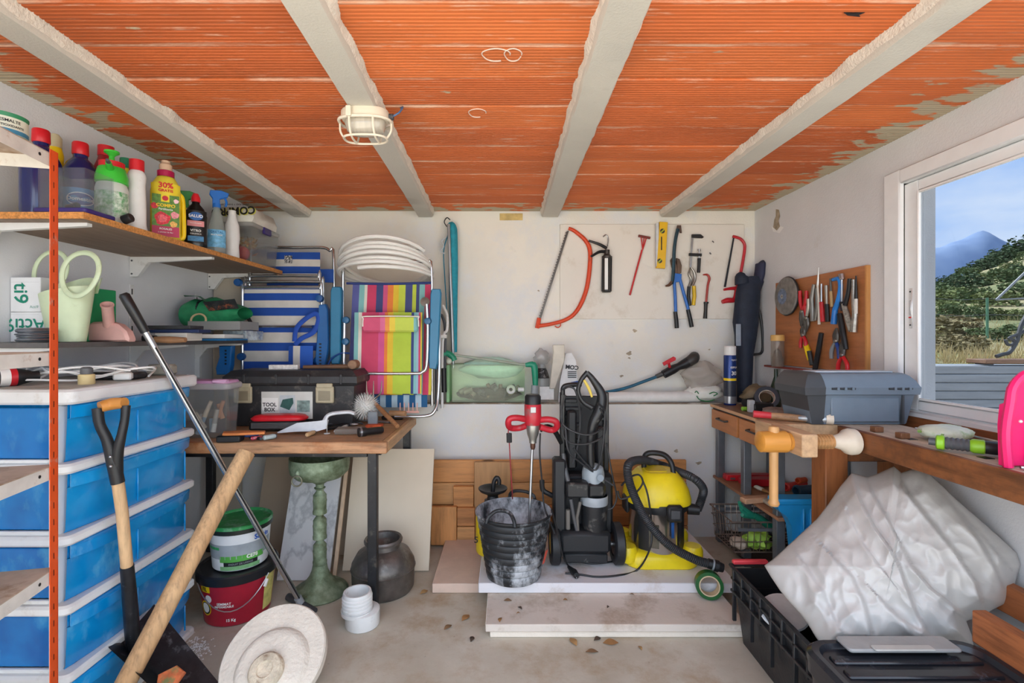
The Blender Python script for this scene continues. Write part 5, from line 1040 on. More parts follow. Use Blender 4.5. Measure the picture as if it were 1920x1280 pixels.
h_ = t.part('bail', G(M).tube([(.184*math.cos(a_), .184*math.sin(a_)-.006, .215-.12*max(0, math.sin((a_+2.2)/1.95*PI))) for a_ in [-2.2+1.95*k/14 for k in range(15)]], .0028, 6), STEEL); t.part('bail_grip', G(M).tube([(.186*math.cos(-.4), .186*math.sin(-.4)-.006, .16), (.184*math.cos(-.3), .184*math.sin(-.3)-.006, .19)], .008, 8), WHITE, h_); t.done()
z = .2545; t = Thing('bucket', 'smaller white bucket with green lid stacked on red bucket', 'bucket'); M = TR((x+.012, y, z)); M2 = M @ RZ(29)
r2 = lambda z_: .124+(.139-.124)*z_/.19
t.part('body', G(M).lathe([(0, 0), (.12, 0), (.124, .004), (.139, .19)], 40), M_('dfe3e6', .35, var=.04))
t.part('lid_rim', G(M).lathe([(.139, .178), (.146, .18), (.147, .2), (.142, .206)], 40), M_('1d2420', .4)); t.part('lid', G(M).lathe([(.146, .198), (.147, .214), (.142, .218), (.138, .214), (.134, .206), (0, .206)], 40), M_('2f8f4e', .4, var=.2, scale=14, dirt='8fb39c', dirt_amt=.4))
for z0, z1, m_, a0, a1 in ((.06, .13, M_('9aa3aa', .4), -1.5, 1.2), (.105, .118, M_('2f9a5a', .4, var=.1), -1.5, -.75), (.045, .075, M_('57a84a', .4, var=.15), -.75, .85), (.026, .046, LABEL_B, -.6, .6), (.006, .026, M_('7bb07a', .4, var=.2, scale=40), -.75, .7)): t.part('print_band', arcpatch(M2, r2(z0)+.001+(.0004 if z1 < .06 else 0), r2(z1)+.001+(.0004 if z1 < .06 else 0), z0, z1, a0, a1), m_)
tf2 = lambda deg, zz: M2 @ RZ(deg) @ Matrix(((1, 0, 0, 0), (0, 0, -1, -r2(zz)-.0025), (0, 1, 0, zz), (0, 0, 0, 1)))
t.text('Semin', .034, tf2(42, .15), M_('1f5ac0', .4, var=0), bend=.137, bold=.03); t.text('CE78', .024, tf2(22, .064), LABEL_W, bend=.13, bold=.03); t.text('ENDUIT DE LISSAGE', .012, tf2(0, .036), M_('9aa3aa', .4, var=0), bend=.13); t.done()
# ---- long handled things at the left front
t = Thing('shovel', 'black shovel with wooden shaft and D handle against drawers', 'shovel')
S0, S1 = P(222, 870, 1.675), P(252, 1218, 1.80); SH_W = wood('d3a878', 'Z', .75, 5, .55, 16, .1)
dr = (S1-S0); mid = P(238, 1062, 1.735)
t.part('shaft', G().tube([P(216, 868, 1.675), P(229, 960, 1.70), mid], [.0185, .0185, .019], 14), wood('dcb98e', 'Z', .75, 5, .55, 16, .1))
fk = t.part('fork', G().tube([P(221, 905, 1.68), P(213, 868, 1.672), P(201, 825, 1.662), P(187, 795, 1.652), P(183, 765, 1.65)], [.021, .021, .017, .016, .017], 12, 4), BLACK); t.part('fork', G().tube([P(219, 890, 1.68), P(220, 850, 1.672), P(228, 815, 1.67), P(234, 785, 1.676), P(236, 760, 1.68)], [.019, .018, .014, .013, .014], 12, 4), BLACK)
t.part('grip', G().tube([P(187, 763, 1.652), P(210, 757, 1.68), P(234, 755, 1.68)], [.019, .021, .019], 14, 4), wood('d08f45', 'X', .85, 5, .4, 12, .03))
for (px, py) in ((207, 856), (208, 874)): t.part('rivet', G().ball(P(px, py, 1.64), .005, 10, 6), STEEL, fk)
SB = M_('2a2c31', .4, .5, var=.3, scale=25, dirt='6d7178', dirt_amt=.2)
t.part('socket', G().tube([mid+V(0, 0, .004), P(244, 1130, 1.765), P(250, 1200, 1.785), P(262, 1236, 1.79)], [.021, .0235, .024, .017], 14, 4), SB)
# square blade lying back towards the right
A, B, C_, D_ = P(278, 1150, 1.95), P(190, 1232, 1.70), P(330, 1352, 1.62), P(405, 1296, 1.82)
def bl(u, v):
    p = A.lerp(B, u).lerp(D_.lerp(C_, u), v); n = ((B-A).cross(D_-A)).normalized(); n = -n if n.z < 0 else n
    return p+n*(.045*(abs(2*u-1)**2)*(1-.3*v))-n*.03*math.exp(-((u-.5)*6)**2)*(1-v)
g = G().grid(bl, 16, 14); k_ = len(g.v); g.grid(lambda u, v: bl(u, v)-V(0, 0, .003), 16, 14); t.part('blade', g, SB); t.done()
solo('wooden_pole', G().tube([P(178, 1398, 1.60), P(222, 1306, 1.66), P(300, 1158, 1.76), P(400, 965, 1.95), P(462, 848, 2.10)], [.034, .034, .034, .035, .036], 20, 5), wood('c7a277', 'Z', .65, 8, .7, 30, .4), 'thick rough wooden pole leaning on the table edge', 'pole')
t = Thing('window_squeegee', 'long silver mop pole with black grip leaning on shelf', 'mop'); a, b = P(232, 552, 1.90), P(563, 1128, 2.44)
t.part('pole', G().tube([a.lerp(b, .05), b], .0135, 14), M_('c6cace', .25, .9, var=.05)); d = (b-a).normalized(); off = V(.0105, -.008, .001)
t.part('groove', G().tube([a.lerp(b, .14)+off, b+off*.95], .0035, 6), BLACK); t.part('grip', G().tube([a-d*.005, a+d*.004, a.lerp(b, .05), a.lerp(b, .098)], [.012, .019, .0185, .0165], 14), M_('1d1e20', .35))
t.part('clamp', G().tube([b-d*.03, b+d*.05, b+d*.075], [.019, .019, .026], 14), M_('9a9da0', .4)); t.part('head', G().tube([P(540, 1118, 2.50), P(590, 1146, 2.40)], .018, 10), M_('3a3b3e', .6, var=.3)); t.done()
# stone parasol base
u_ = Vector((0, .32, .25)).normalized(); nrm = Vector((0, -u_.z, u_.y)); c = V(-.911, 1.88, .133); M = Matrix((Vector((1, 0, 0)), u_, nrm)).transposed().to_4x4(); M.translation = c
STN = M_('dcd2c3', .85, var=.1, scale=9, bmp=.5, bscale=70, dirt='a8997f', dirt_amt=.12)
t = Thing('stone_disc', 'round stepped stone parasol base leaning on its edge', 'stone disc')
t.part('disc', G(M).lathe([(0, -.045), (.19, -.045), (.197, -.038), (.197, -.006), (.192, 0), (0, 0)], 56), STN); t.part('step', G(M).lathe([(.14, -.002), (.128, .014), (.118, .02), (.1, .022), (0, .022)], 48, TR((.01, -.035, 0))), STN); bs = t.part('boss', G(M).lathe([(.065, .018), (.062, .04), (.055, .048), (.03, .05), (.026, .044), (0, .042)], 32, TR((.005, -.06, 0))), M_('cdbfa8', .9, var=.2, bmp=.8, bscale=60, dirt='6a4a2e', dirt_amt=.4)); t.done()
solo('orange_scrap', G().prism([(0, 0), (.05, .03), (.09, .01), (.07, -.06), (.02, -.05)], .02, TR(P(300, 1268, 1.72)) @ RX(35), .004), M_('c0653a', .7, var=.4, scale=30, dirt='5d7a4a', dirt_amt=.4), 'orange and green scrap piece lying on the shovel blade', 'scrap')
# corner plank behind the chairs
solo('corner_plank', G().box(-1.985, -1.80, 3.26, 3.285, .002, 1.86, .003), M_('c2b7a6', .8, var=.1, scale=4), 'tall pale plank standing in the left back corner', 'plank')
# ================================================================ ceiling lamp
LX, LY, LZ = -.545, 1.87, 2.255; LWH = M_('e3d9c6', .45, var=.05)
t = Thing('bulkhead_lamp', 'oval caged bulkhead lamp fixed under a concrete beam', 'lamp'); M = TR((LX, LY, LZ))
def oval(a, b, z, n=40): return [(a*(abs(math.cos(q))**.75)*math.copysign(1, math.cos(q)), b*(abs(math.sin(q))**.75)*math.copysign(1, math.sin(q)), z) for q in [2*PI*i/n for i in range(n)]]
t.part('base', G(M).loft([oval(.088, .055, .002), oval(.092, .058, -.004), oval(.092, .058, -.03), oval(.086, .052, -.036)]), LWH)
t.part('lens', G(M).loft([oval(.078, .046, -.034), oval(.078, .046, -.05), oval(.07, .04, -.075), oval(.05, .026, -.088), oval(.02, .01, -.092)]), M_('b9b2a4', .15, var=.12, scale=30, stretch=(6, .2, .2), coat=.5))
cg = t.part('cage_ring', G(M).tube(oval(.1, .064, -.04), .0058, 8, closed=True), LWH); t.part('cage_ring', G(M).tube(oval(.082, .046, -.104), .0045, 8, closed=True), LWH, cg)
for x in (-.045, .045): t.part('cage_bar', G(M).tube([(x, -.064, -.04), (x, -.058, -.075), (x, -.036, -.103), (x, 0, -.108), (x, .036, -.103), (x, .058, -.075), (x, .064, -.04)], .0042, 8, 4), LWH, cg)
t.part('cage_bar', G(M).tube([(-.1, 0, -.04), (-.098, 0, -.075), (-.08, 0, -.104)], .0042, 8, 4), LWH, cg); t.part('cage_bar', G(M).tube([(.1, 0, -.04), (.098, 0, -.075), (.08, 0, -.104)], .0042, 8, 4), LWH, cg)
t.part('clip', G(M).box(-.055, -.035, -.075, -.06, -.045, -.006, .002), LWH); t.part('gland', G(M).cyl((.085, 0, -.018), (.108, 0, -.018), .012, n=14), DKGREY)
t.part('wire', G(M).tube([(.1, .0, -.018), (.13, .0, .0), (.14, .02, .03), (.125, .05, .042)], .0035, 6, 5), M_('4d6f9c', .5)); t.done()
# ================================================================ boards on the floor and against the wall
SLB = M_('d9cdc0', .8, var=.08, scale=2.2, dirt='b39f8a', dirt_amt=.45, bmp=.1, bscale=60); SLE = M_('e9dccb', .85, var=.05, bmp=.2, bscale=120)
t = Thing('floor_board', 'large dusty two-layer insulation board lying in front', 'board'); t.part('sheet', G().box(-.072, 1.117, 2.205, 3.18, .001, .034, .003), SLE); t.part('sheet', G().box(-.092, 1.105, 2.19, 3.2, .035, .07, .003), SLB); t.done()
solo('white_slab', G().box(-.139, 1.187, 2.456, 3.16, .0712, .122, .003), M_('dedbdd', .7, var=.04, scale=2, dirt='c2b3a8', dirt_amt=.3), 'white slab under the machines', 'slab')
solo('pink_slab', G().box(-.396, -.145, 2.588, 3.2, .001, .052, .003), M_('d6bba8', .8, var=.06), 'pinkish beige slab sticking out beside the wood panel', 'slab')
PINE = ['dc9c5e', 'e2aa6e', 'ce8f56', 'd8985a', 'e6b478']
def plank(name, lab, px0, px1, py0, py1, y, th, m, grp=None):
    a, b = P(px0, py0, y), P(px1, py1, y); return solo(name, G().box(a.x, b.x, y, y+th, b.z, a.z, .003), m, lab, 'plank', grp)
def pine(i, ax='X', k=True): return wood(PINE[i % 5], ax, .62, 4, .55, 9, .08, knots=k)
for i, (x0, x1, a, b, lab) in enumerate(((808, 1287, 862, 904, 'topmost long pine plank of the panel against the wall'), (808, 1288, 905, 946, 'second long pine plank below the topmost one'), (808, 1290, 947, 985, 'third long pine plank behind bucket and washer'), (808, 1290, 986, 1024, 'lowest long pine plank behind the machines'))):
    plank('pine_plank', lab, x0, x1, a, b, 3.225+.0*i, .022, pine(i), 'long pine planks against the back wall')
plank('upright_plank', 'upright pale plank behind the yellow sprayer', 889, 957, 866, 1030, 3.18, .02, wood('c99a68', 'Z', .75, 4, .55, 9, .05)); plank('pine_offcut', 'square orange pine offcut beside upright plank', 850, 888, 912, 950, 3.17, .03, pine(3)); plank('pine_offcut', 'orange pine offcut at the panel lower left corner', 808, 856, 950, 1022, 3.14, .03, pine(0, 'Z', False)); plank('pine_offcut', 'knotty pine offcut standing left of yellow sprayer', 857, 890, 952, 986, 3.15, .03, pine(2)); plank('pine_offcut', 'lower knotty pine offcut on the pink slab', 857, 890, 988, 1024, 3.15, .03, pine(1))
# ================================================================ machines
ZS = .1225
BKT = None
def dirty_black(nm, amt=.5, sc=22, dc='b9bcc0'):
    m, nt, b = base_mat(nm); n = noise_node(nt, sc, 8, (1, 1, .6), .75); n2 = noise_node(nt, 4, 4)
    mu = nd(nt, 'ShaderNodeMath', operation='MULTIPLY'); nt.links.new(n.outputs[0], mu.inputs[0]); nt.links.new(n2.outputs[0], mu.inputs[1])
    f = ramp(nt, mu.outputs[0], [(.40-.18*amt, (0, 0, 0, 1)), (.50-.16*amt, (.9, .9, .9, 1))]).outputs[0]
    nt.links.new(mix(nt, f, hexc('1f2124'), hexc(dc)), b.inputs['Base Color']); b.inputs['Roughness'].default_value = .5; bump(nt, b, n.outputs[0], .25, .003); return m
x, y = .043, 2.545; DB = dirty_black('bucket_rubber', .92, 16); DBI = dirty_black('bucket_inside', 1.35, 12, 'c9ccd2')
t = Thing('rubber_bucket', 'cement-stained black rubber bucket on the white slab', 'bucket'); M = TR((x, y, ZS))
pr = [(0, 0), (.135, 0), (.142, .006)]
for k in range(9): z = .02+k*.034; r = .142+.056*(z/.335); pr += [(r, z), (r+.0025, z+.004), (r+.0025, z+.024), (r, z+.028)]
pr += [(.198, .33), (.204, .335), (.204, .343), (.198, .345)]
bk = t.part('body', G(M).lathe(pr, 48), DB); t.part('inside', G(M).lathe([(.198, .345), (.194, .338), (.14, .02), (0, .02)], 48), DBI)
for sg, a0 in ((1, 75), (-1, 250)):
    a = math.radians(a0); c = V(.2*math.cos(a), .2*math.sin(a), .335); tg = V(-math.sin(a), math.cos(a), 0); o = V(math.cos(a), math.sin(a), 0)
    t.part('handle', G(M).tube([c-tg*.075, c-tg*.065+V(0, 0, .03)-o*.01, c-tg*.03+V(0, 0, .055)-o*.035, c+tg*.03+V(0, 0, .055)-o*.035, c+tg*.065+V(0, 0, .03)-o*.01, c+tg*.075], .0095, 10, 5), DB)
t.part('sticker', G(M).grid(lambda u, v: ((.172+.02*v)*math.cos(-.62+.16*u)+.003, (.172+.02*v)*math.sin(-.62+.16*u)-.003, .1+.075*v), 4, 2), M_('d8553f', .5, var=.2, scale=60)); t.done()
# pressure sprayer
x, y = -.075, 2.83; t = Thing('garden_sprayer', 'yellow garden pressure sprayer with black funnel top', 'sprayer'); M = TR((x, y, ZS))
t.part('tank', G(M).lathe([(0, 0), (.095, 0), (.1, .01), (.1, .2), (.092, .23), (.06, .262), (.035, .27)], 32), M_('e5c81c', .35, var=.06)); t.text('5 L', .05, M @ RZ(-8) @ Matrix(((1, 0, 0, -.06), (0, 0, -1, -.102), (0, 1, 0, .1), (0, 0, 0, 1))), LABEL_B, bold=.02)
t.part('neck', G(M).lathe([(.036, .262), (.05, .266), (.05, .30), (.036, .305), (.03, .33)], 14), BLACK); t.part('funnel', G(M).lathe([(.03, .325), (.04, .335), (.075, .352), (.085, .365), (.085, .371), (.078, .371), (.06, .36), (0, .345)], 30), BLACK); t.part('pump_grip', G(M).tube([(-.0, 0, .345), (.005, 0, .40), (.022, 0, .43), (.036, 0, .415), (.036, 0, .39)], .013, 10, 4), BLACK)
t.part('valve', G(M).cyl((.075, -.05, .23), (.08, -.055, .262), .011, n=12), RED); t.done()
# red mixing drill standing in the bucket
MX = 2.62; t = Thing('mixing_drill', 'red hand mixing drill with its rod in the bucket', 'drill'); RM_ = M_('c02433', .4, var=.12, dirt='7a6a66', dirt_amt=.1)
def cx_(px, py, y=MX): return P(px, py, y)
ax = cx_(999, 800)
mc = lambda py: P(999, py, MX)
zz = lambda py: P(0, py, MX).z
t.part('motor_cap', G(TR((ax.x, MX, 0))).lathe([(0, zz(738)), (.036, zz(739)), (.044, zz(743)), (.044, zz(757))], 24), BLACK); t.part('motor', G(TR((ax.x, MX, 0))).lathe([(.044, zz(757)), (.046, zz(758)), (.046, zz(778)), (.048, zz(783)), (.04, zz(796)), (0, zz(797))], 24), RM_); t.part('rating_plate', G(TR((ax.x, MX, 0))).box(-.014, .014, -.0485, -.044, zz(771), zz(761), .001), M_('cfd0cc', .4))
t.part('handle', G().tube([cx_(986, 786), cx_(970, 783, MX-.03), cx_(956, 785, MX-.04), cx_(953, 795, MX-.03), cx_(958, 802, MX), cx_(974, 802, MX+.02), cx_(988, 797)], .017, 12, 5), RM_); t.part('handle', G().tube([cx_(1012, 787), cx_(1028, 786, MX-.02), cx_(1042, 790, MX-.02), cx_(1044, 800, MX), cx_(1034, 806, MX+.02), cx_(1012, 800)], .017, 12, 5), RM_)
t.part('gearbox', G(TR((ax.x, MX, 0))).lathe([(.036, zz(796)), (.036, zz(803)), (.032, zz(813)), (.022, zz(822)), (.02, zz(826)), (.02, zz(830)), (0, zz(830))], 20), M_('a9a8a2', .35, .8)); t.part('chuck', G(TR((ax.x, MX, 0))).lathe([(.014, zz(830)), (.014, zz(838)), (.01, zz(842)), (0, zz(842))], 14), M_('6b4a3c', .5, .6)); t.part('rod', G().cyl(P(998, 840, MX), P(991, 1010, MX-.05), .0075, n=12), M_('a9abad', .3, .9))
t.part('cord', G().tube([cx_(954, 800), cx_(953, 812), cx_(955, 830), cx_(957, 870), cx_(960, 915), cx_(961, 935, MX+.06)], .0035, 6, 5), M_('8f2f33', .5)); t.part('cord_switch', G().tube([cx_(954.5, 812), cx_(955, 829)], .015, 8), BLACK); t.done()
# pressure washer
PB = dirty_black('washer_plastic', .18, 30, '8f8f8c'); PBS = M_('232426', .35, var=.2, dirt='77736c', dirt_amt=.12); YW = 2.66
t = Thing('pressure_washer', 'dirty black upright pressure washer with two wheels', 'pressure washer')
def pbox(name, px0, px1, py0, py1, y0, y1, m, bv=.012, parent=None):
    a, b = P(px0, py0, y0), P(px1, py1, y0); return t.part(name, G().box(a.x, b.x, y0, y1, b.z, a.z, bv), m, parent)
def wheel(px, y, r, w_):
    c = V((px-VX)*y/F, y, ZS+r+.001); M = TR(c) @ RY(90)
    prof = [(0, -w_*.3), (r*.55, -w_*.3), (r*.6, -w_*.5), (r*.9, -w_*.5), (r, -w_*.35)]+[(r, w_*.35), (r*.9, w_*.5), (r*.6, w_*.5), (r*.55, w_*.3), (0, w_*.3)]
    wh = t.part('wheel', G(M).lathe(prof, 32), PB); t.part('hub', G(M).lathe([(0, -w_*.52), (r*.5, -w_*.45), (r*.56, -w_*.3)], 20), YELLOW if px < 1090 else PBS, wh); return wh
wheel(1040, 2.67, .112, .055); wheel(1157, 2.67, .112, .055)
ym = 2.60
pbox('chassis', 1050, 1147, 998, 1040, ym-.02, ym+.2, PB, .02); pbox('front_skirt', 1058, 1140, 1038, 1056, ym-.0, ym+.16, PB, .008); t.part('axle', G().cyl(V(P(1040, 0, 2.67).x, 2.67, ZS+.11), V(P(1157, 0, 2.67).x, 2.67, ZS+.11), .012, n=10), STEEL)
pbox('rear_tower', 1040, 1150, 890, 1002, 2.70, 2.80, PB, .015); pbox('side_column', 1038, 1062, 862, 1002, 2.62, 2.72, PB, .012)
t.part('motor', G(TR((P(1114, 0, 2.66).x, 2.66, 0))).lathe([(0, P(0, 1000, 2.6).z), (.068, P(0, 1000, 2.6).z), (.072, P(0, 960, 2.6).z), (.074, P(0, 935, 2.6).z)], 24), PBS)
m2 = t.part('motor_band', G(TR((P(1114, 0, 2.66).x, 2.66, 0))).lathe([(.0745, P(0, 950, 2.6).z), (.076, P(0, 948, 2.6).z), (.076, P(0, 934, 2.6).z), (.074, P(0, 933, 2.6).z)], 24), M_('9aa0a5', .35)); 
pbox('carry_bar', 1062, 1105, 905, 934, ym-.02, ym+.06, PBS, .01); pbox('control_panel', 1100, 1137, 905, 936, ym-.0, ym+.1, PBS, .02)
gc = t.part('grey_cap', G(TR((P(1112, 0, 2.67).x, 2.67, 0))).lathe([(.062, P(0, 915, 2.62).z), (.062, P(0, 890, 2.62).z), (.055, P(0, 880, 2.62).z), (.03, P(0, 874, 2.62).z), (0, P(0, 873, 2.62).z)], 24), M_('97a0a6', .35, var=.08))
t.part('switch_knob', G().cyl(P(1126, 896, 2.62), P(1126, 896, 2.59), .018, n=16), M_('7f888e', .35), gc)
# tall handle frame with slots
yf = 2.79
for a, b in ((1050, 1060), (1132, 1142)): pbox('frame_post', a, b, 735, 892, yf, yf+.03, PBS, .006)
t.part('frame_loop', G().tube([P(1055, 740, yf), P(1056, 727, yf), P(1064, 722, yf), P(1090, 720, yf)], .014, 10, 5), PBS)
for k in range(9): pbox('frame_rib', 1060, 1090 if k % 2 else 1082, 748+k*15, 755+k*15, yf+.004, yf+.02, PB, .003)
for k in range(6): pbox('frame_rib', 1112, 1133, 762+k*20, 768+k*20, yf+.004, yf+.02, PB, .003)
pbox('frame_back', 1058, 1135, 742, 892, yf+.03, yf+.045, PB, .004); pbox('hose_holder', 1064, 1082, 770, 880, yf-.05, yf+.01, PB, .012); pbox('hose_holder', 1118, 1134, 800, 890, yf-.04, yf+.01, PB, .012)
# gun in its holder
yg = 2.64
gn = t.part('gun', G().tube([P(1108, 880, yg), P(1107, 830, yg), P(1112, 795, yg), P(1124, 770, yg), P(1128, 740, yg), P(1112, 712, yg), P(1100, 698, yg)], [.02, .022, .028, .034, .026, .018, .014], 12, 5), PBS)
t.part('gun_guard', G().tube([P(1102, 697, yg), P(1090, 712, yg), P(1084, 732, yg), P(1092, 752, yg), P(1110, 764, yg)], [.014, .013, .012, .012, .016], 10, 5), PBS, gn); t.part('trigger', G().tube([P(1095, 712, yg-.005), P(1104, 728, yg-.005), P(1110, 744, yg-.005)], [.007, .009, .006], 8, 5), M_('e3c85a', .4), gn)
t.part('lance', G().tube([P(1056, 850, 2.66), P(1060, 880, 2.64), P(1066, 905, 2.62)], .013, 10, 4), M_('4d4d4f', .4)); t.part('lance', G().tube([P(1070, 935, 2.61), P(1076, 970, 2.61), P(1083, 1000, 2.61)], .010, 10), M_('565658', .4)); t.part('lance', G().tube([P(1088, 940, 2.61), P(1082, 970, 2.61), P(1084, 1000, 2.61)], .009, 10), M_('66625c', .4)); t.part('inlet', G().cyl(P(1065, 955, 2.63), P(1065, 995, 2.63), .013, n=10), M_('76716a', .45))
HOSE = M_('2c2d2f', .45, var=.15)
for k, ps in enumerate(([(1060, 740), (1052, 775), (1060, 800), (1100, 815), (1132, 800), (1134, 770), (1120, 755)], [(1052, 760), (1058, 820), (1090, 833), (1128, 820), (1137, 790), (1125, 765)], [(1055, 730), (1068, 725), (1080, 735), (1088, 780), (1084, 830), (1074, 870)], [(1060, 800), (1066, 845), (1090, 868), (1120, 890), (1150, 910)], [(1135, 770), (1130, 840), (1118, 880), (1100, 870), (1075, 840)])): t.part('hose', G().tube(pt([(a, b, .02*math.sin(i*1.7+k)) for i, (a, b) in enumerate(ps)], 2.60), .0055, 8, 6), HOSE)
t.part('cable_hook', G().tube([P(1016, 900, 2.70), P(1018, 918, 2.70), P(1030, 926, 2.70), P(1042, 932, 2.70)], .014, 8, 4), BLACK); t.part('side_arm', G().tube([P(1012, 806, 2.70), P(1026, 800, 2.70), P(1040, 808, 2.70), P(1052, 830, 2.74)], [.014, .016, .015, .013], 10, 4), BLACK); t.done()
# loose cables
def cable(lab, pts, r=.0045, m=None): return solo('power_cable', G().tube(pts, r, 8, 7), m or M_('202022', .45), lab, 'cable')
cable('black cable hanging left of the pressure washer', [P(1013, 812, 2.60), P(1012, 850, 2.60), P(1016, 900, 2.60), P(1021, 950, 2.58), P(1040, 1000, 2.52)])
cable('thin black cable looping between washer and vacuum', [P(1137, 830, 2.62), P(1148, 890, 2.60), P(1156, 930, 2.60), P(1150, 950, 2.60), P(1140, 955, 2.60)])
t = Thing('power_plug_cable', 'black power cable with plug lying on the white slab', 'cable'); zp = ZS+.006
t.part('cable', G().tube([P(1034, 955, 2.50), P(1046, 1000, 2.52), P(1055, 1040, 2.52), PZ(1064, 1058, zp), PZ(1072, 1068, zp)], .0045, 8, 6), BLACK); t.part('plug', G().tube([PZ(1066, 1062, zp+.012), PZ(1076, 1072, zp+.012), PZ(1081, 1079, zp+.012)], [.008, .018, .016], 10), BLACK)
for dx in (-2, 3): t.part('pin', G().cyl(PZ(1081+dx, 1079, zp+.012), PZ(1083+dx, 1083, zp+.012), .003, n=6), STEEL)
t.done()
cable('black vacuum cable snaking across the white slab', [P(1203, 895, 2.56), P(1215, 930, 2.53), P(1222, 990, 2.53), P(1218, 1030, 2.52), PZ(1195, 1068, zp), PZ(1160, 1078, zp), PZ(1120, 1081, zp), PZ(1090, 1077, zp), PZ(1060, 1074, zp)], .005)
cable('second black cable behind the washer wheels', [PZ(1180, 1043, zp), PZ(1150, 1052, zp), PZ(1110, 1056, zp), PZ(1075, 1050, zp), PZ(1062, 1045, zp)], .005)
# wet and dry vacuum
VYL = M_('ecd21c', .35, var=.06, dirt='cdb73a', dirt_amt=.15); x, y = .862, 2.75
t = Thing('wet_vacuum', 'yellow and steel wet and dry vacuum with ribbed hose', 'vacuum'); M = TR((x, y, ZS+.0005))
t.part('base', G(M).loft([[(a*s_, b*s_, z) for a, b in rrect(-.2, .2, -.165, .165, .09, 6)] for z, s_ in ((0, .95), (.008, 1), (.05, 1), (.075, .93), (.085, .82))], True, True), VYL)
for a, b in ((-.19, -.10), (.17, -.1), (-.17, .12), (.17, .12)): t.part('caster', G(M).lathe([(0, .03), (.05, .03), (.055, .04), (.055, .09), (.045, .11), (0, .115)], 18, TR((a, b, 0))), VYL)
t.part('drum', G(M).lathe([(.148, .07), (.15, .08), (.152, .30), (.155, .305)], 48), M_('c2bfb8', .16, .95, var=.12, scale=4)); wn = t.part('drum_window', arcpatch(M, .1535, .1535, .11, .235, -.55, -.2), M_('5f5a4e', .2, var=.3)); t.part('black_panel', arcpatch(M, .1545, .1545, .09, .3, -.95, -.55), PBS); t.part('black_panel', arcpatch(M, .1545, .1545, .09, .3, .55, 1.0), PBS)
t.part('belt', G(M).lathe([(.155, .292), (.172, .298), (.176, .32), (.174, .345), (.16, .35)], 48), PBS)
t.part('head', G(M).loft([[(a*s_, b*s_, z) for a, b in rrect(-.178, .178, -.17, .17, .13, 8)] for z, s_ in ((.338, 1.0), (.36, 1.0), (.41, .93), (.455, .80), (.485, .66), (.50, .58), (.503, .50))], True, True), VYL)
t.part('head_recess', G(M).prism(rrect(-.07, .05, -.06, .07, .02), .006, TR((0, 0, .501)), .002), M_('d9bf1a', .5))
t.part('carry_handle', G(M).tube([(-.06, .03, .47), (-.06, .03, .545), (-.045, .025, .583), (0, .01, .592), (.045, -.02, .585), (.07, -.05, .55), (.078, -.065, .49)], [.015, .015, .016, .016, .016, .015, .014], 10, 5), BLACK)
la = t.part('latch', G(M).box(.0, .085, -.20, -.165, .268, .36, .012), BLACK); t.part('latch_window', G(M).box(.018, .066, -.203, -.198, .29, .335, .006), M_('4a4b4d', .4), la); t.part('latch', G(M).box(-.19, -.165, -.06, .03, .27, .36, .01), BLACK); t.part('blue_strip', G(M).box(.034, .05, -.158, -.15, .17, .262, .002), M_('1f4f8a', .4)); t.part('hose_inlet', G(M).cyl((.165, -.04, .29), (.225, -.055, .288), .032, .028, 16), BLACK)
def ribbed(pts, r, pitch=.009):
    sp = spline(pts, 40); L = [0]
    for a, b in zip(sp, sp[1:]): L.append(L[-1]+(b-a).length)
    n = int(L[-1]/pitch)*2; out = []; j = 0
    for i in range(n+1):
        s_ = L[-1]*i/n
        while j < len(L)-2 and L[j+1] < s_: j += 1
        u = (s_-L[j])/max(1e-9, L[j+1]-L[j]); out.append(sp[j].lerp(sp[j+1], min(1, u)))
    return out, [r*(1.0 if i % 2 else .86) for i in range(n+1)]
hp = [V(x+.215, y-.055, ZS+.288), P(1316, 933, 2.72), P(1318, 915, 2.70), P(1300, 896, 2.66), P(1262, 880, 2.80), P(1230, 868, 2.86), P(1200, 862, 2.72), P(1178, 872, 2.55), P(1182, 910, 2.52), P(1210, 970, 2.51), P(1250, 1018, 2.50), P(1300, 1047, 2.47), P(1335, 1058, 2.45)]
a, b = ribbed(hp, .0235); t.part('hose', G().tube(a, b, 12), M_('2b2d30', .5, var=.15, dirt='56585a', dirt_amt=.1)); d = (hp[-1]-hp[-2]).normalized()
t.part('hose_cuff', G().tube([hp[-1]-d*.02, hp[-1]+d*.01, hp[-1]+d*.012, hp[-1]+d*.03, hp[-1]+d*.032, hp[-1]+d*.055], [.025, .026, .029, .029, .025, .021], 16), BLACK); t.part('cuff_ring', G().tube([hp[-1]+d*.0, hp[-1]+d*.008], .0275, 16), M_('8f9498', .4)); t.part('cord_wrap', G().tube([P(1165, 910, 2.58), P(1180, 895, 2.56), P(1198, 890, 2.55), P(1205, 905, 2.55), P(1190, 925, 2.56), P(1165, 935, 2.58), P(1158, 920, 2.6)], .005, 8, 6), BLACK); t.done()
t = Thing('tape_roll', 'roll of green tape standing on the floor board', 'tape'); M = TR((1.02, 2.41, .0725+.066)) @ RZ(-12) @ RX(84)
t.part('tape', G(M).lathe([(.048, -.022), (.066, -.022), (.066, .022), (.048, .022), (.048, -.022)], 40), M_('1f5a2c', .3, var=.1)); t.part('core', G(M).lathe([(.0475, -.023), (.0495, -.023), (.0495, .023), (.0475, .023), (.044, .023), (.044, -.023), (.0475, -.023)], 36), M_('cdb896', .7)); t.done()
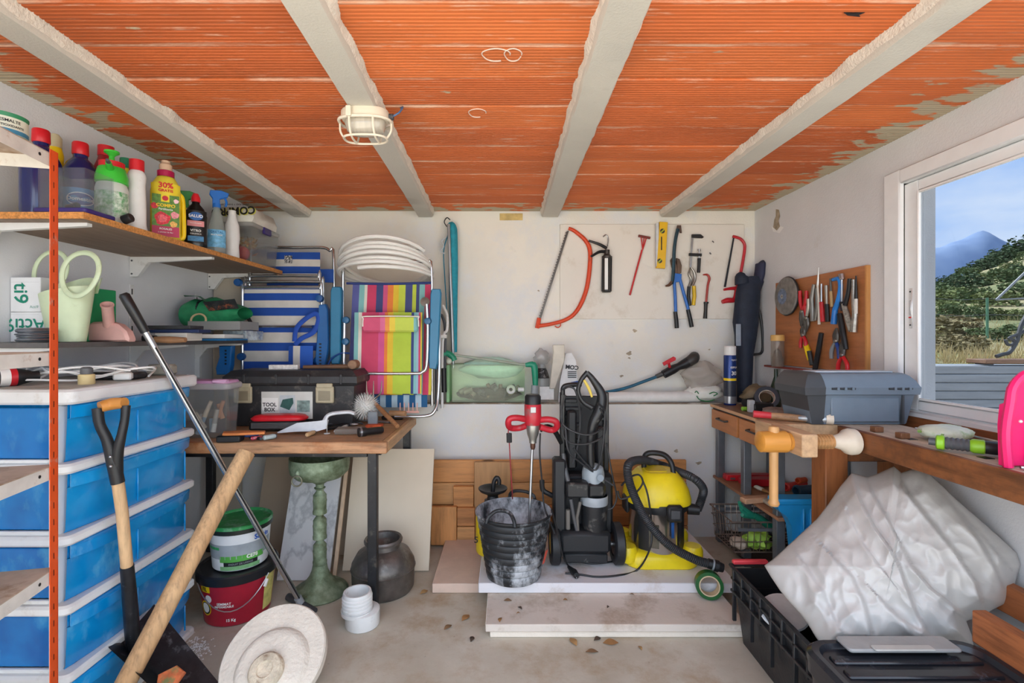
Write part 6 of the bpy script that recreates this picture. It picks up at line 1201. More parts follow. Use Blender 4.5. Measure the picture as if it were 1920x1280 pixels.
# leaves and chips on the floor
rr = random.Random(21)
for k, (px, py, s_, z_) in enumerate([(873, 1158, .03, 0), (840, 1176, .025, 0), (885, 1198, .02, 0), (1075, 1203, .03, 0), (1145, 1205, .035, 0), (1110, 1222, .028, 0), (1120, 1198, .02, 0), (1200, 1215, .015, 0), (938, 1162, .018, .0705), (952, 1126, .02, .0705), (975, 1140, .014, .0705), (972, 1150, .010, .0705), (1060, 1125, .012, .0705), (1185, 1115, .012, .0705), (1140, 1138, .01, .0705), (795, 1110, .025, 0)]):
    p = PZ(px, py, z_+.002); M = TR(p) @ RZ(rr.uniform(0, 360)) @ RX(rr.uniform(-14, 14))
    g = G(M).grid(lambda u, v: ((u-.5)*2*s_, (v-.5)*s_*1.1*math.sin(PI*min(.97, max(.03, u))), .006*math.sin(PI*u)+.004*(v-.5)**2), 8, 3)
    solo('dry_leaf' if k in (0, 3, 4, 5) else 'floor_chip', g, M_(['9a6f42', '8a6a4a', '4a3a2e', 'a37d4f'][k % 4], .85, var=.25), ('curled dry brown leaf on the bare concrete floor' if k in (0, 3, 4, 5) else 'small dark chip of debris on the floor or boards'), 'leaf' if k in (0, 3, 4, 5) else 'debris', 'dry leaves on the floor' if k in (0, 3, 4, 5) else 'debris chips on the floor')
g = G()
for k in range(160):
    p = PZ(rr.gauss(372, 12), rr.gauss(1213, 9), .001); s_ = rr.uniform(.002, .006); g.add([p+V(-s_, 0, 0), p+V(s_, 0, 0), p+V(0, s_, .002), p+V(0, -s_, .001)], [(0, 1, 2), (0, 3, 1)])
pc = solo('plaster_crumbs', g, M_('e3e3e0', .9, var=.1), 'white plaster crumbs spilled on the floor by shovel', 'crumbs', ang=0); pc['kind'] = 'stuff'
# ================================================================ on the ledge
ZL = ZLEDGE+.0065
def LB(px0, px1, py0, py1, y0): a, b = P(px0, py0, y0), P(px1, py1, y0); return a.x, b.x, b.z, a.z
t = Thing('ledge_box', 'cloudy clear box of dark parts with green bag', 'box'); x0, x1, z0, z1 = LB(846, 985, 684, 757, 3.335)
GRB = pane((.90, .96, .89), .10, .15, .02, (.78, .85, .76)); t.part('tub', open_box(G(), x0, x1, 3.335, 3.505, ZL, z1, .003, .006), GRB); t.part('rim', G().tube([(x0, 3.332, z1), (x1, 3.332, z1), (x1, 3.507, z1), (x0, 3.507, z1)], .005, 6, closed=True), pane((.85, .92, .84), .15, .2, .5, (.7, .8, .68))); t.part('side_sheet', G().box(x0-.035, x0-.012, 3.34, 3.5, ZL, z1+.0, .003), M_('8fc08a', .4)); t.done()
rr = random.Random(8)
for k in range(18): c = V(rr.uniform(x0+.05, x1-.05), rr.uniform(3.355, 3.40), ZL+.03+rr.random()*.09); a = rr.uniform(0, 3.1); solo('metal_part', G().tube([c-V(.03*math.cos(a), 0, .01), c+V(.03*math.cos(a), .01, .012)], rr.uniform(.012, .02), 10), [BLACK, DKGREY, M_('6a5a48', .6, var=.3), M_('8a8478', .5, .3)][k % 4], 'small dark plumbing part inside the cloudy ledge box', 'part', 'plumbing parts in the ledge box')
solo('dark_cloth', crumple(V((x0+x1)/2, 3.425, ZL+.05), .225, .06, .047, 25, 26, 12, .2), M_('33302b', .9, var=.4, scale=25), 'dark dirty cloth at the bottom of the ledge box', 'cloth', ang=70)
solo('white_fitting', G(TR(V(x1-.10, 3.35, ZL+.09)) @ RX(80)).torus(.022, .011, 20, 8).cyl((.05, 0, 0), (.09, .0, .0), .016), WHITE_P, 'white plastic pipe fitting in the cloudy ledge box', 'fitting')
solo('green_plastic_bag', crumple(V((x0+x1)/2+.02, 3.42, ZL+.235), .22, .06, .075, 3), M_('b9ddcb', .35, var=.1, bmp=.4, bscale=30), 'crumpled pale green plastic bag in the ledge box', 'bag', ang=70)
t = Thing('spray_lance', 'green handled spray lance lying across the ledge box', 'lance'); yl = 3.31
t.part('rod', G().tube([P(843, 664, yl), P(915, 674, yl), P(985, 684, yl)], .009, 10), M_('9aa392', .4)); t.part('tap', G().tube([P(828, 668, yl), P(838, 662, yl), P(848, 668, yl), P(852, 676, yl)], .022, 10, 3), M_('1f8a6a', .4)); t.part('knob', G().ball(P(842, 677, yl-.03), .02), M_('cfd6c4', .4))
t.part('grip', G().tube([P(985, 684, yl), P(1000, 684, yl), P(1003, 700, yl), P(1004, 725, yl)], [.014, .024, .022, .018], 12, 4), M_('1f8f6e', .4)); t.part('collar', G().cyl(P(1003, 722, yl), P(1002, 742, yl), .024, .026, n=14), M_('9aa0a3', .4)); t.done()
t = Thing('silicone_bag', 'clear crumpled bag with black banded bottle on ledge', 'bag'); c = P(1016, 720, 3.40)
t.part('bottle', G(TR((c.x, 3.42, ZL))).lathe([(0, 0), (.05, 0), (.055, .01), (.055, .16), (.03, .22), (.03, .29), (0, .30)], 24), pane((.85, .87, .87), .15, .1, .3, (.85, .85, .85))); t.part('band', G(TR((c.x, 3.42, ZL))).lathe([(.0555, .165), (.045, .20), (.032, .235)], 24), M_('2a2a2a', .5, var=.6, scale=80, dirt='cfcfcf', dirt_amt=.3)); t.part('wrap', crumple(V(c.x-.0, 3.41, ZL+.31), .055, .035, .06, 6), pane((.8, .8, .8), .25, .15, .3)); t.part('label', G().box(c.x-.02, c.x+.08, 3.345, 3.349, ZL+.02, ZL+.11, .001), M_('e3e3e0', .5)); t.done()
t = Thing('plaster_sack', 'torn white printed sack standing on the ledge', 'sack'); c = P(1066, 710, 3.40)
t.part('sack', G().loft([[(c.x-.075, 3.36, ZL), (c.x+.07, 3.36, ZL), (c.x+.075, 3.46, ZL), (c.x-.07, 3.46, ZL)], [(c.x-.065, 3.365, ZL+.14), (c.x+.06, 3.37, ZL+.14), (c.x+.06, 3.45, ZL+.14), (c.x-.06, 3.45, ZL+.14)], [(c.x-.03, 3.38, ZL+.30), (c.x+.05, 3.38, ZL+.29), (c.x+.05, 3.43, ZL+.29), (c.x-.03, 3.43, ZL+.30)], [(c.x-.02, 3.39, ZL+.34), (c.x+.02, 3.39, ZL+.345), (c.x+.02, 3.42, ZL+.345), (c.x-.02, 3.42, ZL+.34)]]), M_('e3e3e1', .5, var=.08, bmp=.4, bscale=20), ang=60)
t.text('COM', .04, facing((c.x+.02, 3.364, ZL+.245), (-1, 0, .1), (0, 0, -1)), LABEL_B, bold=.03)
for k in range(4): t.part('print_line', G().box(c.x-.01, c.x+.05, 3.362, 3.3625, ZL+.17+k*.013, ZL+.177+k*.013), M_('45484c', .5))
t.part('blue_patch', G().prism([(c.x+.01, ZL+.10), (c.x+.065, ZL+.115), (c.x+.062, ZL+.15), (c.x+.012, ZL+.14)], .002, Matrix(((1, 0, 0, 0), (0, 0, -1, 3.362), (0, 1, 0, 0), (0, 0, 0, 1)))), M_('2450a0', .5, var=.3, scale=60)); t.done()
solo('caulk_scraper', G().prism([(P(1036, 0, 3.34).x, P(0, 646, 3.34).z), (P(1058, 0, 3.34).x, P(0, 646, 3.34).z), (P(1058, 0, 3.34).x, P(0, 675, 3.34).z), (P(1040, 0, 3.34).x, P(0, 728, 3.34).z), (P(1030, 0, 3.34).x, P(0, 728, 3.34).z), (P(1037, 0, 3.34).x, P(0, 660, 3.34).z)], .02, Matrix(((1, 0, 0, 0), (0, 0, 1, 3.32), (0, 1, 0, 0), (0, 0, 0, 1))), .004), M_('cfc8b8', .5), 'beige plastic blade leaning on the printed sack', 'scraper')
t = Thing('plastic_roll', 'roll of white plastic sheeting lying along the ledge', 'roll'); t.part('roll', G().tube([P(1100, 748, 3.40)+V(0, 0, .0), P(1140, 745, 3.40), P(1200, 744, 3.40), P(1310, 743, 3.40)], [.03, .038, .04, .04], 16, 3), M_('e4e3df', .4, var=.08, bmp=.4, bscale=18)); t.done()
t = Thing('irrigation_valve', 'black irrigation hose with red handled valve on wall', 'valve'); yv = 3.44
t.part('hose', G().tube([P(1125, 737, 3.40), P(1170, 728, yv), P(1215, 712, yv), P(1252, 698, yv)], .011, 10, 5), M_('1f5f7a', .4, var=.2)); t.part('coupling', G().tube([P(1230, 706, yv), P(1246, 699, yv), P(1250, 697, yv), P(1262, 691, yv)], [.015, .018, .026, .026], 14), M_('4a4a48', .5)); t.part('body', G().tube([P(1244, 702, yv-.02), P(1262, 692, yv-.02), P(1272, 687, yv-.02), P(1282, 683, yv-.02), P(1294, 676, yv-.02)], [.03, .033, .026, .034, .036], 16), BLACK)
t.part('elbow', G().tube([P(1290, 679, yv-.02), P(1300, 672, yv-.02), P(1302, 668, yv+.02)], [.036, .04, .036], 16, 3), M_('3b3835', .5)); t.part('lever', G().prism([(0, -.01), (.09, -.014), (.10, .0), (.09, .016), (.0, .014)], .014, TR(P(1243, 683, yv-.05)) @ RY(-28) @ RX(90), .003), M_('cf2430', .4)); t.part('lever_stem', G().cyl(P(1256, 690, yv-.03), P(1254, 680, yv-.05), .01, n=8), RED); t.done()
t = Thing('shopping_bag', 'white and green shopping bag on the ledge end', 'bag'); c = P(1322, 715, 3.40)
t.part('bag', crumple(V(c.x, 3.42, ZL+.06), .14, .075, .058, 12, 28, 14, .2), M_('e6e6de', .45, var=.05, bmp=.3, bscale=20), ang=70); t.part('bag_top', crumple(V(c.x-.01, 3.43, ZL+.17), .135, .06, .10, 31, 28, 16, .5), pane((.85, .82, .78), .15, .2, .5, (.84, .8, .75)), ang=70)
for k, ps in enumerate(([(1306, 742), (1312, 749), (1326, 752), (1340, 749)], [(1330, 738), (1338, 735), (1345, 738), (1338, 742)], [(1310, 738), (1306, 733), (1303, 736)])): t.part('green_print', G().tube(pt(ps, 3.335), .0035, 6, 5), M_('2f7a4a', .5))
t.done()
# ================================================================ tools on the back wall
a, b = P(1050, 420, 3.50), P(1396, 598, 3.50)
solo('tool_panel', G().box(a.x, b.x, 3.502, 3.5155, b.z, a.z, .002), M_('e6e1d7', .75, var=.04, scale=2, dirt='d2c8b8', dirt_amt=.3), 'flat off-white panel the hanging tools are fixed to', 'panel')
YT = 3.485; SAWO = M_('d8481f', .4, var=.1, dirt='8a4a30', dirt_amt=.1); BLADE = M_('55504c', .4, .7, var=.3)
def flat(t, name, pts, y, th, m, parent=None, bv=.002): return t.part(name, G().prism([(P(px, py, y).x, P(px, py, y).z) for px, py in pts], th, Matrix(((1, 0, 0, 0), (0, 0, 1, y-th), (0, 1, 0, 0), (0, 0, 0, 1))), bv), m, parent)
t = Thing('bow_saw', 'large orange bow saw hanging on the wall panel', 'saw')
t.part('frame', G().tube(pt([(1066, 428), (1074, 431), (1084, 438), (1098, 451), (1106, 468), (1106, 497), (1101, 536), (1091, 566), (1077, 588), (1059, 600), (1035, 607), (1010, 611)], YT), [.012, .013, .014, .015, .016, .016, .016, .016, .015, .014, .014, .014], 10, 4), SAWO)
t.part('tension_lever', G().tube(pt([(1050, 604), (1051, 610), (1046, 614), (1040, 611)], YT), .004, 6, 4), SAWO); t.part('end_clamp', G().tube(pt([(1011, 596), (1007, 615)], YT), .016, 8), SAWO)
n = 34; p0, p1 = P(1067, 432, YT-.005), P(1013, 602, YT-.005); d = (p1-p0)/n; nr = V(-.018, 0, -.006)
g = G()
for k in range(n): q = p0+d*k; g.add([q, q+d, q+d-nr*-.9, q+d*.5+nr*1.35, q-nr*-.9], [(0, 1, 2, 3, 4)])
t.part('blade', g, BLADE, ang=0); t.done()
t = Thing('caulking_gun', 'black caulking gun with white tube on wall panel', 'caulking gun')
t.part('cradle', G().lathe([(.0, 0), (.032, .001), (.033, .004)], 16, TR(P(1137, 548, YT-.02))), BLACK); t.part('rail', G().tube(pt([(1130, 480), (1129, 546)], YT-.01), .006, 8), BLACK); t.part('rail', G().tube(pt([(1146, 480), (1145, 546)], YT-.01), .007, 8), BLACK); t.part('cartridge', G().cyl(P(1137, 546, YT-.025), P(1138, 484, YT-.025), .026, n=16), M_('2c2a29', .4)); t.part('cartridge_label', G().box(P(1131, 0, YT).x, P(1137, 0, YT).x, YT-.055, YT-.048, P(0, 544, YT).z, P(0, 486, YT).z, .001), LABEL_W)
t.part('head', G().lathe([(0, 0), (.033, 0), (.033, .014), (.02, .03), (.02, .06), (0, .06)], 14, TR(P(1138, 484, YT-.025))), BLADE); t.part('hook', G().tube(pt([(1139, 462), (1140, 446), (1136, 440), (1131, 444)], YT), .004, 6, 4), STEEL)
t.part('handle', G().tube(pt([(1137, 465, -.02), (1124, 458, -.04), (1104, 451, -.05)], YT), [.012, .011, .008], 8, 4), BLACK); t.part('trigger', G().tube(pt([(1136, 472, -.02), (1124, 472, -.04), (1108, 481, -.05)], YT), [.012, .011, .008], 8, 4), BLACK); t.done()
t = Thing('tile_scraper', 'thin red T-shaped scraper hanging on wall panel', 'scraper'); RS = M_('c62b2b', .4, var=.1)
t.part('head', G().tube(pt([(1197, 442), (1219, 446)], YT), .009, 8), M_('7a3028', .5)); t.part('rod', G().tube(pt([(1204, 468), (1192, 512), (1181, 553)], YT), .0065, 8), RS)
for a in (1202, 1208, 1213): t.part('brace', G().tube(pt([(a, 443), (1205, 468)], YT), .004, 6), RS)
t.done()
t = Thing('spirit_level', 'short yellow spirit level hung upright on panel', 'level'); YL = M_('e8b81c', .4, var=.06)
flat(t, 'body', [(1235, 417), (1250, 418), (1245, 504), (1229, 503)], YT, .028, YL, None, .002)
for px, py in ((1242, 433), (1237, 489)):
    v = t.part('vial_port', G().lathe([(0, 0), (.017, 0), (.017, .002), (0, .003)], 20, TR(P(px, py, YT-.0285)) @ RX(90)), M_('3a3a34', .3)); t.part('vial', G().tube([P(px-3, py+3, YT-.031), P(px+3, py-3, YT-.031)], .0055, 8), M_('b9c24a', .2), v)
t.part('rule_marks', G().box(P(1237, 0, YT).x, P(1239, 0, YT).x, YT-.0295, YT-.028, P(0, 470, YT).z, P(0, 445, YT).z), LABEL_B); t.part('side_face', G().box(P(1228.5, 0, YT).x, P(1233, 0, YT).x, YT-.026, YT-.001, P(0, 500, YT).z, P(0, 420, YT).z), M_('cfd2d3', .4)); t.done()
t = Thing('crowbar', 'dark teal crowbar overlapping the blue bolt cutter', 'crowbar'); CB = M_('2f4a55', .45, .4, var=.3)
t.part('bar', G().tube(pt([(1271, 429), (1267, 446), (1264, 470), (1263, 500), (1261, 524), (1259, 532)], YT-.03), [.013, .012, .0125, .0125, .012, .012], 6, 4), CB); t.part('claw', G().prism([(-.02, 0), (-.006, .0), (-.002, .03), (.002, .03), (.008, 0), (.022, 0), (.016, .055), (-.012, .055)], .012, TR(P(1272, 437, YT-.025)) @ RX(90) @ Matrix.Scale(1, 4), .002), M_('5d4a40', .5, .4, var=.3)); t.part('foot', G().tube(pt([(1260, 528), (1255, 534), (1248, 536)], YT-.03), [.012, .011, .006], 8, 3), M_('6a4a38', .5, .4)); t.done()
t = Thing('bolt_cutter', 'blue handled bolt cutter with open arms on panel', 'bolt cutter'); BC = M_('2c6cc0', .4, var=.08)
for nm, ps in (('jaw', [(1258, 500), (1256, 488), (1260, 482), (1266, 490), (1270, 512), (1264, 518)]), ('jaw', [(1267, 484), (1273, 486), (1277, 498), (1276, 512), (1270, 516), (1268, 500)])): flat(t, nm, ps, YT, .016, M_('6a5648', .5, .5, var=.3))
flat(t, 'hinge_plate', [(1262, 512), (1277, 514), (1276, 528), (1262, 530)], YT-.004, .016, BC)
for ps, gs in (([(1264, 526), (1266, 556), (1267, 584)], [(1266, 584), (1268, 600), (1269, 615)]), ([(1274, 520), (1282, 550), (1291, 581)], [(1290, 580), (1294, 598), (1297, 613)])): h = t.part('arm', G().tube(pt(ps, YT-.01), .011, 10), BC); t.part('grip', G().tube(pt(gs, YT-.01), [.0135, .015, .015], 10), BLACK, h)
t.done()
t = Thing('bar_clamp', 'small F-shaped bar clamp on the wall panel', 'clamp')
flat(t, 'bar', [(1296, 444), (1300, 444), (1296, 501), (1292, 501)], YT, .007, STEEL); flat(t, 'fixed_jaw', [(1296, 440), (1312, 440), (1318, 445), (1316, 447), (1296, 446)], YT, .02, BLACK); flat(t, 'sliding_jaw', [(1291, 475), (1314, 476), (1314, 481), (1291, 480)], YT, .02, BLACK); t.part('screw', G().cyl(P(1311, 468, YT-.01), P(1311, 485, YT-.01), .006, n=8), STEEL); t.part('screw_pad', G().cyl(P(1311, 467, YT-.01), P(1311, 470, YT-.01), .012, n=10), STEEL); t.part('grip', G().cyl(P(1311, 484, YT-.01), P(1310, 511, YT-.01), .012, .011, n=12), BLACK); t.done()
t = Thing('slip_pliers', 'pliers with one black and one yellow handle', 'pliers')
t.part('jaw', G().tube(pt([(1296, 501), (1302, 512), (1303, 524), (1298, 536)], YT), [.005, .010, .010, .009], 8, 4), M_('9a958c', .35, .8)); t.part('jaw', G().tube(pt([(1294, 502), (1292, 514), (1296, 524), (1292, 538)], YT), [.005, .009, .010, .009], 8, 4), M_('8a857c', .35, .8)); t.part('handle', G().tube(pt([(1292, 537), (1291, 555), (1293, 573)], YT), .012, 10), BLACK); t.part('handle', G().tube(pt([(1301, 536), (1302, 555), (1300, 572)], YT), .013, 10), M_('e0b81e', .4)); t.done()
t = Thing('pry_bar', 'little red pry bar with black handle', 'pry bar'); t.part('bar', G().tube(pt([(1318, 515), (1326, 515), (1330, 522), (1327, 536), (1324, 567)], YT), [.004, .008, .009, .008, .008], 8, 5), M_('a8352c', .45)); t.part('grip', G().tube(pt([(1323.5, 567), (1323, 582), (1322, 597)], YT), [.013, .012, .014], 10), M_('26241f', .4)); t.part('guard', G().cyl(P(1324, 566, YT), P(1324, 569, YT), .017, n=12), M_('26241f', .4)); t.done()
t = Thing('hacksaw', 'red framed hacksaw hanging at panel right edge', 'saw'); HR = M_('c0202c', .4, var=.08)
t.part('frame', G().tube(pt([(1374, 443), (1382, 445), (1390, 449), (1396, 458), (1396, 470), (1392, 495), (1387, 520), (1382, 536)], YT), .0105, 8, 4), HR); t.part('lower_arm', G().tube(pt([(1357, 543), (1368, 541), (1382, 540)], YT), [.008, .011, .014], 8, 3), HR); t.part('handle', G().tube(pt([(1381, 540), (1380, 552), (1376, 562), (1364, 563), (1354, 566)], YT), [.014, .015, .018, .02, .014], 10, 5), HR); flat(t, 'blade', [(1374, 446), (1377, 446), (1361, 538), (1357, 538)], YT, .003, M_('3d3f44', .4, .6)); t.done()
for px, py in ((1338, 454), (1333, 476)): solo('wall_nail', G().cyl(P(px, py, 3.502), P(px-2, py-2, 3.46), .004, n=8), DKGREY, 'bent nail in the panel beside bar clamp' if px == 1338 else 'nail head in the panel below the bent nail', 'nail')
# navy bag in the corner
t = Thing('chair_bag', 'navy blue padded carrying bag standing in the corner', 'bag'); NV = M_('1c2638', .7, var=.25, scale=14, bmp=.6, bscale=22); rings = []
for py, x0, x1, dy in ((752, 1383, 1407, .05), (700, 1382, 1409, .06), (667, 1380, 1411, .062), (630, 1378, 1417, .064), (604, 1375, 1421, .066), (574, 1377, 1422, .066), (548, 1380, 1424, .06), (530, 1384, 1430, .055), (520, 1388, 1430, .04)):
    yv = 3.41; c = P((x0+x1)/2, py, yv); w_ = (x1-x0)/2*yv/F; rings.append([(c.x+w_*math.cos(q)*(1+.06*math.sin(3*q+py)), yv+dy*math.sin(q), c.z+.006*math.sin(2*q+py)) for q in [2*PI*i/20 for i in range(20)]])
t.part('body', G().loft(rings), NV, ang=70); t.part('left_top', G().tube(pt([(1392, 532), (1390, 518), (1392, 512)], 3.40), [.05, .042, .02], 12, 3), NV); t.part('right_top', G().tube(pt([(1420, 535), (1424, 515), (1426, 496), (1426, 494)], 3.41), [.04, .05, .05, .045], 12, 3, flat=.6), M_('2b2f4a', .7, var=.15)); t.part('strap', G().tube(pt([(1421, 572), (1427, 600), (1430, 635), (1428, 660), (1412, 665)], 3.40), .009, 8, 5), BLACK); t.part('tag_window', G().box(*(lambda a, b: (a.x, b.x, 3.335, 3.345, b.z, a.z))(P(1380, 607, 3.34), P(1389, 648, 3.34)), .002), M_('9aa6b3', .25)); t.done()
# ================================================================ right hand peg board
XPB = 1.805
a, b = PX(1625, 497, XPB), PX(1456, 690, XPB)
t = Thing('peg_board', 'brown wooden tool board on the right wall', 'tool board'); t.part('board', G().box(XPB, 1.824, 2.41, 3.21, 1.198, 1.741, .002), wood('b9784a', 'Y', .8, 4, .5, 12, .05)); t.part('edge_trim', G().box(XPB-.002, 1.824, 2.398, 2.41, 1.198, 1.741, .001), wood('c98f52', 'Z', .8, 4, .5, 12, .05)); t.part('lower_rail', G().box(1.775, XPB, 2.72, 3.30, 1.178, 1.19, .002), M_('8a3a30', .5)); t.done()
XT = 1.785
def pw(pts, x=XT): return [PX(px, py, x-(q[0] if q else 0)) for px, py, *q in pts]
t = Thing('grinding_disc', 'worn grey grinding disc hung on brown board', 'disc'); c = PX(1477, 555, 1.79); M = TR(c) @ RY(-90)
t.part('disc', G(M).lathe([(.02, 0), (.115, 0), (.12, .004), (.12, .014), (.115, .018), (.02, .018)], 40), M_('7d7872', .85, var=.3, scale=30, bmp=.4, bscale=90)); t.part('rubber_edge', G(M).torus(.119, .006, 36, 8, TR((0, 0, .005))), BLACK); lb = t.part('label', G(M).lathe([(.012, .019), (.05, .0192)], 30, TR((.0, .03, 0))), M_('6a7890', .5, var=.5, scale=60)); t.part('bore', G(M).lathe([(.008, .02), (.014, .0205)], 16, TR((0, .03, 0))), M_('c9c9c4', .3, .8), lb); t.done()
def pliers(lab, top, bot, spread, hm1, hm2, flip=False, x=XT):
    """pliers hung on the board: handles at one end, jaws at the other; pixels on the wall plane"""
    t = Thing('pliers', lab, 'pliers', 'pliers on the brown board'); (ax, ay), (bx_, by) = top, bot; mx, my = ax+(bx_-ax)*.58, ay+(by-ay)*.58
    t.part('handle', G().tube(pw([(ax-spread, ay), (ax-spread*.9, (ay+my)/2), (mx, my)], x), [.010, .011, .008], 10, 4), hm1); t.part('handle', G().tube(pw([(ax+spread, ay), (ax+spread*.9, (ay+my)/2), (mx, my)], x-.004), [.010, .011, .008], 10, 4), hm2)
    t.part('pivot', G().ball(PX(mx, my, x-.006), (.012, .014, .014), 12, 8), M_('8f8b84', .35, .8)); t.part('jaw', G().tube(pw([(mx-1, my), (mx-2, (my+by)/2), (bx_, by)], x), [.012, .011, .004], 8, 4), M_('5f5b56', .4, .7)); t.part('jaw', G().tube(pw([(mx+2, my), (mx+3, (my+by)/2), (bx_+1, by)], x-.003), [.011, .010, .004], 8, 4), M_('6f6b66', .4, .7)); return t.done()
RG = M_('c4262e', .4); pliers('red handled pliers hung beside the grinding disc', (1506, 545), (1502, 612), 6, RG, RG); pliers('pliers with red and steel handles right of others', (1513, 560), (1511, 622), 3, RG, M_('b9b2a6', .4, .5)); pliers('small pliers with red handles pointing down', (1506, 652), (1505, 610), 5, RG, RG)
pliers('side cutters with grey and blue handles', (1566, 672), (1568, 615), 7, M_('8a8d90', .4), M_('1f3f8a', .4))
def stick(name, lab, cat, segs, grp=None):
    t = Thing(name, lab, cat, grp)
    for nm, pts, r, m in segs: t.part(nm, G().tube(pw(pts), r, 8), m)
    return t.done()
stick('cone_drill', 'pointed white step tool hanging by its tip', 'tool', [('tip', [(1535, 501), (1533, 535)], [.002, .008], M_('cfcac0', .3, .6)), ('shaft', [(1533, 535), (1535, 560), (1536, 608)], [.006, .005, .008], M_('d9d4c8', .4))])
stick('grey_grips', 'flat grey locking grips on brown board', 'grips', [('arm', [(1526, 533), (1522, 560), (1524, 602)], [.010, .012, .013], M_('8d8b86', .4, .5)), ('arm', [(1531, 540), (1532, 575), (1528, 600)], [.008, .010, .010], M_('7a7872', .4, .5))])
stick('red_screwdriver', 'screwdriver with red grip pointing upwards', 'screwdriver', [('shaft', [(1540, 532), (1540, 568)], .005, STEEL), ('grip', [(1540, 566), (1543, 603)], [.011, .013], RG)])
stick('black_screwdriver', 'screwdriver with black and steel grip', 'screwdriver', [('shaft', [(1549, 535), (1550, 572)], [.009, .006], M_('a9a59c', .4, .6)), ('grip', [(1550, 570), (1552, 603)], [.011, .012], BLACK)])
stick('file_tool', 'thin file with wooden grip between blue wrench and screwdrivers', 'file', [('blade', [(1557, 522), (1558, 548)], .006, M_('6a6660', .4, .6)), ('grip', [(1558, 546), (1560, 575)], .008, M_('b99a6a', .5))])
t = Thing('blue_wrench', 'bright blue curved strap wrench on brown board', 'wrench'); t.part('loop', G().tube(pw([(1562, 524), (1573, 523), (1576, 540), (1571, 565), (1566, 580)]), [.010, .011, .012, .013, .014], 8, 4), M_('2a7fd0', .4)); t.part('handle', G().tube(pw([(1566, 578), (1563, 607)]), [.014, .016], 10), M_('2474c4', .4)); t.done()
stick('spanner', 'small steel spanner hung beside blue strap wrench', 'spanner', [('head', [(1577, 514), (1579, 524)], [.014, .012], STEEL), ('shaft', [(1578, 524), (1578, 568)], .006, STEEL), ('grip', [(1578, 566), (1580, 582)], .010, BLACK)])
t = Thing('wire_hand_brush', 'V-shaped wire brush hanging by its ends', 'brush'); t.part('handle', G().tube(pw([(1593, 522), (1590, 550), (1584, 572)]), [.010, .010, .012], 8, 3), BLACK); t.part('back', G().tube(pw([(1582, 570), (1589, 595), (1597, 620)]), [.012, .014, .016], 8, 3), M_('8f8a80', .6, var=.5, scale=90)); t.done()
stick('hand_saw_blade', 'dented steel scraper with bright worn end', 'scraper', [('blade', [(1600, 524), (1600, 560), (1603, 590), (1600, 622)], [.009, .010, .013, .016], M_('a9a49a', .35, .7, var=.4, scale=40))]); stick('scriber', 'black and white scriber at board right edge', 'scriber', [('tip', [(1605, 517), (1605, 560)], [.003, .008], BLACK), ('grip', [(1605, 560), (1605, 588)], .008, M_('d9d6ce', .5))])
t = Thing('utility_knife', 'yellow and black utility knife on the brown board', 'knife'); t.part('body', G().tube(pw([(1511, 646), (1516, 662), (1519, 675)]), [.014, .018, .014], 8, 3), YELLOW); t.part('grip', G().tube(pw([(1517, 658, .006), (1522, 684, .004)]), [.013, .012], 8), M_('33332f', .5)); t.done()
stick('rubber_grip', 'long black rubber grip leaning on brown board', 'grip', [('grip', [(1540, 624), (1534, 660), (1527, 697)], [.013, .014, .013], BLACK)]); stick('black_file', 'black handled chisel under the blue wrench', 'chisel', [('grip', [(1574, 588), (1580, 622), (1586, 655)], [.013, .015, .012], BLACK)])  # the long black rubber piece is a loose tool handle
pliers('red handled nippers rising above the grey toolbox', (1580, 700), (1578, 640), 9, M_('e02a30', .35), M_('e02a30', .35))
# jar on the rail
t = Thing('brush_jar', 'clear jar with yellow lid on the red rail', 'jar'); c = PX(1458, 689, 1.745); M = TR((1.745, 3.08, 1.191)); t.part('jar', G(M).lathe([(0, 0), (.036, 0), (.038, .004), (.038, .165), (.034, .17)], 24), pane((.82, .78, .72), .15, .1, .25, (.7, .66, .6))); t.part('lid', G(M).lathe([(.034, .165), (.04, .166), (.04, .2), (.036, .204), (0, .204)], 24), M_('dcae62', .5)); t.part('residue', G(M).lathe([(0, .005), (.03, .005), (.032, .05), (.02, .10), (0, .12)], 16), M_('6d5e50', .7, var=.4)); t.done()
# ================================================================ grey steel bench at the back right
XF, ZB = 1.43, .92; GS = M_('74777c', .4, .4, var=.12); DW = wood('c4824e', 'Y', .85, 4, .5, 10, .04)
t = Thing('steel_bench', 'grey steel bench with brown drawers in back corner', 'bench')
t.part('top', G().box(XF-.012, 1.822, 2.30, 3.315, ZB-.018, ZB, .002), wood('8d6a50', 'Y', .8, 4, .5, 12, .05)); t.part('top_edge', G().box(XF-.016, XF-.012, 2.30, 3.315, ZB-.018, ZB), M_('cfa27a', .6))
for y in (3.25, 2.90, 2.553): t.part('post', G().box(XF, XF+.045, y-.022, y+.022, .002, ZB-.02, .003), GS)
for y in (3.25, 2.553): t.part('post', G().box(1.775, 1.82, y-.022, y+.022, .002, ZB-.02, .003), GS)
for y0, y1 in ((2.93, 3.29), (2.53, 2.905)):
    d = t.part('drawer', G().box(XF-.018, XF+.0, y0, y1, .765, ZB-.03, .003), DW); ym = (y0+y1)/2
    t.part('handle', G().tube([(XF-.018, ym-.06, .845), (XF-.04, ym-.058, .842), (XF-.04, ym+.058, .842), (XF-.018, ym+.06, .845)], .006, 8), M_('3a3532', .4, .4), d)
t.part('drawer_gap', G().box(XF-.004, XF+.3, 2.5, 3.3, ZB-.03, ZB-.02), BLACK)
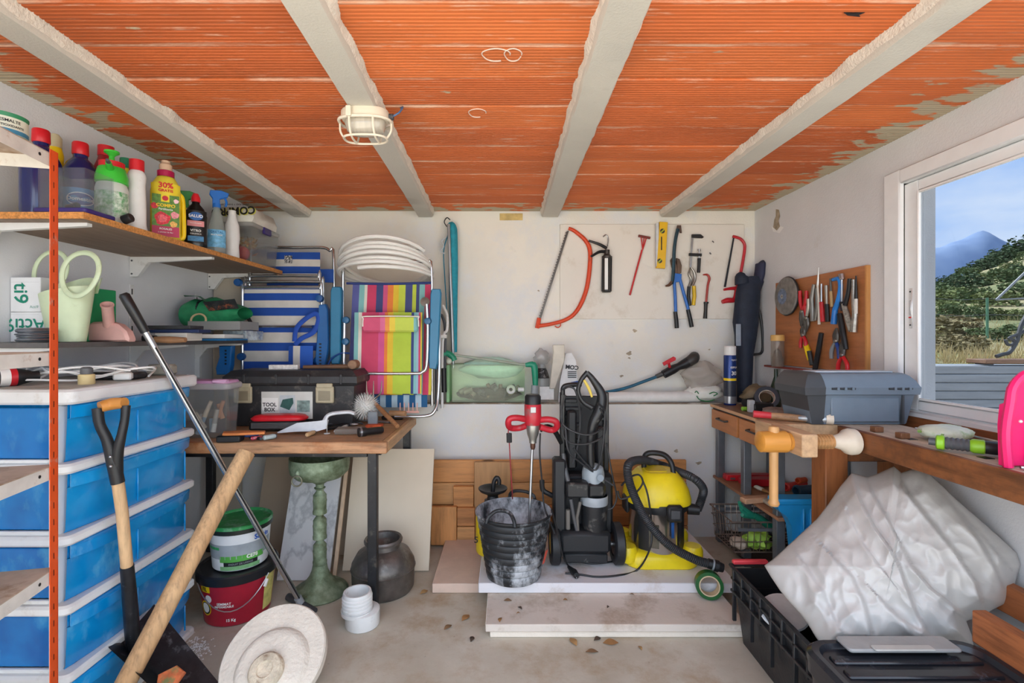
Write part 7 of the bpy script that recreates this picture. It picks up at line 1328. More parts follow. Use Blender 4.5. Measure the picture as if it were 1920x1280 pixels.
t.part('shelf', G().box(XF-.01, 1.80, 2.50, 3.29, .42, .437, .002), wood('a8795a', 'Y', .8, 4, .6, 10, .05)); t.part('runner', G().box(1.26, 1.79, 2.595, 2.608, .33, .345), GS); t.part('runner', G().box(1.26, 1.79, 2.91, 2.923, .33, .345), GS); t.part('bottom_panel', G().box(XF, 1.8, 2.50, 3.29, .04, .055), M_('3d332c', .8, var=.3)); t.done()
# wire basket pulled out of the bench
t = Thing('wire_basket', 'rusty wire basket pulled out of the steel bench', 'basket'); WR = M_('8a7a70', .45, .7, var=.3); x0, x1, y0, y1, zb, zt = 1.235, 1.76, 2.615, 2.90, .20, .372
q = .02
for z, i_, r in ((zt, 0, .005), (zt-.05, .006, .003), (zb+.06, .013, .003), (zb, q, .0035)): t.part('rim' if z == zt else 'ring', G().tube([(x0+i_, y0+i_, z), (x1-i_, y0+i_, z), (x1-i_, y1-i_, z), (x0+i_, y1-i_, z)], r, 6, closed=True), WR)
for k in range(15): x = x0+.02+(x1-x0-.04)*k/14; t.part('wire', G().tube([(x, y0, zt), (x, y0+q, zb), (x, y1-q, zb), (x, y1, zt)], .0022, 5), WR)
for k in range(8): y = y0+.03+(y1-y0-.06)*k/7; t.part('wire', G().tube([(x0, y, zt), (x0+q, y, zb), (x1-q, y, zb), (x1, y, zt)], .0022, 5), WR)
t.done()
t = Thing('work_glove', 'dark green rubber glove draped in the wire basket', 'glove'); GG = M_('1f8068', .5, var=.1)
t.part('palm', G().tube([P(1442, 985, 2.72), P(1425, 972, 2.72), P(1412, 965, 2.72)], [.04, .036, .026], 10, 4, flat=.6), GG)
for dx, dy in ((-32, -14), (-28, -2), (-26, 10)): t.part('finger', G().tube([P(1415, 968, 2.72), P(1405+dx*.4, 960+dy*.6, 2.71), P(1415+dx*.9, 955+dy, 2.70)], [.016, .014, .010], 8, 4), GG)
t.done()
solo('lime_glove', crumple(V(1.40, 2.67, .25), .07, .04, .046, 5, 22, 14, .85, 3.2), M_('9fc84f', .6, var=.15), 'crumpled lime green glove in the wire basket', 'glove', ang=70); solo('cloth_scrap', crumple(V(1.30, 2.68, .235), .045, .05, .03, 8, 18, 10, .3), M_('b9a898', .8, var=.15), 'crumpled beige rag in the wire basket', 'rag', ang=70)
# things on the lower shelf
zs = .4385
def lay(name, lab, cat, pa, pb, r, m, z=zs, r2=None):
    a, b = PZ(*pa, z+r), PZ(*pb, z+r); L = (b-a).length; fr = frame(a, b); t = Thing(name, lab, cat)
    if cat in ('pipe', 'tube'):
        t.part('tube', G(fr).lathe([(r*.78, 0), (r, 0), (r, L), (r*.78, L), (r*.78, 0)], 20), m); t.part('socket_ring', G(fr).lathe([(r*1.02, .004), (r*1.14, .006), (r*1.14, .02), (r*1.02, .022)], 20), m)
    elif cat == 'brush':
        t.part('bristles', G(fr).lathe([(0, 0), (r*.9, 0), (r, L*.3), (r*.7, L*.55), (0, L*.56)], 14, None, 1, .55), m); t.part('handle', G(fr).lathe([(r*.72, L*.5), (r*.74, L*.66), (r*.4, L*.75), (r*.45, L*1.3), (0, L*1.35)], 12, None, 1, .6), wood('b98a58', 'Z'))
    else:
        for k in range(3): t.part('segment', G(fr).box(-r, r, -r*.45+k*r*.3, -r*.2+k*r*.3, L*.1*k, L*(.8+.1*k), .001), m)
    return t.done()
t = Thing('red_level', 'flat red tool case at the back of lower shelf', 'case'); t.part('bar', G().box(1.445, 1.75, 3.14, 3.20, zs, zs+.04, .006), M_('c4202a', .4)); t.part('bar', G().box(1.50, 1.76, 3.02, 3.10, zs, zs+.045, .006), M_('b81d28', .4)); t.part('clip', G().box(1.47, 1.50, 3.135, 3.14, zs+.012, zs+.024), STEEL); t.done()
lay('red_pipe', 'short red pipe on the lower bench shelf', 'pipe', (1472, 913), (1515, 905), .022, M_('d83a36', .4), zs+.03); lay('blue_pipe', 'dark blue paint roller frame on the lower shelf', 'pipe', (1492, 920), (1530, 917), .028, M_('24455e', .4), zs+.03); lay('yellow_ruler', 'yellow folding rule lying on the lower shelf', 'ruler', (1432, 928), (1500, 938), .008, M_('e0b02a', .5)); lay('paint_brush', 'white bristled paint brush on the lower shelf', 'brush', (1418, 912), (1445, 925), .020, M_('d9d4c6', .7, var=.2), zs, .012); lay('orange_tube', 'orange tube end behind the red pipe', 'tube', (1495, 901), (1510, 899), .016, M_('e0592f', .4), zs+.07)
solo('wood_offcut', G(TR(PZ(1420, 940, zs)) @ RZ(12)).box(-.10, .10, -.03, .02, .0, .03, .003), wood('d3a888', 'X', .8, 4), 'pale wood offcut jutting from the lower shelf', 'offcut')
solo('paint_trays', G(TR((1.60, 2.66, zs))).box(-.14, .16, -.11, .10, .001, .028, .006), M_('a89f90', .7, var=.4, scale=25), 'paint-crusted grey tray on the lower shelf', 'tray')
t = Thing('blue_crate', 'bright blue plastic tray hanging out of the bench', 'tray'); BT = M_('2295d4', .35, var=.05); yb_ = 2.42
a = P(1457, 935, yb_); b = P(1540, 990, yb_)
t.part('body', G().loft([[(a.x+.0+q_, yb_-.0+q2, z), (b.x+.2, yb_+q2, z), (b.x+.2, yb_+.07, z), (a.x+q_, yb_+.07, z)] for z, q_, q2 in ((b.z-.14, .1, .03), (b.z, .085, .02), (b.z+.05, .06, .012), (a.z-.06, .012, .0), (a.z-.03, 0, 0))]), BT); t.part('rim', G().box(a.x-.008, b.x+.21, yb_-.012, yb_+.08, a.z-.03, a.z, .008), BT)
for k in range(4): t.part('rib', G().box(a.x+.13+k*.035, a.x+.14+k*.035, yb_-.004, yb_+.03, b.z-.10, a.z-.05, .003), BT)
t.done()
# ---- things on the steel bench top
zb1 = ZB+.001
x, y = P(1368, 0, 3.27).x, 3.265; x = max(x, 1.46); t = Thing('spray_can', 'blue and white aerosol can with white cap', 'spray can'); M = TR((x, y, zb1))
t.part('can', G(M).lathe([(0, 0), (.038, 0), (.04, .004), (.04, .33), (.034, .345)], 28), M_('1f3a78', .25, .3, var=.05)); t.part('cap', G(M).lathe([(.036, .335), (.038, .34), (.038, .395), (.034, .4), (0, .4)], 28), WHITE); t.part('yellow_stripe', G(M).lathe([(.0405, .165), (.0405, .182)], 28), YELLOW); t.part('silver_base', G(M).lathe([(.0405, .012), (.0405, .06)], 28), M_('9a9da3', .3, .6)); t.part('dark_print', G(M).lathe([(.0404, .06), (.0404, .16)], 28), M_('2a2f3d', .4, var=.3, scale=40)); fm = lambda z: M @ RZ(24) @ Matrix(((1, 0, 0, 0), (0, 0, -1, -.0412), (0, 1, 0, z), (0, 0, 0, 1)))
t.text('FIJADOR', .014, fm(.305), LABEL_W, bend=.041); t.text('ESPUMA', .018, fm(.255), LABEL_W, bend=.041, bold=.01); t.text('301', .036, fm(.215), LABEL_W, bend=.041, bold=.02); t.done()
t = Thing('duct_tape', 'roll of dark blue tape with printed core', 'tape'); M = TR((1.64, 3.02, zb1+.075)) @ RZ(-20) @ RX(70); t.part('tape', G(M).lathe([(.045, -.03), (.07, -.03), (.07, .03), (.045, .03), (.045, -.03)], 36), M_('1d2530', .35)); t.part('core', G(M).lathe([(.044, -.031), (.0455, -.031), (.0455, .031), (.043, .031), (.043, -.031)], 32), M_('d8cdbf', .6, var=.4, scale=40, dirt='c0522f', dirt_amt=.5)); t.done()
slab('black_case', 'small black plastic case under the blue tape', 'case', 1415, 1452, 2.92, zb1, zb1+.055, .09, BLACK, 0, .006)
solo('tape_dispenser', G().tube([(1.56, 3.14, zb1+.03), (1.63, 3.16, zb1+.032), (1.68, 3.18, zb1+.028)], [.024, .032, .026], 12, 4), BLACK, 'black rubber tool lying behind the duct tape', 'tool'); solo('lime_marker', G().tube([(1.475, 2.99, zb1+.014), (1.53, 3.0, zb1+.014)], .013, 12), M_('8ac43a', .4), 'stubby lime green cap beside grey block', 'cap piece') if False else solo('lime_marker', G().tube([(1.475, 2.99, zb1+.014), (1.53, 3.0, zb1+.014)], .013, 12), M_('8ac43a', .4), 'stubby lime green marker on the steel bench', 'marker')
slab('grey_block', 'upright grey block beside the duct tape', 'block', 1405, 1416, 2.93, zb1, zb1+.075, .03, M_('b9bdc0', .5), 0, .003)
def lotion(x, y, lab, h, m, cm): t = Thing('glue_bottle', lab, 'bottle'); M = TR((x, y, zb1)); t.part('body', G(M).lathe([(0, 0), (.024, 0), (.026, .004), (.026, h*.7), (.018, h*.8), (.014, h*.82)], 20), m); t.part('cap', G(M).lathe([(.014, h*.8), (.019, h*.82), (.018, h*.95), (.008, h), (0, h)], 18), cm); t.part('label', G(M).lathe([(.0263, h*.15), (.0263, h*.6)], 20), M_('b9c0c4', .4, var=.4, scale=40)); return t.done()
lotion(1.555, 2.56, 'white glue bottle left of the grey toolbox', .15, WHITE_P, WHITE); lotion(1.62, 2.66, 'orange capped white glue bottle behind another', .16, M_('dcd8d0', .4), M_('c9743a', .5)); lotion(1.615, 2.50, 'blue and red small bottle beside grey toolbox', .11, M_('24488f', .4, dirt='b53a3a', dirt_amt=.3), M_('3a62a8', .4))
t = Thing('paint_knife', 'upright brass-handled awl with pale pointed tip', 'awl'); c = V(1.70, 2.85, zb1); t.part('stand', G(TR(c)).lathe([(0, 0), (.05, 0), (.045, .012), (.014, .03), (.012, .06), (0, .06)], 18), M_('a98a4a', .4, .6)); t.part('handle', G(TR(c)).lathe([(.012, .05), (.02, .07), (.014, .09), (.024, .12), (.026, .15), (.016, .17), (0, .17)], 14), M_('8a7a58', .5, .4, var=.5, scale=60)); t.part('tip', G(TR(c)).lathe([(.014, .165), (.012, .2), (.004, .26), (0, .27)], 12), M_('e3d6c6', .5)); t.done()
solo('brown_bag', crumple(V(1.69, 3.22, zb1+.07), .1, .07, .068, 9, 20, 12, .35), M_('7a6a50', .6, var=.2, bmp=.4, bscale=25), 'crumpled brown bag in the bench corner', 'bag', ang=70); solo('cardboard_piece', G().box(1.69, 1.79, 2.60, 2.76, zb1, zb1+.10, .003), M_('b9885a', .7, var=.2), 'piece of brown cardboard box behind glue bottles', 'carton'); solo('rag_heap', crumple(V(1.56, 2.78, zb1+.028), .07, .06, .027, 14, 18, 10, .35), M_('8a7a72', .85, var=.35), 'heap of dirty grey rags on the steel bench', 'rag', ang=70); solo('green_bottle', G(TR((1.78, 3.16, zb1))).lathe([(0, 0), (.028, 0), (.03, .005), (.03, .14), (.012, .2), (.012, .25), (0, .25)], 16), M_('2c3a2a', .3), 'dark green bottle behind the navy bag', 'bottle')
# ================================================================ wooden workbench with shoulder vise
ZW = 1.0; OW = wood('8a5530', 'Y', .45, 4, .55, 9, .15, dirt='5d3a24'); TOPW = wood('cdbdab', 'Y', .8, 4, .7, 12, .1, dirt='a89a8a'); LW = wood('d3b08a', 'Y', .75, 4, .6, 12, .1)
t = Thing('workbench', 'heavy old wooden workbench with shoulder vise', 'workbench')
t.part('top', G().box(1.455, 1.72, .92, 2.30, ZW-.08, ZW-.001, .002), TOPW); t.part('front_beam', G().box(1.43, 1.455, .92, 2.07, ZW-.085, ZW, .003), OW); t.part('tool_trough', G().box(1.72, 1.80, .92, 2.30, ZW-.08, ZW-.05), OW); t.part('back_rail', G().box(1.80, 1.822, .92, 2.30, ZW-.08, ZW+.03, .003), wood('9a6038', 'Y', .6, 4))
t.part('vise_shoulder', G().box(1.16, 1.455, 2.10, 2.235, ZW-.09, ZW, .004), LW); t.part('vise_arm', G().box(1.157, 1.22, 1.872, 2.10, ZW-.09, ZW, .004), LW)
ys = 1.955; zz_ = ZW-.045; pr = []
for k in range(9): xx = k*.0125; pr += [(.024, xx), (.030, xx+.004), (.030, xx+.006), (.024, xx+.010)]
fx = Matrix(((0, 0, 1, 0), (1, 0, 0, 0), (0, 1, 0, 0), (0, 0, 0, 1)))
sc_ = t.part('vise_screw', G(TR((1.22, ys, zz_)) @ fx).lathe([(0, 0)]+pr+[(0, .115)], 20), wood('c99a66', 'X', .6, 4)); t.part('vise_pad', G(TR((1.322, ys, zz_)) @ fx).lathe([(.022, 0), (.026, .02), (.034, .045), (.05, .065), (.054, .08), (.052, .098), (.04, .102), (0, .102)], 28), M_('d8cbb8', .5, var=.08), sc_)
t.part('vise_head', G(TR((1.03, ys, zz_)) @ fx).lathe([(0, 0), (.034, 0), (.042, .006), (.043, .05), (.044, .108), (.036, .116), (.036, .127), (0, .127)], 26), wood('d8963f', 'X', .85, 4, .4, 8, .03))
vb = t.part('vise_bar', G().lathe([(0, 0), (.018, 0), (.022, .01), (.017, .022), (.0165, .03), (.017, .2), (.019, .29), (.021, .31), (.018, .322), (0, .325)], 16, frame(V(1.092, ys, zz_-.26), V(1.092, ys, zz_+.06))), wood('d0a068', 'Z', .8, 4, .45, 10, .03))
LG_ = wood('a8683c', 'Z', .6, 4, .55, 9, .1, knots=True)
t.part('leg', G().box(1.40, 1.50, 2.10, 2.20, .002, ZW-.09, .004), LG_); t.part('leg', G().box(1.70, 1.78, 2.10, 2.20, .002, ZW-.085, .004), LG_); t.part('leg', G().box(1.44, 1.52, .95, 1.03, .002, ZW-.085, .004), LG_); t.part('leg', G().box(1.70, 1.78, .95, 1.03, .002, ZW-.085, .004), LG_); t.part('cross_rail', G().box(1.50, 1.70, 2.12, 2.18, ZW-.17, ZW-.085, .004), OW)
t.part('stretcher', G().box(1.455, 1.50, 1.03, 1.50, .43, .53, .004), wood('b06a3e', 'Y', .6, 4)); t.part('stretcher', G().box(1.735, 1.78, 1.03, 2.10, .42, .52, .004), wood('b06a3e', 'Y', .6, 4))
for y in (1.36, 1.50, 1.78): t.part('dog_hole', G().box(1.50, 1.53, y, y+.03, ZW-.0015, ZW+.0006), BLACK)
t.done()
for y, lab in ((1.915, 'bench dog block standing near the vise screw'), (1.79, 'bench dog block under the wipes packet edge')): solo('bench_dog', G().box(1.475, 1.51, y, y+.03, ZW, ZW+.022 if y > 1.7 else ZW+.016, .002), wood('7a5236', 'Z', .7, 4), lab, 'bench dog')
# hammer on the vise
t = Thing('hammer', 'hammer with red grip lying across the vise', 'hammer'); hz_ = ZW+.017; A = V(1.135, 2.20, hz_+.012); B = V(1.36, 2.12, hz_)
t.part('grip', G().tube([A, A.lerp(B, .30)], [.016, .015], 12), M_('c2303a', .5)); t.part('shaft', G().tube([A.lerp(B, .28), A.lerp(B, .62), B], [.0145, .016, .013], 12), wood('b08a66', 'X')); t.part('head', G().tube([V(1.30, 2.135, hz_+.004), V(1.36, 2.115, hz_+.004), V(1.40, 2.10, hz_+.004)], [.010, .018, .019], 12), M_('9aa0a4', .4, .6, var=.3, dirt='d8cabb', dirt_amt=.4)); t.part('face', G().tube([V(1.40, 2.10, hz_+.006), V(1.425, 2.09, hz_+.006)], [.022, .024], 16), M_('d8cbb8', .5)); t.done()
# grey toolbox
t = Thing('toolbox', 'blue-grey plastic toolbox standing on the workbench', 'toolbox'); GT = M_('6e7c8a', .4, var=.06); GTD = M_('43464a', .45, var=.08); x0, x1, y0, y1 = 1.30, 1.775, 2.075, 2.29; z0 = ZW+.001
t.part('tub', G().loft([[(x0+q, y0+q*.5, z), (x1-q, y0+q*.5, z), (x1-q, y1, z), (x0+q, y1, z)] for z, q in ((z0, .035), (z0+.006, .03), (z0+.125, .006), (z0+.13, .0))]), GT)
li = t.part('lid', G().loft([[(x0-q, y0-q, z), (x1+q*.9, y0-q, z), (x1+q*.9, y1, z), (x0-q, y1, z)] for z, q in ((z0+.132, .010), (z0+.162, .014), (z0+.168, .010), (z0+.19, .0), (z0+.212, -.018), (z0+.222, -.035))]), GT)
t.part('lid_end', G().loft([[(x0-q-.002, y0-q-.002, z), (x0+.075, y0-q-.002, z), (x0+.075, y1+.002, z), (x0-q-.002, y1+.002, z)] for z, q in ((z0+.130, .010), (z0+.162, .014), (z0+.168, .010), (z0+.19, .0), (z0+.212, -.016), (z0+.2235, -.032))]), GTD, li); t.part('tub_end', G().loft([[(x0+q-.002, y0+q*.5-.002, z), (x0+.085, y0+q*.5-.002, z), (x0+.085, y1+.002, z), (x0+q-.002, y1+.002, z)] for z, q in ((z0, .035), (z0+.125, .006), (z0+.13, .0))]), GTD)
t.part('tub_panel', G().box(x0+.11, x1-.07, y0+.002, y0+.010, z0+.012, z0+.118, .004), GT); t.part('corner_rib', G().box(x1-.062, x1-.054, y0-.004, y0+.01, z0+.004, z0+.128), GTD)
for xa, xb in ((x0+.10, x0+.20), (x1-.13, x1-.03)):
    h = t.part('hinge', G().tube([(xa, y0-.016, z0+.158), (xb, y0-.016, z0+.158)], .0045, 8), M_('2f3236', .4), li)
    for k in range(3): t.part('hinge_pin', G().box(xa+.02+k*.032, xa+.03+k*.032, y0-.022, y0-.010, z0+.152, z0+.164), GT, h)
t.part('lid_strip', G().box(x0+.07, x1-.06, y0+.05, y0+.14, z0+.2225, z0+.229, .002), M_('b9c3cc', .4, var=.15), li); t.done()
# wipes packet, green tool, pink seat, small bits
t = Thing('wipes_packet', 'crumpled green and white wipes packet on workbench', 'packet'); c = V(1.585, 1.70, ZW+.018)
t.part('packet', G().loft([[(c.x+dx*sx_, c.y+dy*sy_, c.z+dz*(1+.3*math.sin(k*2+dx*3))) for dx, dy, dz in ((-1, -1, -.016), (1, -1, -.016), (1, 1, -.016), (-1, 1, -.016), (-1, .6, .012), (-.3, .2, .022), (.4, -.2, .02), (1, -.6, .012))] for k, (sx_, sy_) in enumerate(((.085, .075),))]+[[(c.x+.03+dx*.08, c.y-.06+dy*.07, c.z+dz*.9+.002) for dx, dy, dz in ((-1, -1, -.016), (1, -1, -.016), (1, 1, -.016), (-1, 1, -.016), (-1, .6, .012), (-.3, .2, .022), (.4, -.2, .02), (1, -.6, .012))]]), M_('cfdcc4', .4, var=.2, scale=25, dirt='8fb05a', dirt_amt=.35), ang=60) if False else t.part('packet', crumple(V(1.615, 1.765, ZW+.03), .09, .07, .029, 17, 26, 12, .22, 1.6), M_('d5dfcb', .4, var=.12, scale=18, dirt='8fb86a', dirt_amt=.45), ang=60)
t.part('seam', G().tube([(1.54, 1.79, ZW+.03), (1.55, 1.75, ZW+.036), (1.56, 1.71, ZW+.03)], .006, 6, 3), M_('8fb86a', .4)); t.done()
t = Thing('power_scrubber', 'black and lime green grip tool lying on workbench', 'tool'); d = lambda u: V(1.445, 1.635, ZW+.026).lerp(V(1.575, 1.515, ZW+.026), u); LM = M_('8fc92c', .4)
t.part('nozzle', G().tube([d(-.02), d(.08)], [.012, .013], 12), DKGREY); t.part('lime_ring', G().tube([d(.08), d(.10), d(.19), d(.21)], [.016, .024, .025, .022], 16), LM)
a_, b_ = ribbed([d(.21), d(.4), d(.56)], .021, .012); t.part('ribbed_grip', G().tube(a_, b_, 14), M_('55585c', .5)); t.part('lime_body', G().tube([d(.55), d(.6), d(.74), d(.76)], [.018, .023, .023, .02], 14), LM); t.part('tail', G().tube([d(.75), d(.95), d(1.0)], [.021, .021, .014], 14), BLACK); t.done()
t = Thing('pink_seat', 'hot pink plastic child seat shell on workbench end', 'seat'); PKM = M_('e81f6a', .35, var=.06); yp = 1.40
cz = ZW+.002
outer = [(1.462, cz), (1.455, cz+.10), (1.468, cz+.19), (1.475, cz+.23), (1.50, cz+.262), (1.54, cz+.275), (1.72, cz+.275), (1.76, cz+.25), (1.78, cz+.2), (1.79, cz)]
t.part('shell', G().prism(outer, .02, Matrix(((1, 0, 0, 0), (0, -.25, 1, yp+.02), (0, 1, .25, 0), (0, 0, 0, 1))) if False else Matrix(((1, 0, 0, 0), (0, 0, 1, yp), (0, 1, 0, 0), (0, 0, 0, 1))), .006), PKM)
t.part('rim', G().tube([(a, yp-.004, b) for a, b in outer], .012, 8, 3), PKM); t.part('inner_panel', G().prism([(1.51, cz+.02), (1.53, cz+.16), (1.56, cz+.21), (1.70, cz+.21), (1.74, cz+.16), (1.75, cz+.02)], .012, Matrix(((1, 0, 0, 0), (0, 0, 1, yp-.014), (0, 1, 0, 0), (0, 0, 0, 1))), .004), M_('d81860', .35, var=.04)); t.part('side_wing', G().prism([(0, 0), (.022, 0), (.026, .12), (.02, .18), (0, .19)], .012, TR((1.458, yp+.0, cz)) @ Matrix(((0, 0, 1, 0), (1, 0, 0, 0), (0, 1, 0, 0), (0, 0, 0, 1))), .003), PKM); t.part('stud', G().ball((1.487, yp-.014, cz+.135), .005, 10, 6), M_('e6e6e6', .3, .5)); t.done()
solo('bracket_piece', G().tube([(1.475, 1.375, ZW+.007), (1.51, 1.36, ZW+.007), (1.56, 1.345, ZW+.012)], [.005, .006, .004], 8, 3), STEEL, 'small chrome fitting on bench before pink seat', 'fitting'); solo('paper_scrap', G(TR((1.545, 1.33, ZW+.001))).add([(-.03, -.02, 0), (.04, -.03, .004), (.05, .02, .012), (-.02, .03, .003)], [(0, 1, 2, 3)]), LABEL_W, 'white paper scrap beside the chrome fitting', 'paper')
t = Thing('wire_rack_piece', 'thin chrome wire frame lying behind wipes packet', 'wire frame'); t.part('wire', G().tube([(1.62, 1.90, ZW+.02), (1.69, 1.86, ZW+.02), (1.70, 1.72, ZW+.02), (1.69, 1.60, ZW+.02)], .004, 6, 2), STEEL); t.part('wire', G().tube([(1.63, 1.88, ZW+.006), (1.70, 1.84, ZW+.006), (1.71, 1.60, ZW+.006)], .004, 6, 2), STEEL); t.done()
# ================================================================ crate, plastic sheet, black box in the foreground
t = Thing('folding_crate', 'black folding plastic crate with red handle bars', 'crate'); CRB = M_('222326', .45, var=.25, dirt='4a4845', dirt_amt=.15, bmp=.15, bscale=60); X0, X1, Y0_, Y1_, H = 1.03, 1.42, 1.53, 2.20, .345
side = [(X0+.03, .004), (X0, H)]
def wall_panel(A, B, nm):
    """outer wall of the crate between two top corners; leans inwards at the bottom"""
    return None
o = lambda q, z, dx=0: [(X0+q+dx, Y0_+q, z), (X1-q, Y0_+q, z), (X1-q, Y1_-q, z), (X0+q+dx, Y1_-q, z)]
t.part('body', G().loft([o(.04, .003), o(.016, .24), o(.022, .24), o(.045, .012)], True, True), CRB)
t.part('upper_band', G().loft([o(.012, .235), o(.004, H-.02), o(.010, H-.02), o(.018, .235)], True, False, None, True), CRB)
t.part('rim', G().tube(o(.0, H-.008), .0085, 6, closed=True), CRB)
for k in range(9):
    y = Y0_+.03+(Y1_-Y0_-.06)*k/8; t.part('rib', G().box(X0-.004, X0+.012, y-.006, y+.006, .215 if k % 2 else .10, H-.012, .002), CRB)
t.part('rail', G().box(X0-.006, X0+.01, Y0_+.01, Y1_-.01, .225, .237, .002), CRB); t.part('rail', G().box(X0-.004, X0+.01, Y0_+.01, Y1_-.01, .28, .29, .002), CRB)
REDB = M_('d3424a', .4)
t.part('handle_bar', G().box(X0+.01, X0+.17, Y1_-.012, Y1_+.012, H-.004, H+.016, .005), REDB); t.part('handle_bar', G().box(X0+.0, X1-.02, Y0_-.012, Y0_+.008, H-.012, H+.006, .005), REDB); t.done()
solo('white_lid', G(TR((1.12, 1.93, .27)) @ RX(18) @ RY(-14)).lathe([(0, 0), (.085, .0), (.09, .006), (.086, .012), (.06, .016), (0, .016)], 32), M_('d8dcdf', .35), 'white plastic lid inside the black crate', 'loose lid')  # a loose white plastic lid left in the crate
# the sheet: a plastic-wrapped bundle with pleats
out = [(1433, 1060), (1452, 1046), (1478, 1022), (1505, 997), (1532, 972), (1555, 942), (1575, 912), (1597, 886), (1612, 890), (1626, 894), (1640, 890), (1658, 882), (1676, 874), (1690, 886), (1705, 881), (1722, 879), (1742, 888), (1760, 904), (1785, 928), (1815, 955), (1850, 985), (1880, 1012), (1906, 1036), (1914, 1058), (1906, 1085), (1900, 1108), (1884, 1132), (1862, 1142), (1845, 1152), (1830, 1158), (1812, 1164), (1822, 1190), (1826, 1212), (1810, 1217), (1780, 1216), (1740, 1224), (1700, 1222), (1660, 1222), (1620, 1218), (1580, 1216), (1545, 1214), (1530, 1195), (1515, 1170), (1500, 1150), (1480, 1128), (1462, 1106), (1446, 1082)]
cx0, cy0 = 1665, 1062
def dep(px, py): return 2.02-.00085*(px-1560)-.00165*(py-900)+.0000028*(px-1433)*(py-880)
RSEG = [Vector((a, b)) for a, b in out]; dense = []
for i in range(len(RSEG)):
    a, b = RSEG[i], RSEG[(i+1) % len(RSEG)]
    for k in range(7): dense.append(a.lerp(b, k/7))
NR = 72; rings = []
CREASE = [([(1597, 886), (1612, 930), (1640, 985), (1672, 1030), (1690, 1065), (1705, 1110), (1720, 1150), (1735, 1175)], .030, 60), ([(1626, 894), (1640, 930), (1668, 975), (1684, 1010), (1680, 1030)], .022, 40), ([(1676, 874), (1700, 920), (1745, 975), (1790, 1030), (1830, 1090), (1850, 1150)], .034, 70), ([(1690, 1020), (1712, 1060), (1745, 1100), (1790, 1135), (1815, 1160)], .026, 50), ([(1742, 888), (1790, 950), (1840, 1015), (1870, 1070), (1890, 1120)], .028, 45), ([(1590, 960), (1620, 1020), (1650, 1060)], .012, 50), ([(1560, 1040), (1600, 1080), (1625, 1140), (1640, 1200)], .016, 55), ([(1510, 1060), (1545, 1110), (1575, 1180)], .012, 45), ([(1650, 1120), (1690, 1160), (1760, 1200)], .014, 40), ([(1800, 960), (1850, 1010), (1890, 1060)], .016, 30)]
CSEG = [([Vector(p) for p in c_], am, sg) for c_, am, sg in CREASE]
def fold(px, py):
    p = Vector((px, py)); h = 0
    for c_, am, sg in CSEG:
        best = None
        for a, b in zip(c_, c_[1:]):
            ab = b-a; u = max(0, min(1, (p-a).dot(ab)/ab.length_squared)); q = a+ab*u; d = (p-q).length
            if best is None or d < best[0]: best = (d, ab.x*(p.y-a.y)-ab.y*(p.x-a.x), 0 < u < 1)
        d, sd, _ = best
        h += am*(math.exp(-d/sg) if sd > 0 else -.35*math.exp(-d/(sg*.5)))*min(1, .25+d/7)
    u = (px*.92-py*.42)/100; v = (px*.42+py*.92)/100
    return h+.012*(1-abs(mnoise.noise(V(u*1.8, v*.9, 7)))*2.2)+.007*(1-abs(mnoise.noise(V(u*3.1+3, v*2.6, 2)))*2.2)
for j in range(NR+1):
    s_ = j/NR; rg = []
    for p in dense:
        q = Vector((cx0, cy0)).lerp(p, max(s_, .004)); bul = .17*(1-s_**2.4)**.7; edge = min(1, (1-s_)*5+.1)
        rg.append(P(q.x, q.y, dep(q.x, q.y)-bul*.62-fold(q.x, q.y)*edge))
    rings.append(rg)
back = []
for j in range(12, -1, -1):
    s_ = j/12; rg = []
    for p in dense: q = Vector((cx0, cy0)).lerp(p, max(s_, .004)*.97); rg.append(P(q.x, q.y, dep(q.x, q.y)+.02+.07*(1-s_**2)))
    back.append(rg)
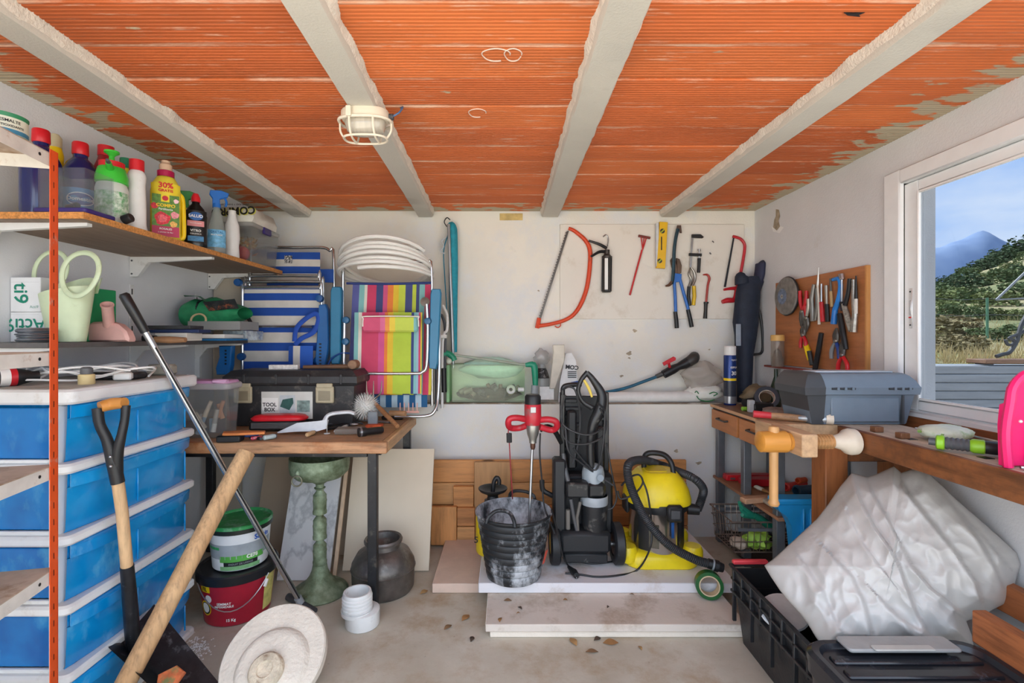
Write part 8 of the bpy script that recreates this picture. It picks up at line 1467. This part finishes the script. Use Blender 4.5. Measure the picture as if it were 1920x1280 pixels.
def sheet():
    m, nt, b = base_mat('plastic_sheet'); n1 = noise_node(nt, 3, 4); n2 = noise_node(nt, 14, 3, None, .5); n3 = noise_node(nt, 9, 5, (1, 1, .4), .6)
    nt.links.new(ramp(nt, n1.outputs[0], [(.3, hexc('bdbab6')), (.7, hexc('c9c7c4'))]).outputs[0], b.inputs['Base Color']); b.inputs['Roughness'].default_value = .3; b.inputs['Specular IOR Level'].default_value = .45
    ad = nd(nt, 'ShaderNodeMath', operation='ADD'); nt.links.new(n2.outputs[0], ad.inputs[0]); nt.links.new(n3.outputs[0], ad.inputs[1]); bump(nt, b, ad.outputs[0], .12, .02); return m
solo('plastic_sheet', G().loft(rings+back, True, True), sheet(), 'big bundle wrapped in pale grey plastic under the workbench', 'plastic sheet', ang=75)
# black box at the bottom edge with a grey handle band
t = Thing('black_case_box', 'black plastic storage box with grey handle at bottom', 'storage box'); BB = M_('23252b', .25, var=.15, dirt='5d5f66', dirt_amt=.15); zt_ = .425
t.part('body', G().loft([[(a*s_+1.19, b*s_+1.285, z) for a, b in rrect(-.27, .27, -.22, .22, .06, 5)] for z, s_ in ((.003, .86), (.02, .9), (.36, .97), (.365, 1.0), (.395, 1.0))], True, True), BB)
ld = t.part('lid', G().loft([[(a*s_+1.19, b*s_+1.285, z) for a, b in rrect(-.275, .275, -.225, .225, .07, 6)] for z, s_ in ((.396, .98), (.40, 1.0), (.422, 1.0), (.434, .96), (.432, .90), (.418, .87), (.416, .6))], True, True), BB)
for k in range(3): t.part('lid_rib', G().box(.97, 1.41, 1.29+k*.06, 1.325+k*.06, .414, .4245, .006), BB, ld)
t.part('handle', G().prism(rrect(1.03, 1.37, 1.435, 1.505, .012), .012, TR((0, 0, .434)), .004), M_('9a9a99', .4), ld); t.part('handle_grip', G().prism(rrect(1.10, 1.28, 1.425, 1.45, .006), .006, TR((0, 0, .446)), .002), M_('b5b3ae', .4), ld); t.done()
t = Thing('cable_coil', 'black cable curled on the floor below the rack', 'cable'); t.part('cable', G().tube([V(-1.30, 1.72, .02), V(-1.42, 1.66, .05), V(-1.45, 1.60, .10), V(-1.40, 1.56, .12), V(-1.33, 1.60, .08), V(-1.30, 1.68, .02)], .008, 8, 5), BLACK); t.done() if True else None
